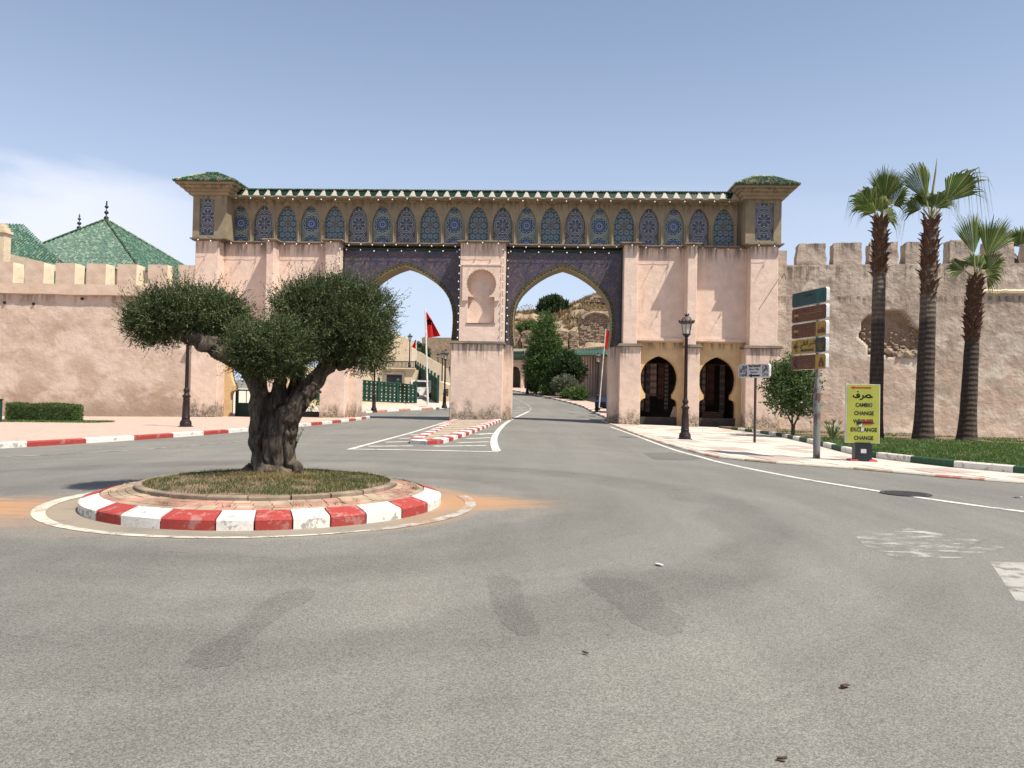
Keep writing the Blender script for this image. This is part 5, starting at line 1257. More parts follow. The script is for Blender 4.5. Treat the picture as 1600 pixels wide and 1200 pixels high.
for i, (m1, m2) in enumerate(boards):
    h = .415; zt = 4.72-.455*i; t = .10; zc_ = zt-h/2

    mb = MB(); r = .045
    rr = [(-L/2+r, -h/2), (L/2-r, -h/2), (L/2, -h/2+r), (L/2, h/2-r), (L/2-r, h/2), (-L/2+r, h/2), (-L/2, h/2-r), (-L/2, -h/2+r)]
    mb.poly(rr, 0, t); bo = obj('board', mb, MA['sign_edge'], ds, (cx, cy, zc_), (0, 0, rz)); bo['label'] = lbs[i]
    face = [(x*.992, z*.965) for x, z in rr]
    fm = MB(); fm.poly(face, -.006, -.0005); obj('board_face', fm, MA[m1], bo)
    if m2:
        sx0 = L/2-.46
        q = [(sx0, -h/2*.96), (L/2-r, -h/2*.96), (L/2-.01, -h/2+r), (L/2-.01, h/2-r), (L/2-r, h/2*.96), (sx0, h/2*.96)]
        flat(bo, 'pictogram_field', q, m2, -.010, .004)
    Y_ = -.012
    if i == 0:
        flat(bo, 'pictogram', [(.52, -.12), (.56, -.12), (.62, .06), (.66, .05), (.68, -.12), (.72, -.12), (.70, .10), (.63, .16), (.58, .08)], 'sign_green', -.014, .003)
        put_text('·', .01, 'sign_dim', bo, 0, 0, Y_)
        strokes(bo, 'arabic_lettering', [[(.2, .08), (.1, .05), (0, .07), (-.1, .05), (-.2, .08)], [(.05, .12), (.05, .06)], [(-.12, .13), (-.12, .06)]], .014, 'sign_dim', Y_)
    elif i == 1:
        arrow(bo, -.60, 0, .15, 'sign_text')
        strokes(bo, 'arabic_lettering', [[(.62, .09), (.5, .07), (.36, .08), (.22, .06), (.05, .08)], [(.52, .14), (.52, .08)], [(.3, .14), (.3, .07)], [(0, .06), (-.15, .04), (-.25, .07)], [(.1, .13)], [(.42, .03)]], .014, 'sign_text', Y_)
        mb = MB(); mb.box(-.3, .7, Y_, Y_+.003, .01, .018); obj('divider', mb, MA['sign_text'], bo)
        strokes(bo, 'worn_lettering', [[(-.3+.1*k, -.13), (-.3+.1*k, -.08)] for k in range(10)]+[[(-.27+.2*k, -.1), (-.21+.2*k, -.1)] for k in range(5)], .012, 'sign_text', Y_)
    elif i == 2:
        arrow(bo, -.60, 0, .15, 'sign_text')
        strokes(bo, 'arabic_lettering', [[(.34, .08), (.25, .05), (.15, .09), (.05, .05), (-.05, .07), (-.14, .01), (-.24, .0)], [(.2, .16), (.2, .06)], [(.0, .15), (.0, .06)], [(.3, .02)], [(.1, -.0)], [(-.28, .07), (-.2, .09), (-.2, .04)]], .014, 'sign_text', Y_)
        strokes(bo, 'worn_lettering', [[(-.1+.07*k, -.15), (-.1+.07*k, -.08)] for k in range(7)]+[[(-.1, -.11), (-.04, -.11)], [(.11, -.15), (.17, -.15)]], .012, 'sign_text', Y_)
        flat(bo, 'pictogram', [(.44, -.13), (.44, -.02), (.49, -.02), (.49, .10), (.505, .15), (.52, .10), (.52, -.02), (.60, -.02), (.60, .03), (.64, .03), (.64, -.02), (.68, -.02), (.68, .03), (.72, .03), (.72, -.02), (.78, -.02), (.78, -.13)], 'sign_brown', -.014, .003)
    elif i == 3:
        arrow(bo, -.60, 0, .15, 'sign_ink', .08)
        strokes(bo, 'arabic_lettering', [[(.34, .15), (.34, .03)], [(.30, .15), (.29, .05), (.25, .04), (.22, .07), (.19, .04), (.15, .04), (.12, .07), (.10, .03), (.06, -.02), (.02, -.02)],
                [(-.02, .15), (-.02, .03)], [(-.06, .15), (-.07, .04), (-.11, .04), (-.13, .07), (-.16, .04), (-.16, .15)], [(-.16, .04), (-.21, .04), (-.22, .10), (-.18, .14)], [(-.21, .04), (-.27, .03), (-.30, .06), (-.33, .01), (-.31, -.03), (-.36, -.03), (-.39, .02)], [(.25, .11)], [(-.33, -.06)], [(-.30, -.06)]], .017, 'sign_ink', Y_)
        put_text('PALAIS ROYAL', .105, 'sign_ink', bo, -.03, -.12, Y_, bold=.002, sx=.92)
        strokes(bo, 'pictogram', [[(.52, -.13), (.70, -.13)], [(.54, -.09), (.48, .04), (.50, .08)], [(.68, -.09), (.74, .04), (.72, .08)], [(.58, -.08), (.55, .07)], [(.64, -.08), (.67, .07)], [(.61, -.08), (.61, .12)], [(.53, -.10), (.69, -.10)], [(.55, .05), (.61, -.02), (.67, .05)]], .02, 'sign_ochre', -.016)
    else:
        arrow(bo, -.60, 0, .15, 'sign_dim', .07)
        strokes(bo, 'arabic_lettering', [[(.3, .1), (.18, .08), (.05, .1), (-.1, .08), (-.25, .09)], [(.24, .14)], [(-.2, -.05), (-.05, -.05)], [(.05, -.05), (.2, -.05)], [(-.1, -.12), (.15, -.12)]], .01, 'sign_text', Y_)
        a = [(.52, -.15), (.52, .0), (.56, .0), (.56, .03)]+[(.63-.07*cos(tt), .03+.09*sin(tt)) for tt in np.linspace(0, pi, 8)][1:-1]+[(.70, .03), (.70, .0), (.75, .0), (.75, -.15), (.66, -.15), (.66, -.06), (.63, -.03), (.60, -.06), (.60, -.15)]
        flat(bo, 'pictogram', a, 'sign_brown', -.016, .003)

# yellow money-change board
yb = thing('exchange_board', 'yellow-green money change board with black lettering on a black pedestal', 'sign', (9.41, 20.95, .045), radians(-7))
mb = MB(); mb.box(-.215, .215, -.14, .14, .0, .46); mb.box(-.19, .19, -.12, .12, .46, .50); obj('pedestal', mb, MA['black_plastic'], yb)
for x in (-.24, .24): mb = MB(); mb.frustum((x-.13, x+.13, -.20, .20, -.03), (x-.09, x+.09, -.16, .16, .05)); obj('foot', mb, MA['arrow_red'], yb)
mb = MB(); mb.box(-.07, .07, -.146, -.142, .22, .33); obj('sticker', mb, MA['white_sign'], yb)
mb = MB(); mb.box(-.43, .43, -.06, .06, .48, 2.06); pb = obj('panel', mb, MA['sign_edge'], yb)
mb = MB(); mb.box(-.415, .415, -.066, -.061, .495, 2.045); obj('panel_face', mb, MA['yellow'], pb)
FY = -.070
mb = MB(); mb.poly([(-.33, 1.965), (-.24, 2.01), (-.24, 1.982), (.20, 1.982), (.20, 1.945), (-.24, 1.945), (-.24, 1.92)], FY, FY+.003); obj('arrow', mb, MA['arrow_red'], yb)
ar = [[(.24, 1.72), (.19, 1.71), (.12, 1.70), (.07, 1.72), (.09, 1.77), (.15, 1.78), (.20, 1.74), (.18, 1.71)], [(.07, 1.71), (.05, 1.76)], [(.05, 1.71), (-.01, 1.71)], [(-.01, 1.77), (.0, 1.71), (-.03, 1.66), (-.09, 1.65)],
      [(-.10, 1.71), (-.10, 1.78), (-.14, 1.80), (-.17, 1.76), (-.13, 1.73), (-.10, 1.74)], [(-.10, 1.71), (-.18, 1.70), (-.24, 1.71), (-.26, 1.76)], [(-.14, 1.86)]]
strokes(yb, 'arabic_lettering', ar, .034, 'ink', FY)
for s, z, w_ in (('CAMBIO', 1.50, .90), ('CHANGE', 1.28, .95), ('WECHSEL', 1.06, .95), ('EXCHANGE', .84, 1.0), ('CHANGE', .62, .95)):
    put_text(s, .145, 'ink', yb, .02, z, FY, bold=.003, sx=w_*.88)
mb = MB(); mb.box(.0, .24, FY-.006, FY-.003, .99, 1.06); mb.box(-.02, .18, FY-.006, FY-.003, 1.04, 1.09); obj('red_sticker', mb, MA['arrow_red'], yb)
mb = MB(); mb.box(-.16, .26, FY-.008, FY-.006, 1.015, 1.045); mb.box(-.16, -.06, FY-.009, FY-.007, .98, 1.05); obj('black_scrawl', mb, MA['ink'], yb)
mb = MB(); mb.box(-.11, -.03, FY-.006, FY-.003, .93, 1.0); mb.box(-.05, .02, FY-.006, FY-.003, .80, .9); obj('torn_sticker', mb, MA['white_sign'], yb)

# white riad sign on a thin brown post
wp = G(1179, 692); wsn = thing('white_sign', 'old white sign board with grey prints and an arrow on a thin brown post', 'sign', (wp.x, wp.y, gz(wp.x, wp.y)+.03), 0)
ps = MB(); ps.lathe([(.05, 0), (.05, 2.95), (.01, 2.96)], 10); obj('post', ps, MA['brown_post'], wsn, smooth=True)
za = math.atan2(-1.28, .78); W_ = 1.5; H_ = .52; zc_ = 2.74
mb = MB(); r = .07; mb.poly([(-W_/2+r, -H_/2), (W_/2-r, -H_/2), (W_/2, -H_/2+r), (W_/2, H_/2-r), (W_/2-r, H_/2), (-W_/2+r, H_/2), (-W_/2, H_/2-r), (-W_/2, -H_/2+r)], 0, .09)
bo = obj('board', mb, MA['sign_edge'], wsn, (-.10, -.08, zc_), (0, 0, za))
mb = MB(); mb.box(-W_/2+.03, W_/2-.03, -.006, -.001, -H_/2+.03, H_/2-.03); obj('board_face', mb, MA['white_sign'], bo)
for (a, b) in ((-W_/2+.05, -.32), (.42, W_/2-.06)): mb = MB(); mb.box(a, b, -.010, -.007, -H_/2+.05, H_/2-.05); obj('grey_picture', mb, MA['grey_print'], bo)
put_text('Riad Benachi', .14, 'ink', bo, .05, .19, -.012, bold=.004, sx=.80); put_text('Riom / Villa', .115, 'ink', bo, .02, .06, -.012, sx=.85); put_text('Restaurant', .09, 'ink', bo, .02, -.05, -.012, sx=.85)
mb = MB(); mb.poly([(-.24, -.18), (-.08, -.10), (-.08, -.15), (.30, -.15), (.30, -.21), (-.08, -.21), (-.08, -.26)], -.013, -.010); obj('arrow', mb, MA['ink'], bo)

# ------------------------------------------------------------------ leaves
def leaf_cloud(P, D, l, w, curl=0.0):
    """diamond leaves at points P pointing along D"""
    N = len(P); l = l*RNG.uniform(.65, 1.25, N); w = w*RNG.uniform(.7, 1.2, N)
    D = D/np.maximum(1e-6, np.linalg.norm(D, axis=1))[:, None]; R = RNG.normal(size=(N, 3)); S = np.cross(D, R); S /= np.maximum(1e-6, np.linalg.norm(S, axis=1))[:, None]
    V = np.zeros((N, 4, 3)); V[:, 0] = P; V[:, 1] = P+D*(l*.5)[:, None]+S*(w*.5)[:, None]; V[:, 2] = P+D*l[:, None]; V[:, 3] = P+D*(l*.5)[:, None]-S*(w*.5)[:, None]
    return V.reshape(-1, 3), np.arange(N*4).reshape(N, 4)
def crown_shoots(lobes, n_shoots, leaves, sl_, leaf, wid, up=0.35, shell=0.55, spread=0.55, noise_amp=0.25, droop=None):
    """shoots distributed over lobes (centre, radii), growing outward and up; returns leaf positions and directions"""
    vol = np.array([l[1][0]*l[1][2]+l[1][0]*l[1][1] for l in lobes]); pick = RNG.choice(len(lobes), n_shoots, p=vol/vol.sum())
    C = np.array([l[0] for l in lobes])[pick]; R = np.array([l[1] for l in lobes])[pick]
    d = RNG.normal(size=(n_shoots, 3)); d /= np.linalg.norm(d, axis=1)[:, None]
    rr = shell+(1-shell)*RNG.uniform(0, 1, n_shoots)**.6
    wob = np.array([mnoise.noise((a*2.2+c[0]*3, b*2.2+c[2], g*2.2)) for (a, b, g), c in zip(d, C)])
    rr *= 1+noise_amp*wob
    B = C+d*R*rr[:, None]
    out = d/R; out /= np.linalg.norm(out, axis=1)[:, None]
    G_ = out+np.array([0, 0, up])+RNG.normal(size=(n_shoots, 3))*.35; G_ /= np.linalg.norm(G_, axis=1)[:, None]
    Ls = sl_*RNG.uniform(.5, 1.4, n_shoots)
    t = np.tile(np.linspace(0, 1, leaves), (n_shoots, 1)); Pp = B[:, None, :]+G_[:, None, :]*(t*Ls[:, None])[:, :, None]
    Dd = G_[:, None, :]*.8+RNG.normal(size=(n_shoots, leaves, 3))*spread
    return leaf_cloud(Pp.reshape(-1, 3), Dd.reshape(-1, 3), leaf, wid)+((B, G_*Ls[:, None]),)

# ------------------------------------------------------------------ the olive tree
OX, OY = at(424, 730, 12.3).x, 12.3; OZ = 0.33
ol = thing('olive_tree', 'old pollarded olive tree with thick gnarled trunk growing on the roundabout mound', 'tree', (OX, OY, OZ))
O0 = Vector((OX, OY, OZ))
def ap(px, py, Y=12.3): return at(px, py, Y)-O0
limbs = [  # (points (px, py, Y), radii)
    ([(424, 740, 12.3), (424, 715, 12.3), (418, 680, 12.3), (410, 640, 12.3), (404, 605, 12.3), (388, 575, 12.1), (362, 556, 11.9), (330, 541, 11.85), (290, 524, 11.95), (265, 505, 12.1)], [.38, .26, .185, .145, .14, .145, .155, .145, .11, .06]),
    ([(428, 740, 12.2), (436, 700, 12.2), (444, 665, 12.2), (462, 632, 12.25), (488, 600, 12.35), (512, 570, 12.4), (535, 545, 12.45), (560, 515, 12.5)], [.36, .26, .22, .18, .145, .12, .10, .06]),
    ([(428, 740, 12.35), (430, 690, 12.3), (432, 640, 12.3), (438, 600, 12.3), (440, 575, 12.3), (450, 540, 12.3)], [.36, .24, .16, .11, .10, .08]),
    ([(432, 738, 12.15), (440, 690, 12.02), (452, 650, 11.95), (474, 622, 11.95), (497, 604, 12.0)], [.24, .19, .17, .14, .11]),
    ([(418, 738, 12.2), (408, 690, 12.1), (403, 650, 12.1), (402, 612, 12.1), (392, 590, 12.1)], [.24, .17, .14, .12, .09]),
    ([(440, 700, 12.4), (455, 640, 12.5), (462, 600, 12.6), (470, 565, 12.7), (500, 520, 12.8)], [.18, .15, .12, .10, .06]),
    ([(395, 583, 12.25), (375, 560, 12.35), (350, 530, 12.5), (330, 500, 12.5)], [.12, .11, .08, .04]),
    ([(500, 580, 12.4), (545, 570, 12.4), (575, 545, 12.5)], [.09, .07, .04]),
    ([(424, 738, 12.3), (396, 737, 12.2), (368, 745, 12.1)], [.3, .17, .05]), ([(430, 738, 12.2), (458, 734, 12.1), (478, 742, 12.0)], [.3, .17, .05]), ([(424, 736, 12.1), (420, 742, 11.9), (415, 752, 11.7)], [.3, .17, .06]), ([(438, 736, 12.2), (443, 745, 11.95), (452, 752, 11.8)], [.25, .14, .05]),
]
tb = MB()
for pts, rs in limbs:
    P = [ap(*p) for p in pts]; Q = []; rr = []
    for i in range(len(P)-1):
        for k in range(4): t = k/4; Q.append(P[i].lerp(P[i+1], t)+Vector((mnoise.noise(P[i]*3+Vector((k, 0, 0))), mnoise.noise(P[i]*3+Vector((0, k, 3))), 0))*.025); rr.append(rs[i]*(1-t)+rs[i+1]*t)
    Q.append(P[-1]); rr.append(rs[-1]); tb.tube(Q, rr, 14)
tmp = link('trunk_tmp', tb.mesh('trunk_tmp')); rm_ = tmp.modifiers.new('r', 'REMESH'); rm_.mode = 'VOXEL'; rm_.voxel_size = 0.022
dg = bpy.context.evaluated_depsgraph_get(); tme = bpy.data.meshes.new_from_object(tmp.evaluated_get(dg)); bpy.data.objects.remove(tmp)
nv = len(tme.vertices); co = np.empty(nv*3, np.float32); no = np.empty(nv*3, np.float32); tme.vertices.foreach_get('co', co); tme.vertices.foreach_get('normal', no); co = co.reshape(-1, 3); no = no.reshape(-1, 3)
disp = np.empty(nv, np.float32)
for i in range(nv):
    x, y, z = co[i]; a = atan2(y+.0, x)
    v = Vector((float(x), float(y), float(z)*.28))
    rid = abs(mnoise.noise(v*6.0)); disp[i] = -.11*max(0, .16-rid)/.16*.7+.035*mnoise.noise(Vector((x, y, z))*5)+.012*mnoise.noise(Vector((x*22, y*22, z*6)))
co = co+no*disp[:, None]; tme.vertices.foreach_set('co', co.ravel()); tme.materials.clear(); tme.materials.append(MA['bark']); tme.polygons.foreach_set('use_smooth', [True]*len(tme.polygons)); tme.update()
link('trunk', tme, ol)
def LB(px, py, Y, rx, ry, rz):                              # lobe from pixel centre and pixel radii, depth radius in metres
    c = at(px, py, Y)-O0; s = Y/F; return (tuple(c), (rx*s, ry, rz*s))
lobes = [LB(250, 500, 12.0, 38, .5, 32), LB(298, 488, 12.15, 56, .55, 32), LB(342, 494, 12.3, 40, .45, 27), LB(228, 507, 12.0, 22, .35, 22),
         LB(402, 548, 11.8, 34, .45, 32), LB(440, 543, 11.7, 46, .5, 38), LB(425, 560, 11.8, 46, .4, 22), LB(388, 535, 12.0, 20, .3, 20),
         LB(476, 484, 12.5, 40, .55, 32), LB(522, 476, 12.6, 52, .65, 34), LB(560, 520, 12.5, 46, .55, 40), LB(520, 520, 12.4, 58, .6, 40), LB(583, 482, 12.6, 26, .4, 26), LB(572, 552, 12.4, 32, .4, 22), LB(484, 508, 12.3, 36, .45, 32)]
V1, Q1, sh = crown_shoots(lobes, 9400, 13, .18, .062, .0135, up=.35, shell=.58, spread=.55, noise_amp=.30)
V2, Q2, _ = crown_shoots(lobes, 4600, 10, .15, .052, .017, up=.1, shell=.15, spread=.8, noise_amp=.1)
# long feathery tips on the upper side
lob_top = [(l[0], (l[1][0]*.95, l[1][1], l[1][2]*1.0)) for l in lobes]
V3, Q3, sh3 = crown_shoots(lob_top, 2300, 14, .34, .046, .012, up=.9, shell=.95, spread=.42, noise_amp=.18)
V = np.concatenate([V1, V2, V3]); Q = np.concatenate([Q1, Q2+len(V1), Q3+len(V1)+len(V2)])
link('crown', fast_mesh('crown', V, Q, MA['olive_leaf']), ol)
tw = MB()
for (B, Gd) in (sh, sh3):
    for i in range(0, len(B), 7):
        b, g = Vector(B[i]), Vector(Gd[i])
        tw.tube([b-g*.6, b+g*.9], [.006, .002], 3, caps=False)
# boughs inside the crown
for l in lobes:
    c = Vector(l[0])
    for k in range(7):
        d = Vector((random.gauss(0, 1), random.gauss(0, 1), random.gauss(.3, .8))).normalized(); e = c+Vector((d.x*l[1][0], d.y*l[1][1], d.z*l[1][2]))*.85
        s_ = c+Vector((0, 0, -l[1][2]*.75)); tw.tube([s_, s_.lerp(e, .5)+Vector((0, 0, -.03)), e], [.022, .013, .004], 5, caps=False)
obj('twigs', tw, MA['bark'], ol)
sv = MB(); b0 = ap(458, 700, 12.0)
for k in range(3): sv.tube([b0+Vector((.02*k, 0, .05*k)), b0+Vector((.10+.03*k, -.03, .14+.08*k))], .004, 3)
obj('sucker_shoot', sv, MA['bark'], ol)
P = np.array([[*(b0+Vector((.02+.028*k+random.gauss(0, .012), random.gauss(0, .01), .05+.06*k+random.gauss(0, .02))))] for k in range(0, 6) for _ in range(5)]); V, Q = leaf_cloud(P, RNG.normal(size=(len(P), 3))+np.array([0, 0, .6]), .035, .014)
link('sucker_leaves', fast_mesh('sucker_leaves', V, Q, MA['olive_leaf']), ol)

def tree(name, label, cat, loc, lobes, trunk, nsh, leafn, leaf, wid, mat, shell=.4, up=.3, spread=.7, sl_=.4, group=None, bm='bark', na=.35, kids=True):
    t = thing(name, label, cat, loc, 0, group)
    if trunk:
        tb = MB()
        for pts, rs in trunk: tb.tube(pts, rs, 8)
        obj('trunk' if cat == 'tree' else 'stem', tb, MA[bm], t, smooth=True)
    V, Q, _ = crown_shoots(lobes, nsh, leafn, sl_, leaf, wid, up, shell, spread, na)
    link('crown' if cat == 'tree' else 'foliage', fast_mesh('crown', V, Q, MA[mat]), t); return t
# little orange tree in the bed
g = G(1238, 672); g.z = gz(g.x, g.y)+.15; 
def rel(px, py, Y, o): return at(px, py, Y)-o
def lobr(px, py, Y, rx, ry, rz, o): c = at(px, py, Y)-o; s = Y/F; return (tuple(c), (rx*s, ry, rz*s))
Y0 = g.y = 36.0; g = Vector((at(1238, 672, Y0).x, Y0, at(1238, 672, Y0).z)); g.z = gz(g.x, Y0)+.12
tree('orange_tree', 'small glossy-leaved orange tree beside the white sign, in front of the gate end', 'tree', g,
     [lobr(1225, 600, Y0, 26, .9, 24, g), lobr(1242, 610, Y0, 28, .9, 34, g), lobr(1235, 578, Y0, 22, .8, 18, g), lobr(1255, 595, Y0, 22, .8, 22, g), lobr(1222, 622, Y0, 22, .7, 22, g), lobr(1252, 630, Y0, 22, .7, 18, g), lobr(1216, 584, Y0, 12, .5, 16, g)],
     [([(-.02, 0, -.1), (.0, 0, .5), (-.3, 0, 1.1)], [.06, .05, .03]), ([(.05, 0, -.1), (.08, 0, .5), (.4, 0, 1.2)], [.06, .05, .03]), ([(0, 0, .3), (0, .1, 1.6)], [.05, .03])], 2100, 8, .12, .065, 'leaf_shrub', shell=.35, up=.4, spread=.9, sl_=.32)
# agave-like palm seedling
Y0 = 31.0; g = Vector((at(1300, 686, Y0).x, Y0, 0)); g.z = gz(g.x, Y0)+.14
ag = thing('spiky_plant', 'low spiky palm seedling between the signpost and the yellow board', 'plant', g)
for k in range(16):
    a = 2*pi*k/16+random.uniform(-.2, .2); e = random.uniform(.5, 1.35); L_ = random.uniform(.6, 1.0); mb = MB(); d = Vector((cos(a)*cos(e), sin(a)*cos(e), sin(e))); s_ = Vector((-sin(a), cos(a), 0))
    m = d*L_*.55+Vector((0, 0, .04)); t_ = d*L_; t_.z -= .08
    mb.add([(0, 0, 0), tuple(m+s_*.03), tuple(t_), tuple(m-s_*.03), tuple(m+Vector((0, 0, .02)))], [(0, 1, 4), (1, 2, 4), (2, 3, 4), (3, 0, 4)])
    for j in range(10):
        b = m.lerp(t_, j/10) if j > 4 else Vector((0, 0, 0)).lerp(m, .4+j/8)
        for sg in (-1, 1): q = b+(s_*sg*.6+d*.8).normalized()*.20; mb.add([tuple(b), tuple(q), tuple(b+d*.03)], [(0, 1, 2)])
    obj('frond', mb, MA['leaf_mid'], ag)
# ------------------------------------------------------------------ fan palms
def fan(petiole_dir, plen, fl, span, nseg, mat_i, tilt=0.0, droop=.25, roll=0.0, fold=.25):
    """one fan frond: stalk then pleated segments splitting into drooping strips"""
    st = MB(); lf = MB(); d = Vector(petiole_dir).normalized(); side = d.cross(Vector((0, 1, 0)))
    side = side.normalized() if side.length > .1 else Vector((1, 0, 0)); side = (Matrix.Rotation(roll, 3, d) @ side).normalized(); nr = side.cross(d).normalized()
    c = d*plen; st.tube([(0, 0, 0), c*.5+Vector((0, 0, .02)), c], [.05, .036, .028], 5)
    for k in range(nseg):
        a = (k/(nseg-1)-.5)*span; L_ = fl*(1-.22*abs(a/(span/2))**2)*random.uniform(.9, 1.08)
        dd = (d*cos(a)+side*sin(a)+nr*fold*abs(sin(a))).normalized(); w = 2*sin(span/nseg/2)*L_*.62*1.15
        sd = (dd.cross(nr)).normalized()*w*.5; zig = nr*w*.28*(1 if k % 2 else -1)
        P0 = c+dd*.04; P1 = c+dd*L_*.60; P2 = c+dd*L_*.80+Vector((0, 0, -droop*L_*.12*random.uniform(.4, 1.4)))
        P3 = c+dd*L_*.96+Vector((random.uniform(-.05, .05), random.uniform(-.05, .05), -droop*L_*.62*random.uniform(.3, 1.6)))
        lf.add([P0, P1+sd+zig, P1-sd-zig, P2+sd*.45, P2-sd*.45, P3], [(0, 1, 2), (1, 3, 4, 2), (3, 5, 4)])
    return st, lf
def palm(loc, label, topz, r0, r1, skirt, fronds, seed, lean=0.0, spear=False):
    random.seed(seed); t = thing('fan_palm', label, 'palm tree', loc, 0, 'fan palms in the bed before the right wall')
    tr = MB(); n = 26; pts = []; rs = []
    for i in range(n+1):
        f = i/n; pts.append((lean*f*topz, 0, -.1+f*(topz+.1))); rs.append(r0*(1+.38*exp(-f*16))*(1-f)+r1*f+random.uniform(-.008, .008))
    tr.tube(pts, rs, 18); obj('trunk', tr, MA['palm_bark'], t, smooth=True)
    # the boots left by cut leaves round the upper trunk
    bt = []
    for q in range(4):
        mb = MB(); w = random.uniform(.10, .15); h = random.uniform(.22, .34); o_ = random.uniform(.06, .14)
        mb.add([(-w/2, 0, 0), (w/2, 0, 0), (w*.42, -o_*.8, h*.7), (-w*.42, -o_*.8, h*.7), (w*.15, -o_*1.7, h), (-w*.18, -o_*1.6, h*.96), (w/2, .04, -.03), (-w/2, .04, -.03), (w*.38, -o_*.3, h*.72), (-w*.38, -o_*.3, h*.72)],
               [(0, 1, 2, 3), (3, 2, 4, 5), (1, 6, 8, 2), (0, 3, 9, 7), (9, 3, 5), (8, 4, 2), (9, 5, 4, 8), (6, 7, 9, 8)])
        bt.append(mb.mesh('leaf_base', MA['leaf_base']))
    z = topz-skirt; k = 0
    while z < topz-.05 and k < 290:
        f = z/topz; rr = r0*(1-f)+r1*f; m = 9
        for i in range(m):
            a = 2*pi*(i+.5*(k % 2))/m+random.uniform(-.2, .2); k += 0
            link('leaf_base', random.choice(bt), t, (lean*z+rr*.93*cos(a), rr*.93*sin(a), z+random.uniform(-.05, .05)), (random.uniform(-.3, .15), random.uniform(-.25, .25), a+pi/2), random.uniform(.8, 1.35))
        k += 1; z += .15
    top = Vector((lean*topz, 0, topz-.02))
    for (dx, dz, dy, pl, fl, sp, fo, dr) in fronds:
        fl *= 1.08; pl *= .74
        st, lf = fan((dx, dy, dz), pl, fl, sp, 34, 0, droop=dr, roll=random.uniform(-.5, .5), fold=fo)
        fr_ = obj('frond', lf, MA['palm_leaf'], t, top); obj('stalk', st, MA['palm_stalk'], fr_)
    if spear: mb = MB(); mb.tube([(0, 0, 0), (.05, 0, 1.3), (.16, 0, 2.1), (.22, 0, 2.75)], [.05, .05, .035, .005], 6); obj('spear_leaf', mb, MA['palm_spear'], t, top)
    return t
def palm_at(px, pyb, pyt, Y, label, wpx0, wpx1, sk_px, fronds, seed, pxt=None, spear=False):
    b = at(px, pyb, Y); tp = at(pxt or px, pyt, Y); s = Y/F
    return palm((b.x, Y, b.z), label, tp.z-b.z, wpx0*s/2, wpx1*s/2, sk_px*s, fronds, seed, (tp.x-b.x)/(tp.z-b.z), spear)
# fronds: (dx, dz, dy, stalk, fan radius, span, fold, droop)
palm_at(1367, 690, 347, 35.2, 'left palm of the three, rising just behind the yellow board', 21, 18, 85,
        [(-.62, .9, -.1, 1.2, 1.2, 2.8, .3, 1.2), (.05, 1, -.25, 1.4, 1.6, 1.6, .1, .2), (.55, .9, -.2, 1.2, 1.3, 2.4, .4, 1.2), (-.5, .6, -.5, .8, 1.0, 3.0, .2, 1.1), (.5, .5, .4, .8, 1.1, 2.8, .2, 1.0), (.25, 1, .3, 1.3, 1.1, 2.2, .2, .5), (-.3, .9, .4, 1.0, 1.0, 2.4, .2, .5)], 11, pxt=1376)
palm_at(1442, 695, 344, 34.0, 'tallest palm, middle of the three, with a bare spear leaf and frond leaning right', 28, 20, 122,
        [(-.30, 1, -.1, 1.2, 2.15, 1.15, .5, .7), (-.42, .9, .3, .9, 1.1, 2.8, .4, 1.8), (.66, .95, -.2, 1.3, 2.45, 1.2, .6, 1.4), (.50, .85, .2, 1.3, 1.1, 2.2, .5, 1.8), (-.02, .9, .3, 1.0, 1.2, 2.2, .2, .7), (.15, .9, -.2, .7, .9, 2.6, .1, .8)], 12, pxt=1455, spear=True)
palm_at(1510, 693, 436, 34.6, 'right palm, shortest of the three, with a slightly leaning trunk', 26, 17, 98,
        [(-.12, 1, -.1, 1.5, 2.1, 1.3, .2, .15), (.42, 1, -.1, 1.5, 2.1, 1.3, .25, .3), (.8, .75, -.2, .9, 1.1, 2.3, .3, .9), (-.55, .6, .2, .8, 1.0, 2.8, .2, .9), (.3, .8, .3, .8, 1.1, 2.4, .2, .5), (1, .3, .2, .8, 1.0, 2.6, .2, 1.0)], 13, pxt=1524)
pt = palm_at(1592, 690, 405, 58, 'palm crown showing behind the battlements at the right border', 18, 16, 30,
        [(-.8, .7, -.1, 1.2, 1.7, 2.8, .2, .5), (0, 1, -.2, 1.2, 1.8, 2.6, .1, .3), (.8, .8, 0, 1.2, 1.7, 2.8, .2, .6), (-.4, .9, .3, 1.3, 1.7, 2.6, .2, .4), (.5, .2, -.3, 1.0, 1.6, 2.8, .2, .8), (-1, .2, .2, 1.0, 1.6, 2.8, .2, .8)], 14)
del pt['group']; random.seed(5)

# clipped hedge block on the left pavement, with a strip of grass under it
a, b = GG(22, 664, .13), GG(121, 664, .13); hd = thing('clipped_hedge', 'low box-shaped clipped hedge at the foot of the left wall', 'hedge', ((a.x+b.x)/2, 37.5, gz((a.x+b.x)/2, 37.5)+.13), 0)
hw = at(121, 650, 37.5).x-at(20, 650, 37.5).x; N = 16000
P = np.stack([RNG.uniform(-hw/2, hw/2, N), RNG.uniform(-.5, .5, N), RNG.uniform(0.03, .80, N)], 1)
sd = RNG.integers(0, 4, N); P[sd == 0, 1] = -.5; P[sd == 1, 2] = .80; e = sd == 2; P[e, 0] = np.sign(P[e, 0])*hw/2
P += RNG.normal(size=P.shape)*.03; P[:, 2] += .03*np.sin(P[:, 0]*3.1); V, Q = leaf_cloud(P, RNG.normal(size=P.shape)+np.array([0, -.3, .5]), .06, .04)
hx = at(70, 650, 37.5).x; hd.location.x = hx
link('foliage', fast_mesh('foliage', V, Q, MA['leaf_mid']), hd); mb = MB(); mb.box(-hw/2+.1, hw/2-.1, -.4, .4, 0, .7); obj('twig_core', mb, MA['bark'], hd)
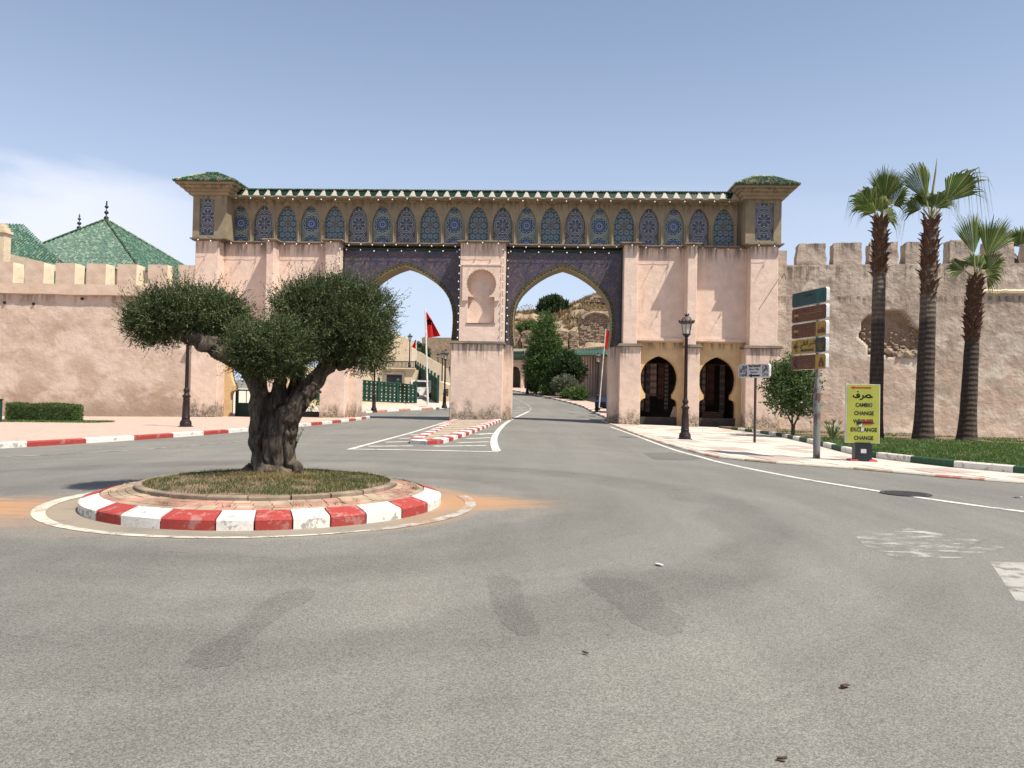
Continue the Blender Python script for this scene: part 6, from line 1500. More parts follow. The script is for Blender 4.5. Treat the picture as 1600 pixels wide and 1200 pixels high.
pts = [(hx+random.uniform(-3.2, 3.0), 37.3+random.uniform(-1.0, 1.0), 0) for _ in range(6000)]; pts = [(x, y, gz(x, y)+.13) for x, y, z in pts]
V, Q = blades(pts, .10, .03, .7); stuff(tag(link('verge_grass', fast_mesh('verge_grass', V, Q, MA['lawn'])), 'thin strip of grass round the clipped hedge on the left', 'grass'))
g = GG(1, 668, .13); mb = MB(); mb.box(-.12, .12, -.1, .1, 0, 1.0); mb.box(-.15, .15, -.12, .12, 1.0, 1.06); tag(obj('litter_bin', mb, MA['fence_green'], None, (at(-3, 650, 36).x, 36, gz(-21, 36)+.13)), 'narrow dark green bin cut by the left border of the photo', 'bin')
mb = MB(); mb.box(-.45, .45, -.3, .3, 0, 1.35); q = GW(-21.35, .85, -.45); tag(obj('plaster_block', mb, MA['ochre'], None, q, (0, 0, -GA)), 'low ochre plaster block where the left wall meets the gate', 'block')

# ------------------------------------------------------------------ green roofed pavilions behind the left wall
def pyramid(name, label, corners, apex, wallz, tiles_step=.30, ridge=None, group=None, base_off=None):
    o = (corners[0]+corners[2])/2; o = Vector((o.x, o.y, 0)); t = thing(name, label, 'building', o, 0, group)
    w = MB(); c4 = [c-o for c in corners]; cc = sum(c4, Vector())/4
    k = [cc+(c-cc)*.94 for c in c4]
    w.add([(p.x, p.y, wallz) for p in k]+[(p.x, p.y, p.z+.02) for p in k], [(0, 1, 5, 4), (1, 2, 6, 5), (2, 3, 7, 6), (3, 0, 4, 7)]); obj('wall', w, MA['cream'], t)
    R = [r-o for r in (ridge or [apex, apex])]     # ridge ends
    rf = MB(); rf.add([tuple(p) for p in c4]+[tuple(r) for r in R], [(0, 1, 5, 4), (1, 2, 5), (2, 3, 4, 5), (3, 0, 4), (3, 2, 1, 0)] if ridge else [(0, 1, 4), (1, 2, 4), (2, 3, 4), (3, 0, 4), (3, 2, 1, 0)])
    ro = obj('roof', rf, MA['jade_tile'], t)
    tl = MB()
    for i in range(4):
        a, b = c4[i], c4[(i+1) % 4]; ta, tb_ = (R[0], R[1]) if i == 0 else (R[1], R[1]) if i == 1 else (R[1], R[0]) if i == 2 else (R[0], R[0])
        if (b-a).cross(Vector((0, 0, 1))).dot(-(a+b)/2+Vector((0, 0, 0))-o) < -1e9: continue
        if ridge and i == 1: continue
        L_ = (b-a).length; e = (b-a)/L_; up = ((ta+tb_)/2-(a+b)/2); up = up-e*up.dot(e); H_ = up.length; un = up/H_
        m = int(L_/tiles_step); s0 = (ta-a).dot(e); s1 = (tb_-a).dot(e)
        nrm_ = e.cross(un); nrm_ = nrm_ if nrm_.z > 0 else -nrm_
        for j in range(1, m):
            s = L_*j/m; h = H_*(s/s0 if s < s0 else ((L_-s)/(L_-s1) if s > s1 else 1)); 
            if h < .3: continue
            kk = max(2, int(h/.55)); 
            for q in range(kk):
                p0 = a+e*s+un*(h*q/kk); p1 = a+e*s+un*(h*(q+1)/kk)
                w2 = tiles_step*.34; l0 = nrm_*(.13+random.uniform(-.01, .01)); l1 = nrm_*.09
                tl.add([p0-e*w2, p0+l0, p0+e*w2, p1-e*w2*.85, p1+l1, p1+e*w2*.85], [(0, 1, 4, 3), (1, 2, 5, 4), (0, 2, 1)], 0)
    stuff(obj('roof_tiles', tl, [MA['jade_tile']], ro))
    hp = MB()
    for i, r in ((0, R[0]), (1, R[1]), (2, R[1]), (3, R[0])): hp.tube([c4[i]+Vector((0, 0, .1)), r+Vector((0, 0, .12))], .13, 6)
    if ridge: hp.tube([R[0]+Vector((0, 0, .12)), R[1]+Vector((0, 0, .12))], .15, 6)
    obj('hip_tiles', hp, MA['green_tile'], ro)
    return t, ro, o
# pavilion with the two faces: near corner down the hip, apex behind
def finial(parent, p, balls, s):
    f = MB(); f.tube([p, p+Vector((0, 0, balls[-1][0]+s*1.6))], .05*s*4, 6); fo = obj('finial', f, MA['finial'], parent)
    for (z, r) in balls: mb = MB(); mb.ball(p+Vector((0, 0, z)), r, 12, sq=.8); obj('finial_ball', mb, MA['finial'], fo, smooth=True)
    for (z, r), (z2, r2) in zip(balls, balls[1:]): mb = MB(); mb.lathe([(r*.3, 0), (r*.42, (z2-z)*.12), (r*.25, (z2-z)*.25)], 8, 0, tuple(p+Vector((0, 0, (z+z2)/2-.05)))); obj('collar', mb, MA['finial_white'], fo)
YA = 76; ape = at(166, 344, YA)
near = at(219, 420, 68); lft = at(20, 399, 74); 
# square plan from near corner and left corner
v1 = Vector((lft.x-near.x, lft.y-near.y, 0)); near.z = lft.z = at(219, 420, 68).z
Cc = Vector((ape.x, ape.y, near.z)); A0 = near; A1 = Cc+Matrix.Rotation(-pi/2, 3, 'Z') @ (near-Cc)*1.0; A2 = Cc*2-near; A3 = Cc*2-A1
A1 = Cc+(Matrix.Rotation(radians(72), 3, 'Z') @ (near-Cc)); A3 = Cc*2-A1
cor = [A3, A0, A1, A2]
t, ro, o_ = pyramid('green_roofed_pavilion', 'large pavilion with green-tiled pyramid roof and dark ball finial behind the left wall', cor, ape, -1.0)
s_ = YA/F
finial(ro, ape-o_, [((343-341)*s_+.1, 3.6*s_), ((343-331)*s_, 3.3*s_), ((343-322)*s_, 2.9*s_)], .35)
# second pavilion: long hipped roof to the left, its finial tip rising behind the first
YB = 70; r0 = at(-120, 318, YB); r1 = at(36, 359, YB+1.5); r1.z = at(36, 359, YB).z; r0.z = r1.z+.01
b1 = at(104, 417, YB-5); bz = b1.z
w0 = at(-160, 400, YB-5)
cor = [Vector((w0.x, YB-5, bz)), Vector((b1.x, YB-5, bz)), Vector((b1.x-8.2, YB+8, bz)), Vector((w0.x, YB+8, bz))]
t2, ro2, o2 = pyramid('green_roofed_hall', 'long hall with a jade green hipped tile roof at the left border, behind the wall', cor, None, -1.0, ridge=[Vector((r0.x, YB+1.5, r1.z+1.6)), Vector((r1.x, YB+1.5, r1.z))])
tf = thing('roof_finial', 'smaller dark finial of four balls standing behind the ridge of the green pavilion', 'finial', at(123.5, 362, 92)); q = at(123.5, 362, 92)
s_ = 92/F; f = MB(); f.tube([(0, 0, 0), (0, 0, 28*s_)], .045, 6); obj('rod', f, MA['finial'], tf)
for (py, r) in ((356, 3.7), (349, 3.2), (342, 2.5), (337.5, 1.5)): mb = MB(); mb.ball((0, 0, (362-py)*s_), r*s_, 12, sq=.8); obj('finial_ball', mb, MA['finial'], tf, smooth=True)
# cream parapet and chimney at the left edge
p0, p1 = at(-30, 390, 60), at(62, 412, 60); 
ch = thing('chimney_stack', 'cream plastered chimney stack with a stepped cap at the left border', 'chimney', (at(3, 400, 58).x, 58, 0))
sc = 58/F; zb, ztp = at(3, 420, 58).z-3, at(3, 365, 58).z; mb = MB(); mb.box(-9*sc-.4, 8*sc, -.4, .4, zb, ztp); obj('shaft', mb, MA['cream'], ch)
mb = MB(); mb.box(-11*sc-.4, 10.5*sc, -.5, .5, ztp, ztp+4*sc); mb.box(-9*sc-.4, 7*sc, -.4, .4, ztp+4*sc, ztp+10*sc); mb.box(-9*sc-.4, 3*sc, -.35, .35, ztp+10*sc, ztp+15*sc); obj('cap', mb, MA['cream'], ch)
pw = thing('cream_parapet', 'cream sloping parapet wall in front of the green hall roof', 'wall', (at(30, 400, 61).x, 61, 0)); sx = 61/F
mb = MB(); zL = at(8, 395, 61).z; zR = at(84, 413, 61).z; x0, x1 = at(8, 395, 61).x-pw.location.x, at(84, 413, 61).x-pw.location.x
mb.add([(x0, 0, zL-.65), (x1, 0, zR-.5), (x1, 0, zR), (x0, 0, zL), (x0, .5, zL-.65), (x1, .5, zR-.5), (x1, .5, zR), (x0, .5, zL)], [(0, 1, 2, 3), (3, 2, 6, 7), (1, 5, 6, 2), (4, 7, 6, 5), (0, 4, 5, 1), (0, 3, 7, 4)]); obj('coping', mb, MA['cream'], pw)
mb = MB(); mb.add([(x0, .1, -1), (x1, .1, -1), (x1, .1, zR-.52), (x0, .1, zL-1.35), (x0, .5, -1), (x1, .5, -1), (x1, .5, zR-.52), (x0, .5, zL-1.35)], [(0, 1, 2, 3), (3, 2, 6, 7), (1, 5, 6, 2), (4, 7, 6, 5), (0, 3, 7, 4)]); obj('wall', mb, MA['jade_tile'], pw)

# ------------------------------------------------------------------ beyond the left arch
def wallbox(name, label, cat, x0, x1, Y, z0, z1, mat, depth=4.0, pname='wall', z1b=None, Y2=None):
    """simple mass standing at its real place; x0,x1 in metres at distance Y (Y2 for the right end)"""
    o = thing(name, label, cat, ((x0+x1)/2, Y, 0)); Y2 = Y if Y2 is None else Y2; z1b = z1 if z1b is None else z1b
    a, b = x0-o.location.x, x1-o.location.x; d = Y2-Y; mb = MB()
    mb.add([(a, 0, z0), (b, d, z0), (b, d+depth, z0), (a, depth, z0), (a, 0, z1), (b, d, z1b), (b, d+depth, z1b), (a, depth, z1)], [(0, 3, 2, 1), (4, 5, 6, 7), (0, 1, 5, 4), (1, 2, 6, 5), (2, 3, 7, 6), (3, 0, 4, 7)])
    obj(pname, mb, MA[mat], o); return o
def fence(name, label, A, B, n, h0, h1, za, zb, base_h=0.0, first=True):
    """green openwork panels between posts; A,B are Vector ground points"""
    o = thing(name, label, 'fence', (A.x, A.y, 0)); D = B-A; L = hypot(D.x, D.y); rz = atan2(D.y, D.x); pl = L/n
    for i in range(n+1):
        f = i/n; z = za+(zb-za)*f; h = h0+(h1-h0)*f; mb = MB(); mb.box(-.09, .09, -.09, .09, 0, h+.22); mb.box(-.13, .13, -.13, .13, h+.22, h+.28); mb.frustum((-.12, .12, -.12, .12, h+.28), (-.03, .03, -.03, .03, h+.42))
        obj('post', mb, MA['fence_green'], o, (D.x*f, D.y*f, z), (0, 0, rz))
    for i in range(n):
        f = i/n; g = (i+1)/n; z0, z1 = za+(zb-za)*f, za+(zb-za)*g; hh0, hh1 = h0+(h1-h0)*f, h0+(h1-h0)*g; mb = MB(); w = pl-.18
        def P(x, v): t = x/w; return (x+.09, 0, (z0+(z1-z0)*t-z0)+v*(hh0+(hh1-hh0)*t))
        def bar(xa, va, xb, vb, r=.016):
            r *= 1.7
            p, q = Vector(P(xa, va)), Vector(P(xb, vb)); mb.tube([p, q], r, 4, caps=False)
        for v in (.02, .34, .66, .98): bar(0, v, w, v, .028)
        m = max(3, int(w/.42))
        for j in range(m+1): bar(w*j/m, .02, w*j/m, .98, .02)
        for j in range(m):
            for k, (va, vb) in enumerate(((.02, .34), (.34, .66), (.66, .98))):
                xa, xb = w*j/m, w*(j+1)/m; xm = (xa+xb)/2; vm = (va+vb)/2
                for (x1, v1, x2, v2) in ((xa, vm, xm, vb), (xm, vb, xb, vm), (xb, vm, xm, va), (xm, va, xa, vm), (xa, va, xb, vb), (xa, vb, xb, va)): bar(x1, v1, x2, v2, .020)
                for t in np.linspace(0, 2*pi, 9)[:-1]:
                    bar(xm+.10*cos(t), vm+.055*sin(t), xm+.10*cos(t+pi/4), vm+.055*sin(t+pi/4), .02)
                bar(xa+.06, va+.015, xa+.06, vb-.015, .03); bar(xb-.06, va+.015, xb-.06, vb-.015, .03)
        obj('fence_panel', mb, MA['fence_green'], o, (D.x*f, D.y*f, z0), (0, 0, rz))
    return o
A = at(440, 612, 66); B = at(651, 629.5, 72.5)
zb0, zb1 = at(548, 626, 68).z, at(650, 630.5, 72.5).z
fence('green_fence', 'dark green openwork metal fence along the pavement beyond the left arch', Vector((at(430, 600, 65).x, 65, 0)), Vector((at(650, 600, 72.5).x, 72.5, 0)), 7, 2.15, 1.75, zb0+.15, zb1)
bw = thing('fence_plinth', 'low cream plinth wall carrying the green fence', 'wall', (0, 0, 0)); mb = MB()
xa, xb = at(425, 600, 64.8).x, at(684, 600, 74).x
mb.add([(xa, 64.7, -.5), (xb, 73.2, 0), (xb, 73.2, zb1-.05), (xa, 64.7, zb0+.10), (xa, 65.2, -.5), (xb, 73.7, 0), (xb, 73.7, zb1-.05), (xa, 65.2, zb0+.10)], [(0, 1, 2, 3), (3, 2, 6, 7), (1, 5, 6, 2), (4, 7, 6, 5), (0, 3, 7, 4)]); obj('wall', mb, MA['cream'], bw)
C0 = at(684, 633, 73.5); C1 = at(652, 600, 100)
fence('ramp_fence', 'dark green fence climbing away beside the ramp, right of the flagpole', Vector((C0.x, 73.5, 0)), Vector((C1.x, 98, 0)), 8, 2.5, 2.9, at(684, 633, 73.5).z, at(652, 604, 98).z)
# return panel between the two fences
# ramp wall, bright cream, right of the fence
w = thing('ramp_wall', 'bright cream ramp wall between the green fence and the middle pier', 'wall', (0, 0, 0)); mb = MB(); Y = 76
q = [at(684, 634, Y), at(712, 634, Y), at(712, 606, Y), at(686, 595, Y)]; mb.add([tuple(p) for p in q]+[tuple(p+Vector((0, 14, 0))) for p in q], [(0, 1, 2, 3), (3, 2, 6, 7), (1, 5, 6, 2), (4, 7, 6, 5), (0, 3, 7, 4)]); obj('wall', mb, MA['cream'], w)
g0 = at(673, 604, 80); o = thing('white_van', 'white vehicle with dark rear window partly hidden behind the green fences', 'van', (at(655, 600, 80).x, 80, at(655, 606, 80).z-1.0), .2)
mb = MB(); mb.poly([(-.9, .25), (1.9, .25), (1.9, .9), (1.25, 1.75), (-.9, 1.8)], -.8, .8); obj('body', mb, MA['white_pole'], o)
mb = MB(); mb.box(-.7, .9, -.82, -.80, 1.1, 1.6); mb.box(-.92, -.9, -.6, .6, 1.1, 1.6); obj('window', mb, MA['black_plastic'], o)
for x in (-.3, 1.2): mb = MB(); mb.tube([(x, -.83, .28), (x, -.6, .28)], .28, 14); obj('wheel', mb, MA['rubber'], o)
# cream house with balcony and the taller gabled wall behind
Y = 88
x0, x1 = at(455, 600, Y).x, at(648, 600, Y).x; ztop = at(600, 576, Y).z
hs = wallbox('cream_house', 'low cream house with balcony railing and dark framed window behind the green fence', 'house', x0, x1, Y, 0, ztop, 'cream', 7)
def onh(o, name, px0, px1, py0, py1, Yv, out, mat, th=.1):
    a, b = at(px0, py0, Yv), at(px1, py1, Yv); mb = MB(); mb.box(a.x-o.location.x, b.x-o.location.x, -out, -out+th, b.z, a.z); return obj(name, mb, MA[mat], o)
win = onh(hs, 'window', 604.5, 628, 586, 600, Y, .12, 'black_plastic'); 
for nm, a in (('frame', (600, 632, 581, 585.5)), ('frame', (600, 604, 585.5, 600)), ('frame', (628.5, 632, 585.5, 600))): onh(hs, nm, *a, Y, .2, 'cap', .2)
onh(hs, 'cornice', 596, 650, 574, 577, Y, .3, 'cream', .3)
rl_ = MB(); 
for px in np.arange(598, 651, 2.1): a, b = at(px, 575, Y), at(px, 565, Y); rl_.tube([(a.x-hs.location.x, -.1, a.z), (b.x-hs.location.x, -.1, b.z)], .035, 4)
for py in (564.5, 574): a, b = at(598, py, Y), at(650, py+.8, Y); rl_.tube([(a.x-hs.location.x, -.1, a.z), (b.x-hs.location.x, -.1, b.z)], .05, 4)
obj('balcony_railing', rl_, MA['wire'], hs)
def prism_px(name, label, cat, pts, Y, depth, mat, dY=None, pname='wall'):
    o = thing(name, label, cat, (at(pts[0][0], 600, Y).x, Y, 0)); n = len(pts); base = o.location
    P = [at(p[0], p[1], Y+(dY[i] if dY else 0))-base for i, p in enumerate(pts)]
    vs = [tuple(p) for p in P]+[tuple(p+Vector((0, depth, 0))) for p in P]
    tri = tessellate_polygon([[Vector((p[0], -p[1], 0)) for p in pts]]); fs = []
    for t in tri: fs += [tuple(t), tuple(i+n for i in t[::-1])]
    fs += [(i, (i+1) % n, (i+1) % n+n, i+n) for i in range(n)]
    mb = MB(); mb.add(vs, fs); ob = obj(pname, mb, MA[mat], o)
    bm = bmesh.new(); bm.from_mesh(ob.data); bmesh.ops.recalc_face_normals(bm, faces=bm.faces[:]); bm.to_mesh(ob.data); bm.free(); return o
prism_px('gabled_house', 'tall cream house wall with sloping top edge, right of the olive crown', 'house', [(560, 640), (637.5, 640), (637.5, 530), (625, 524), (612, 518), (600, 513), (575, 505), (560, 500)], 97, 8, 'cream')
prism_px('sloping_wall', 'cream wall sloping down to the right behind the flags', 'wall', [(636, 640), (692, 640), (692, 571), (672, 560), (655, 549), (640, 543), (636, 542)], 112, 3, 'cream')
prism_px('far_rampart', 'far brown stone rampart with stepped left end behind the flag', 'wall', [(655, 640), (760, 640), (760, 527), (690, 527.5), (668, 527), (664, 526), (659, 528), (659, 536), (655, 540)], 150, 4, 'ruin')
prism_px('far_kiosk', 'small cream doorway building at the foot of the far rampart beside the pier', 'building', [(697, 640), (708, 640), (708, 575), (697, 575)], 125, 3, 'cream')
def Lb(px, py, Y, rx, ry, rz, o): return lobr(px, py, Y, rx, ry, rz, o)
g = gat(652, 116); tree('far_shrub', 'dark shrub growing on top of the sloping wall behind the small flag', 'shrub', g, [Lb(652, 546, 116, 12, 1.5, 8, g), Lb(662, 551, 115, 10, 1.2, 6, g)], [([(0, 0, 2), Lb(655, 546, 116, 1, 1, 1, g)[0]], [.1, .03])], 350, 8, .28, .14, 'leaf_dark')
# flags
def flagpole(px0, pyb, px1, pyt, Y, label, cloth, r=.06, star=True, flip=False):
    b = at(px0, pyb, Y); tp = at(px1, pyt, Y); o = thing('flagpole', label, 'flag', b); mb = MB(); mb.tube([(0, 0, 0), tp-b], [r, r*.7], 8); obj('pole', mb, MA['white_pole'], o)
    # cloth as a hanging folded sheet: rows of pixel outline (left, right) pairs
    P = []; n = 12; s = Y/F
    (ta, tb_, ba, bb) = cloth; Rr = []
    for i in range(n+1):
        u = i/n
        for j in range(n+1):
            v = j/n; px = (ta[0]*(1-u)+tb_[0]*u)*(1-v)+(ba[0]*(1-u)+bb[0]*u)*v; py = (ta[1]*(1-u)+tb_[1]*u)*(1-v)+(ba[1]*(1-u)+bb[1]*u)*v
            q = at(px, py, Y+.16*sin(u*9+v*3)*u*(s*16)); Rr.append(q-b)
    fs = [(i*(n+1)+j, i*(n+1)+j+1, (i+1)*(n+1)+j+1, (i+1)*(n+1)+j) for i in range(n) for j in range(n)]
    th = Vector((0, .03, 0)); N = len(Rr)
    mb = MB(); mb.add([tuple(p) for p in Rr]+[tuple(p+th) for p in Rr], fs+[tuple(k+N for k in f[::-1]) for f in fs]); fl = obj('cloth', mb, MA['red_flag'], o, smooth=True)
    if star:
        cxp = sum(p[0] for p in cloth)/4-(3 if star == 2 else 0); cyp = sum(p[1] for p in cloth)/4-(6 if star == 2 else 0); c = at(cxp, cyp, Y-.45)-b; R_s = 6.0*s*star/2; st = MB()
        pp = [(c.x+R_s*.75*sin(2*pi*k/5), c.z+R_s*cos(2*pi*k/5)) for k in range(5)]
        for k in range(5):
            a, e = Vector(pp[k]), Vector(pp[(k+2) % 5]); r_ = ribbon([a, e], .10); st.add([(x, c.y, z) for x, z in r_], [(0, 1, 2, 3), (3, 2, 1, 0)])
        obj('star', st, MA['flag_green'], fl)
    return o
flagpole(668.5, 634, 664.5, 484, 70, 'large red flag with a dark star on a white pole seen through the left arch', ((665.5, 486), (673, 497), (668, 528), (688.5, 525)), .09, 2)
o = flagpole(649, 590, 650.5, 529, 100, 'small red flag on a white pole above the cream house', ((650, 530), (650, 530.5), (650, 545.5), (643, 542)), .07, 0)
flagpole(936, 637, 946.5, 514, 63, 'red flag on a leaning white pole seen through the right arch', ((947, 516), (957, 519), (944.8, 546), (961, 549)), .05, 1)
# small figure on the far ramp
def person(loc, h, rz, label):
    me = bpy.data.meshes.new('body'); s = h/1.75
    J = {0: (0, 0, .95, .13), 1: (0, 0, 1.2, .13), 2: (0, 0, 1.42, .15), 3: (0, 0, 1.53, .055), 4: (0, .01, 1.66, .10), 5: (.19, 0, 1.40, .055), 6: (.25, .02, 1.12, .042), 7: (.23, .10, .88, .032), 8: (-.19, 0, 1.40, .055), 9: (-.25, -.02, 1.12, .042), 10: (-.23, .04, .86, .032),
         11: (.10, 0, .88, .09), 12: (.11, .08, .48, .06), 13: (.11, .02, .07, .042), 14: (.11, .14, .03, .03), 15: (-.10, 0, .88, .09), 16: (-.11, -.05, .48, .06), 17: (-.11, -.16, .09, .042), 18: (-.11, -.05, .04, .03)}
    E = [(0, 1), (1, 2), (2, 3), (3, 4), (2, 5), (5, 6), (6, 7), (2, 8), (8, 9), (9, 10), (0, 11), (11, 12), (12, 13), (13, 14), (0, 15), (15, 16), (16, 17), (17, 18)]
    me.from_pydata([(x*s, y*s, z*s) for x, y, z, r in J.values()], E, []); ob = bpy.data.objects.new('person', me); COL.objects.link(ob); sk = ob.modifiers.new('s', 'SKIN'); 
    for i, (x, y, z, r) in J.items(): me.skin_vertices[0].data[i].radius = (r*s, r*s)
    me.skin_vertices[0].data[0].use_root = True
    ob.modifiers.new('u', 'SUBSURF').levels = 2; dg = bpy.context.evaluated_depsgraph_get(); m2 = bpy.data.meshes.new_from_object(ob.evaluated_get(dg)); bpy.data.objects.remove(ob)
    m2.materials.append(MA['cloth_dark']); m2.materials.append(MA['skin'])
    for p in m2.polygons:
        p.use_smooth = True
        if p.center.z > 1.54*s: p.material_index = 1
    o = link('person', m2, None, loc, (0, 0, rz)); tag(o, label, 'person')
    mb = MB(); mb.lathe([(.105*s, 1.66*s), (.11*s, 1.71*s), (.08*s, 1.77*s), (.01, 1.79*s)], 10); obj('hair', mb, MA['ink'], o, smooth=True); return o
g = at(703.5, 589, 110); person(g, 1.75, .5, 'person in dark clothes walking on the far ramp beside the middle pier')
# oleander bush behind the sheet gate in the left bay
g = GW(-16.8, 9, .0); tree('green_bush', 'green bush behind the dark green sheet metal gate', 'shrub', g, [((-.8, 0, .9), (1.2, .8, .7)), ((.8, 0, .8), (1.1, .8, .6))], [([(0, 0, -.2), (0, 0, .9)], [.06, .03])], 500, 8, .14, .06, 'leaf_mid')

# ------------------------------------------------------------------ beyond the right arch
# earth hill with ruined walls
hx0, hx1 = 770, 985; NX, NY = 90, 46; V = []
sil = [(760, 497), (795, 494), (815, 489), (840, 487), (865, 485), (890, 480), (905, 473), (915, 467), (930, 462), (945, 461), (965, 461), (990, 466)]
def silh(px):
    for (a, b), (c, d) in zip(sil, sil[1:]):
        if px <= c: return b+(d-b)*(px-a)/(c-a)
    return sil[-1][1]
for j in range(NY):
    t = j/(NY-1); Y = 118+26*t
    for i in range(NX):
        px = hx0+(hx1-hx0)*i/(NX-1); top = at(px, silh(px)+1.5*mnoise.noise((px*.12, 3, 1)), 144).z; xx = at(px, 500, Y).x
        s = min(1, t/.94); base = at(px, 556, 118).z; prof = base+(top-base)*(s**.8)
        ter = .9*mnoise.noise((xx*.22, Y*.22, 2))+.45*mnoise.noise((xx*.7, Y*.7, 5))
        st_ = math.floor(prof/1.6+.5*mnoise.noise((xx*.15, 0, 3)))*1.6; prof = prof*.45+st_*.55 if .05 < t < .9 else prof
        V.append((xx, Y, prof+ter*(1 if j < NY-2 else .3)))
for i in range(NX): V.append((V[(NY-1)*NX+i][0]*1.02, 158, V[(NY-1)*NX+i][2]-1.0))
idx = np.arange(NX*(NY+1)).reshape(NY+1, NX); Q = np.stack([idx[:-1, :-1], idx[:-1, 1:], idx[1:, 1:], idx[1:, :-1]], -1).reshape(-1, 4)
hill = struct(link('hill', fast_mesh('hill', V, Q, MA['ruin'], True)))
Hv = np.array(V)
pts = []; rr_ = random.Random(4)
while len(pts) < 16000:
    j = rr_.randrange(NY*2//5, NY); i = rr_.randrange(NX-1); a = Hv[j*NX+i]; b = Hv[j*NX+i+1]; c = Hv[min(NY, j+1)*NX+i]; u, v = rr_.random(), rr_.random(); p = a+(b-a)*u+(c-a)*v
    if mnoise.noise((p[0]*.3, p[1]*.3, 7)) < -.05 and j < NY-6: continue
    pts.append(p)
V_, Q_ = blades(pts, .55, .14, .9); stuff(tag(link('dry_hill_grass', fast_mesh('dry_hill_grass', V_, Q_, MA['drygrass'])), 'straw coloured dry grass on the ruined hill', 'dry grass'))
def ruin(name, label, pts, Y, depth, seed, arch=None):
    o = thing(name, label, 'ruin', (at(pts[0][0], 540, Y).x, Y, 0)); b = o.location; P = [at(px, py, Y)-b for px, py in pts]
    out = resample([Vector((p.x, p.z)) for p in P]+[Vector((P[0].x, P[0].z))], .35)[:-1]
    out = [p+Vector((mnoise.noise((p.x*1.7, p.y*1.7, seed)), mnoise.noise((p.x*1.7, p.y*1.7, seed+5))))*.16 for p in out]
    bm = bmesh.new()
    mb = MB(); mb.poly([tuple(p) for p in out], 0, depth); me = mb.mesh('wall', MA['ruin']); bm.from_mesh(me); bm.normal_update()
    bmesh.ops.triangulate(bm, faces=bm.faces[:]); bmesh.ops.subdivide_edges(bm, edges=[e for e in bm.edges if e.calc_length() > .6], cuts=2, use_grid_fill=True)
    bmesh.ops.triangulate(bm, faces=bm.faces[:])
    for v in bm.verts: v.co.y += (.22*mnoise.noise(v.co*.9+Vector((seed, 0, 0)))+.12*mnoise.noise(v.co*2.6))
    bm.to_mesh(me); bm.free(); link('wall', me, o)
    # courses of stones standing proud
    x0, x1 = min(p.x for p in out), max(p.x for p in out); z0, z1 = min(p.y for p in out), max(p.y for p in out); rnd = random.Random(seed); blk = MB(); z = z0+.2
    while z < z1-.2:
        x = x0+rnd.uniform(0, .4); h = rnd.uniform(.26, .36)
        while x < x1-.3:
            w = rnd.uniform(.4, .85)
            if inside(x+w/2, z+h/2, [tuple(p) for p in out]) and inside(x+.05, z+h-.02, [tuple(p) for p in out]) and inside(x+w-.05, z+h-.02, [tuple(p) for p in out]) and rnd.random() < .72:
                d = rnd.uniform(.22, .36); blk.frustum((x, x+w-.05, -d+.05, .35, z), (x+.02, x+w-.07, -d+.05, .35, z+h-.05))
            x += w
        z += h
    stuff(obj('stone_courses', blk, MA['stone'], o)); return o
ruin('ruined_wall', 'big ruined wall with a blind arch outline at the right of the hill', [(905, 560), (905, 497), (909, 488), (914, 484), (925, 484), (938, 483), (975, 486), (975, 560)], 121, 2.5, 3)
hb = MB(); c = at(932, 500, 120.4); Rr = 19*120/F; pr = []
for t in np.linspace(radians(5), radians(172), 16): pr.append((c.x+Rr*1.15*cos(t), 120.45, c.z+Rr*.62*sin(t)-.0))
hb.tube(pr, .26, 6); o = thing('blind_arch', 'raised rounded arch moulding on the big ruined wall', 'ruin', (0, 0, 0)); obj('arch_moulding', hb, MA['stone'], o)
ruin('ruined_wall', 'square ruined masonry block left of the bright conifer', [(816, 556), (816, 518), (824, 516), (836, 517), (837, 556)], 120, 2.2, 5)
ruin('ruined_wall', 'left ruined block of the pair right of the bright conifer', [(870, 556), (870, 519), (878, 517), (887, 518), (887.5, 556)], 120, 2.2, 7)
ruin('ruined_wall', 'right ruined block of the pair, joined to the big wall', [(889.5, 556), (889.5, 517), (896, 517), (904, 520), (904.5, 556)], 120.4, 2.2, 9)
ruin('ruined_wall', 'low broken ruin at the left jamb of the right arch', [(796, 560), (796, 514), (803, 512), (810, 517), (814, 526), (815, 560)], 121, 2.2, 13)
ruin('ruined_wall', 'small ruin crowning the top of the hill at the right', [(914, 472), (916, 466), (924, 465), (926, 461), (936, 462), (945, 461), (958, 464), (958, 474)], 138, 3, 17)
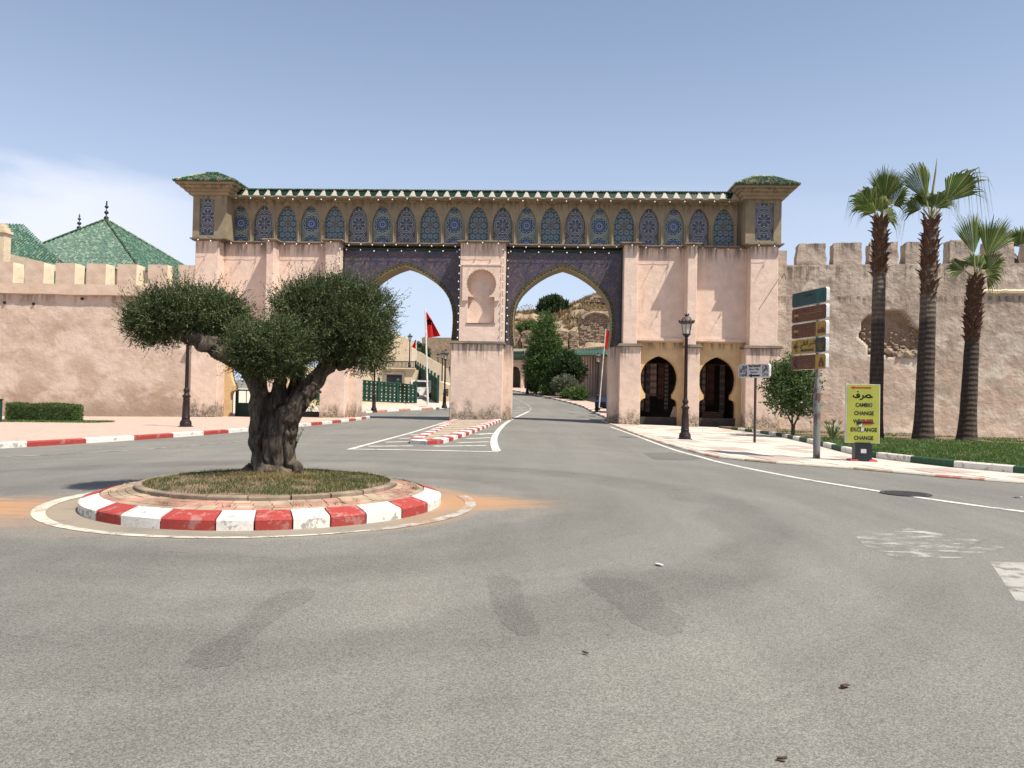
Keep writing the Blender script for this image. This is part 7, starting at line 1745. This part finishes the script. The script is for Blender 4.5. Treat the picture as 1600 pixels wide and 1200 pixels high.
# arcade with green tiled cornice: frontal part, curved corner and the shaded side running to the gate
arc = thing('arcade_building', 'pink arcaded building with green tiled canopy curving along the street beyond the right arch', 'building', (0, 0, 0))
path = [at(770, 600, 114), at(872, 600, 113), at(893, 600, 111.5), at(905, 600, 108), at(914, 600, 104), at(924, 600, 99), at(936, 600, 93), at(950, 600, 87), at(972, 600, 80), at(1010, 600, 74)]
path = smooth_line([Vector((p.x, p.y)) for p in path], 1); path = resample(path, 2.2)
ztop = at(840, 553, 113).z
for i, (a, b) in enumerate(zip(path, path[1:])):
    d = (b-a).normalized(); nr = Vector((d.y, -d.x)); L_ = (b-a).length; rz = atan2(d.y, d.x); ztop = at(840, 553, 113).z-max(0, gz(2, 110)-gz(2, a.y)); z0 = gz(a.x, a.y)-.3; w = L_
    ah = min(3.6, ztop-z0-1.6); prof = [(w*.36, 0), (w*.36, ah*.62), (w*.33, ah*.78), (w*.22, ah*.93), (0, ah)]
    A_ = [(w/2-p, z) for p, z in prof]+[(w/2+p, z) for p, z in prof[:-1][::-1]]
    mb = MB(); mb.poly([(0, 0)]+A_+[(w, 0), (w, ztop-z0), (0, ztop-z0)], 0, .35); obj('arch_bay', mb, MA['pink'], arc, (a.x, a.y, z0), (0, 0, rz))
    mb = MB(); mb.box(-.16, .16, -.22, .02, 0, ztop-z0-.1); obj('pilaster', mb, MA['pink'], arc, (a.x, a.y, z0), (0, 0, rz))
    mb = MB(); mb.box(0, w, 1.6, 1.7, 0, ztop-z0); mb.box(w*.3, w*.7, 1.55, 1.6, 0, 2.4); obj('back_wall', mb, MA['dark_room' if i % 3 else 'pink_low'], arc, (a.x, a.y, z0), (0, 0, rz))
    mb = MB(); mb.add([(-.05, -1.1, -.25), (w+.05, -1.1, -.25), (w+.05, .45, .55), (-.05, .45, .55), (-.05, -1.1, -.36), (w+.05, -1.1, -.36), (w+.05, .45, .40), (-.05, .45, .40)], [(0, 1, 2, 3), (4, 7, 6, 5), (0, 4, 5, 1), (1, 5, 6, 2), (0, 3, 7, 4)])
    cp = obj('canopy', mb, MA['green_band'], arc, (a.x, a.y, ztop-.1), (0, 0, rz))
    mb = MB(); m = int(w/.3)
    for k in range(m+1): x = w*k/m; mb.tube([(x, -1.15, -.2), (x, .45, .62)], .075, 5)
    stuff(obj('canopy_tiles', mb, MA['jade_tile'], cp))
    mb = MB(); mb.box(0, w, .36, 3.0, ztop-z0-.02, ztop-z0+.12); mb.box(0, w, .2, .55, ztop-z0+.4, ztop-z0+.75); obj('roof_slab', mb, MA['cream'], arc, (a.x, a.y, z0), (0, 0, rz))
# green letters like arches on the left part
sg = thing('inscription_band', 'pale green inscription band over the arcade at the left jamb of the right arch', 'sign', at(796, 556, 111.6)); b = sg.location; mb = MB(); e = at(818, 556, 111.6); mb.box(-.3, e.x-b.x, 0, .08, -.55, .55); obj('band', mb, MA['green_band'], sg)
mb = MB(); x = -.1
while x < e.x-b.x-.25:
    mb.box(x, x+.05, -.03, 0, -.34, .25); mb.box(x+.16, x+.21, -.03, 0, -.34, .25); mb.box(x+.05, x+.16, -.03, 0, .2, .32); x += .30
obj('lettering', mb, MA['leaf_grey'], sg)
# kerb and pavement on the right of the street
FK = [gat(800, 108), GG(796, 608), gat(819, 104), gat(850, 94), gat(887, 82), gat(908, 78)]
fk = [Vector((at(770, 600, 109).x, 109)), Vector((at(796, 600, 107).x, 107)), Vector((at(819, 600, 101).x, 101)), Vector((at(850, 600, 91).x, 91)), Vector((at(887, 600, 80.5).x, 80.5)), Vector((at(908, 600, 75).x, 75)), Vector((at(921, 600, 69).x, 69)), Vector((at(943, 600, 62).x, 62)), Vector((at(957, 600, 57.5).x, 57.5)), Vector((6.45, 55.9))]
fks = smooth_line(fk, 2)
kerb_run('far_right_kerb', fks, ['kerb_red_old', 'kerb_white'], 1.1, .22, .16, +1)
fi = inset([Vector((p.x, p.y)) for p in fks], .21)
struct(drape(fi+[(34, 56), (34, 116), (at(760, 600, 116).x, 116)], .145, 'far_right_pavement', MA['pave_pink'], .3, 3.0))
# planting in front of the arcade
Y = 95; g = gat(857, Y, .1)
tree('conifer_tree', 'bright green conical tree in the middle of the right arch', 'tree', g, [Lb(846, 588, Y, 22, 2.0, 14, g), Lb(848, 566, Y, 27, 2.2, 20, g), Lb(850, 540, Y, 25, 2.0, 22, g), Lb(851, 518, Y, 19, 1.6, 18, g), Lb(853, 502, Y, 10, 1.0, 14, g), Lb(836, 575, Y, 16, 1.4, 16, g), Lb(864, 545, Y, 14, 1.2, 16, g)],
     [([(0, 0, -.2), (-.1, 0, 3), (-.4, 0, 8)], [.24, .18, .05])], 3600, 8, .26, .10, 'leaf_mid', shell=.3, up=.3, sl_=.5)
Y = 92; g = gat(885, Y, .1)
tree('dark_tree', 'dark rounded tree right of the bright conifer, before the arcade', 'tree', g, [Lb(884, 572, Y, 22, 2.0, 18, g), Lb(872, 588, Y, 16, 1.6, 14, g), Lb(898, 580, Y, 16, 1.6, 18, g), Lb(886, 558, Y, 12, 1.2, 10, g)], [([(0, 0, -.2), (0, 0, 2.5)], [.16, .08])], 2400, 8, .24, .12, 'leaf_dark', shell=.3)
Y = 88; g = gat(885, Y, .1)
tree('grey_shrub', 'grey-green flowering shrub under the dark tree', 'shrub', g, [Lb(884, 603, Y, 14, 1.4, 13, g), Lb(874, 600, Y, 8, 1.0, 8, g)], [([(0, 0, -.2), (0, 0, 1.2)], [.08, .04])], 1200, 8, .20, .09, 'leaf_grey', shell=.3)
for k, (px, py, Y, rx, rz, lb) in enumerate(((836, 604, 97, 10, 6, 'low hedge bush at the foot of the bright conifer'), (858, 609, 92, 12, 6, 'low green bush left of the grey shrub'), (905, 616, 83, 10, 8, 'low green bush right of the grey shrub near the kerb'), (889, 617, 86, 9, 5, 'small low bush in front of the grey shrub'))):
    g = gat(px, Y, .1); tree('low_bush', lb, 'shrub', g, [Lb(px, py, Y, rx, .9, rz, g)], [([(0, 0, -.2), (0, 0, .5)], [.05, .03])], 700, 7, .18, .09, 'leaf_mid', shell=.3, group='low bushes beyond the right arch')
Y = 140; g = at(863, 490, Y)
tree('hill_tree', 'dark round tree standing on the hilltop in the middle of the right arch', 'tree', g, [Lb(863, 478, Y, 20, 2.2, 13, g), Lb(850, 481, Y, 10, 1.6, 9, g), Lb(878, 479, Y, 10, 1.6, 9, g), Lb(866, 470, Y, 12, 1.6, 7, g)], [([(0, 0, -1.5), (.1, 0, 1.5)], [.25, .12])], 2200, 8, .34, .17, 'leaf_dark', shell=.3)
for k, (px, py) in enumerate(((812, 487), (820, 484), (826, 482), (833, 486))):
    g = at(px, py+8, 142); mb = MB(); 
    for j in range(5): mb.tube([(0, 0, 0), (.2*(j-2), 0, .9), (.35*(j-2), .1, 1.5+.2*(j % 2))], [.03, .02, .015], 3); mb.ball((.35*(j-2), .1, 1.5+.2*(j % 2)), .11, 5)
    tag(obj('thistle', mb, MA['rubble'], None, g), ['leftmost', 'second', 'third', 'rightmost'][k]+' dry thistle stalk on the skyline left of the hilltop tree', 'thistle', 'dry thistles on the hill')
g = at(822, 513, 126); tree('hill_bush', 'green bush on the ruin shelf left of the bright conifer', 'shrub', g, [Lb(822, 512, 126, 14, 1.5, 5, g), Lb(832, 510, 126, 9, 1.5, 5, g)], [([(0, 0, -1), (0, 0, .2)], [.08, .04])], 600, 8, .28, .14, 'leaf_mid')
# blue covered handcart on the shaded pavement
g = gat(946, 66, .15); ct = thing('handcart', 'small three-wheeled cart under a blue tarpaulin on the shaded far pavement', 'cart', g, 1.0)
mb = MB(); mb.poly([(-.9, .45), (.8, .35), (.9, 1.15), (.2, 1.25), (-.95, .85)], -.5, .5); obj('tarpaulin', mb, MA['tarp'], ct); mb = MB(); mb.box(-.9, .9, -.45, .45, .30, .36); mb.tube([(.9, -.3, .35), (1.4, -.3, .9)], .03, 6); mb.tube([(.9, .3, .35), (1.4, .3, .9)], .03, 6); obj('chassis', mb, MA['wire'], ct)
for (x, y) in ((-.5, -.55), (-.5, .5), (.6, -.55)): mb = MB(); mb.tube([(x, y, .28), (x, y+.06, .28)], .28, 14); obj('wheel', mb, MA['rubber'], ct)
g = gat(952.5, 62, 1.7); mb = MB(); mb.box(-.05, .05, -.3, .3, 0, 1.1); o = tag(obj('shop_sign', mb, MA['yellow'], None, (g.x, g.y, g.z+.6)), 'small yellow hanging shop sign at the right jamb of the right arch', 'sign')
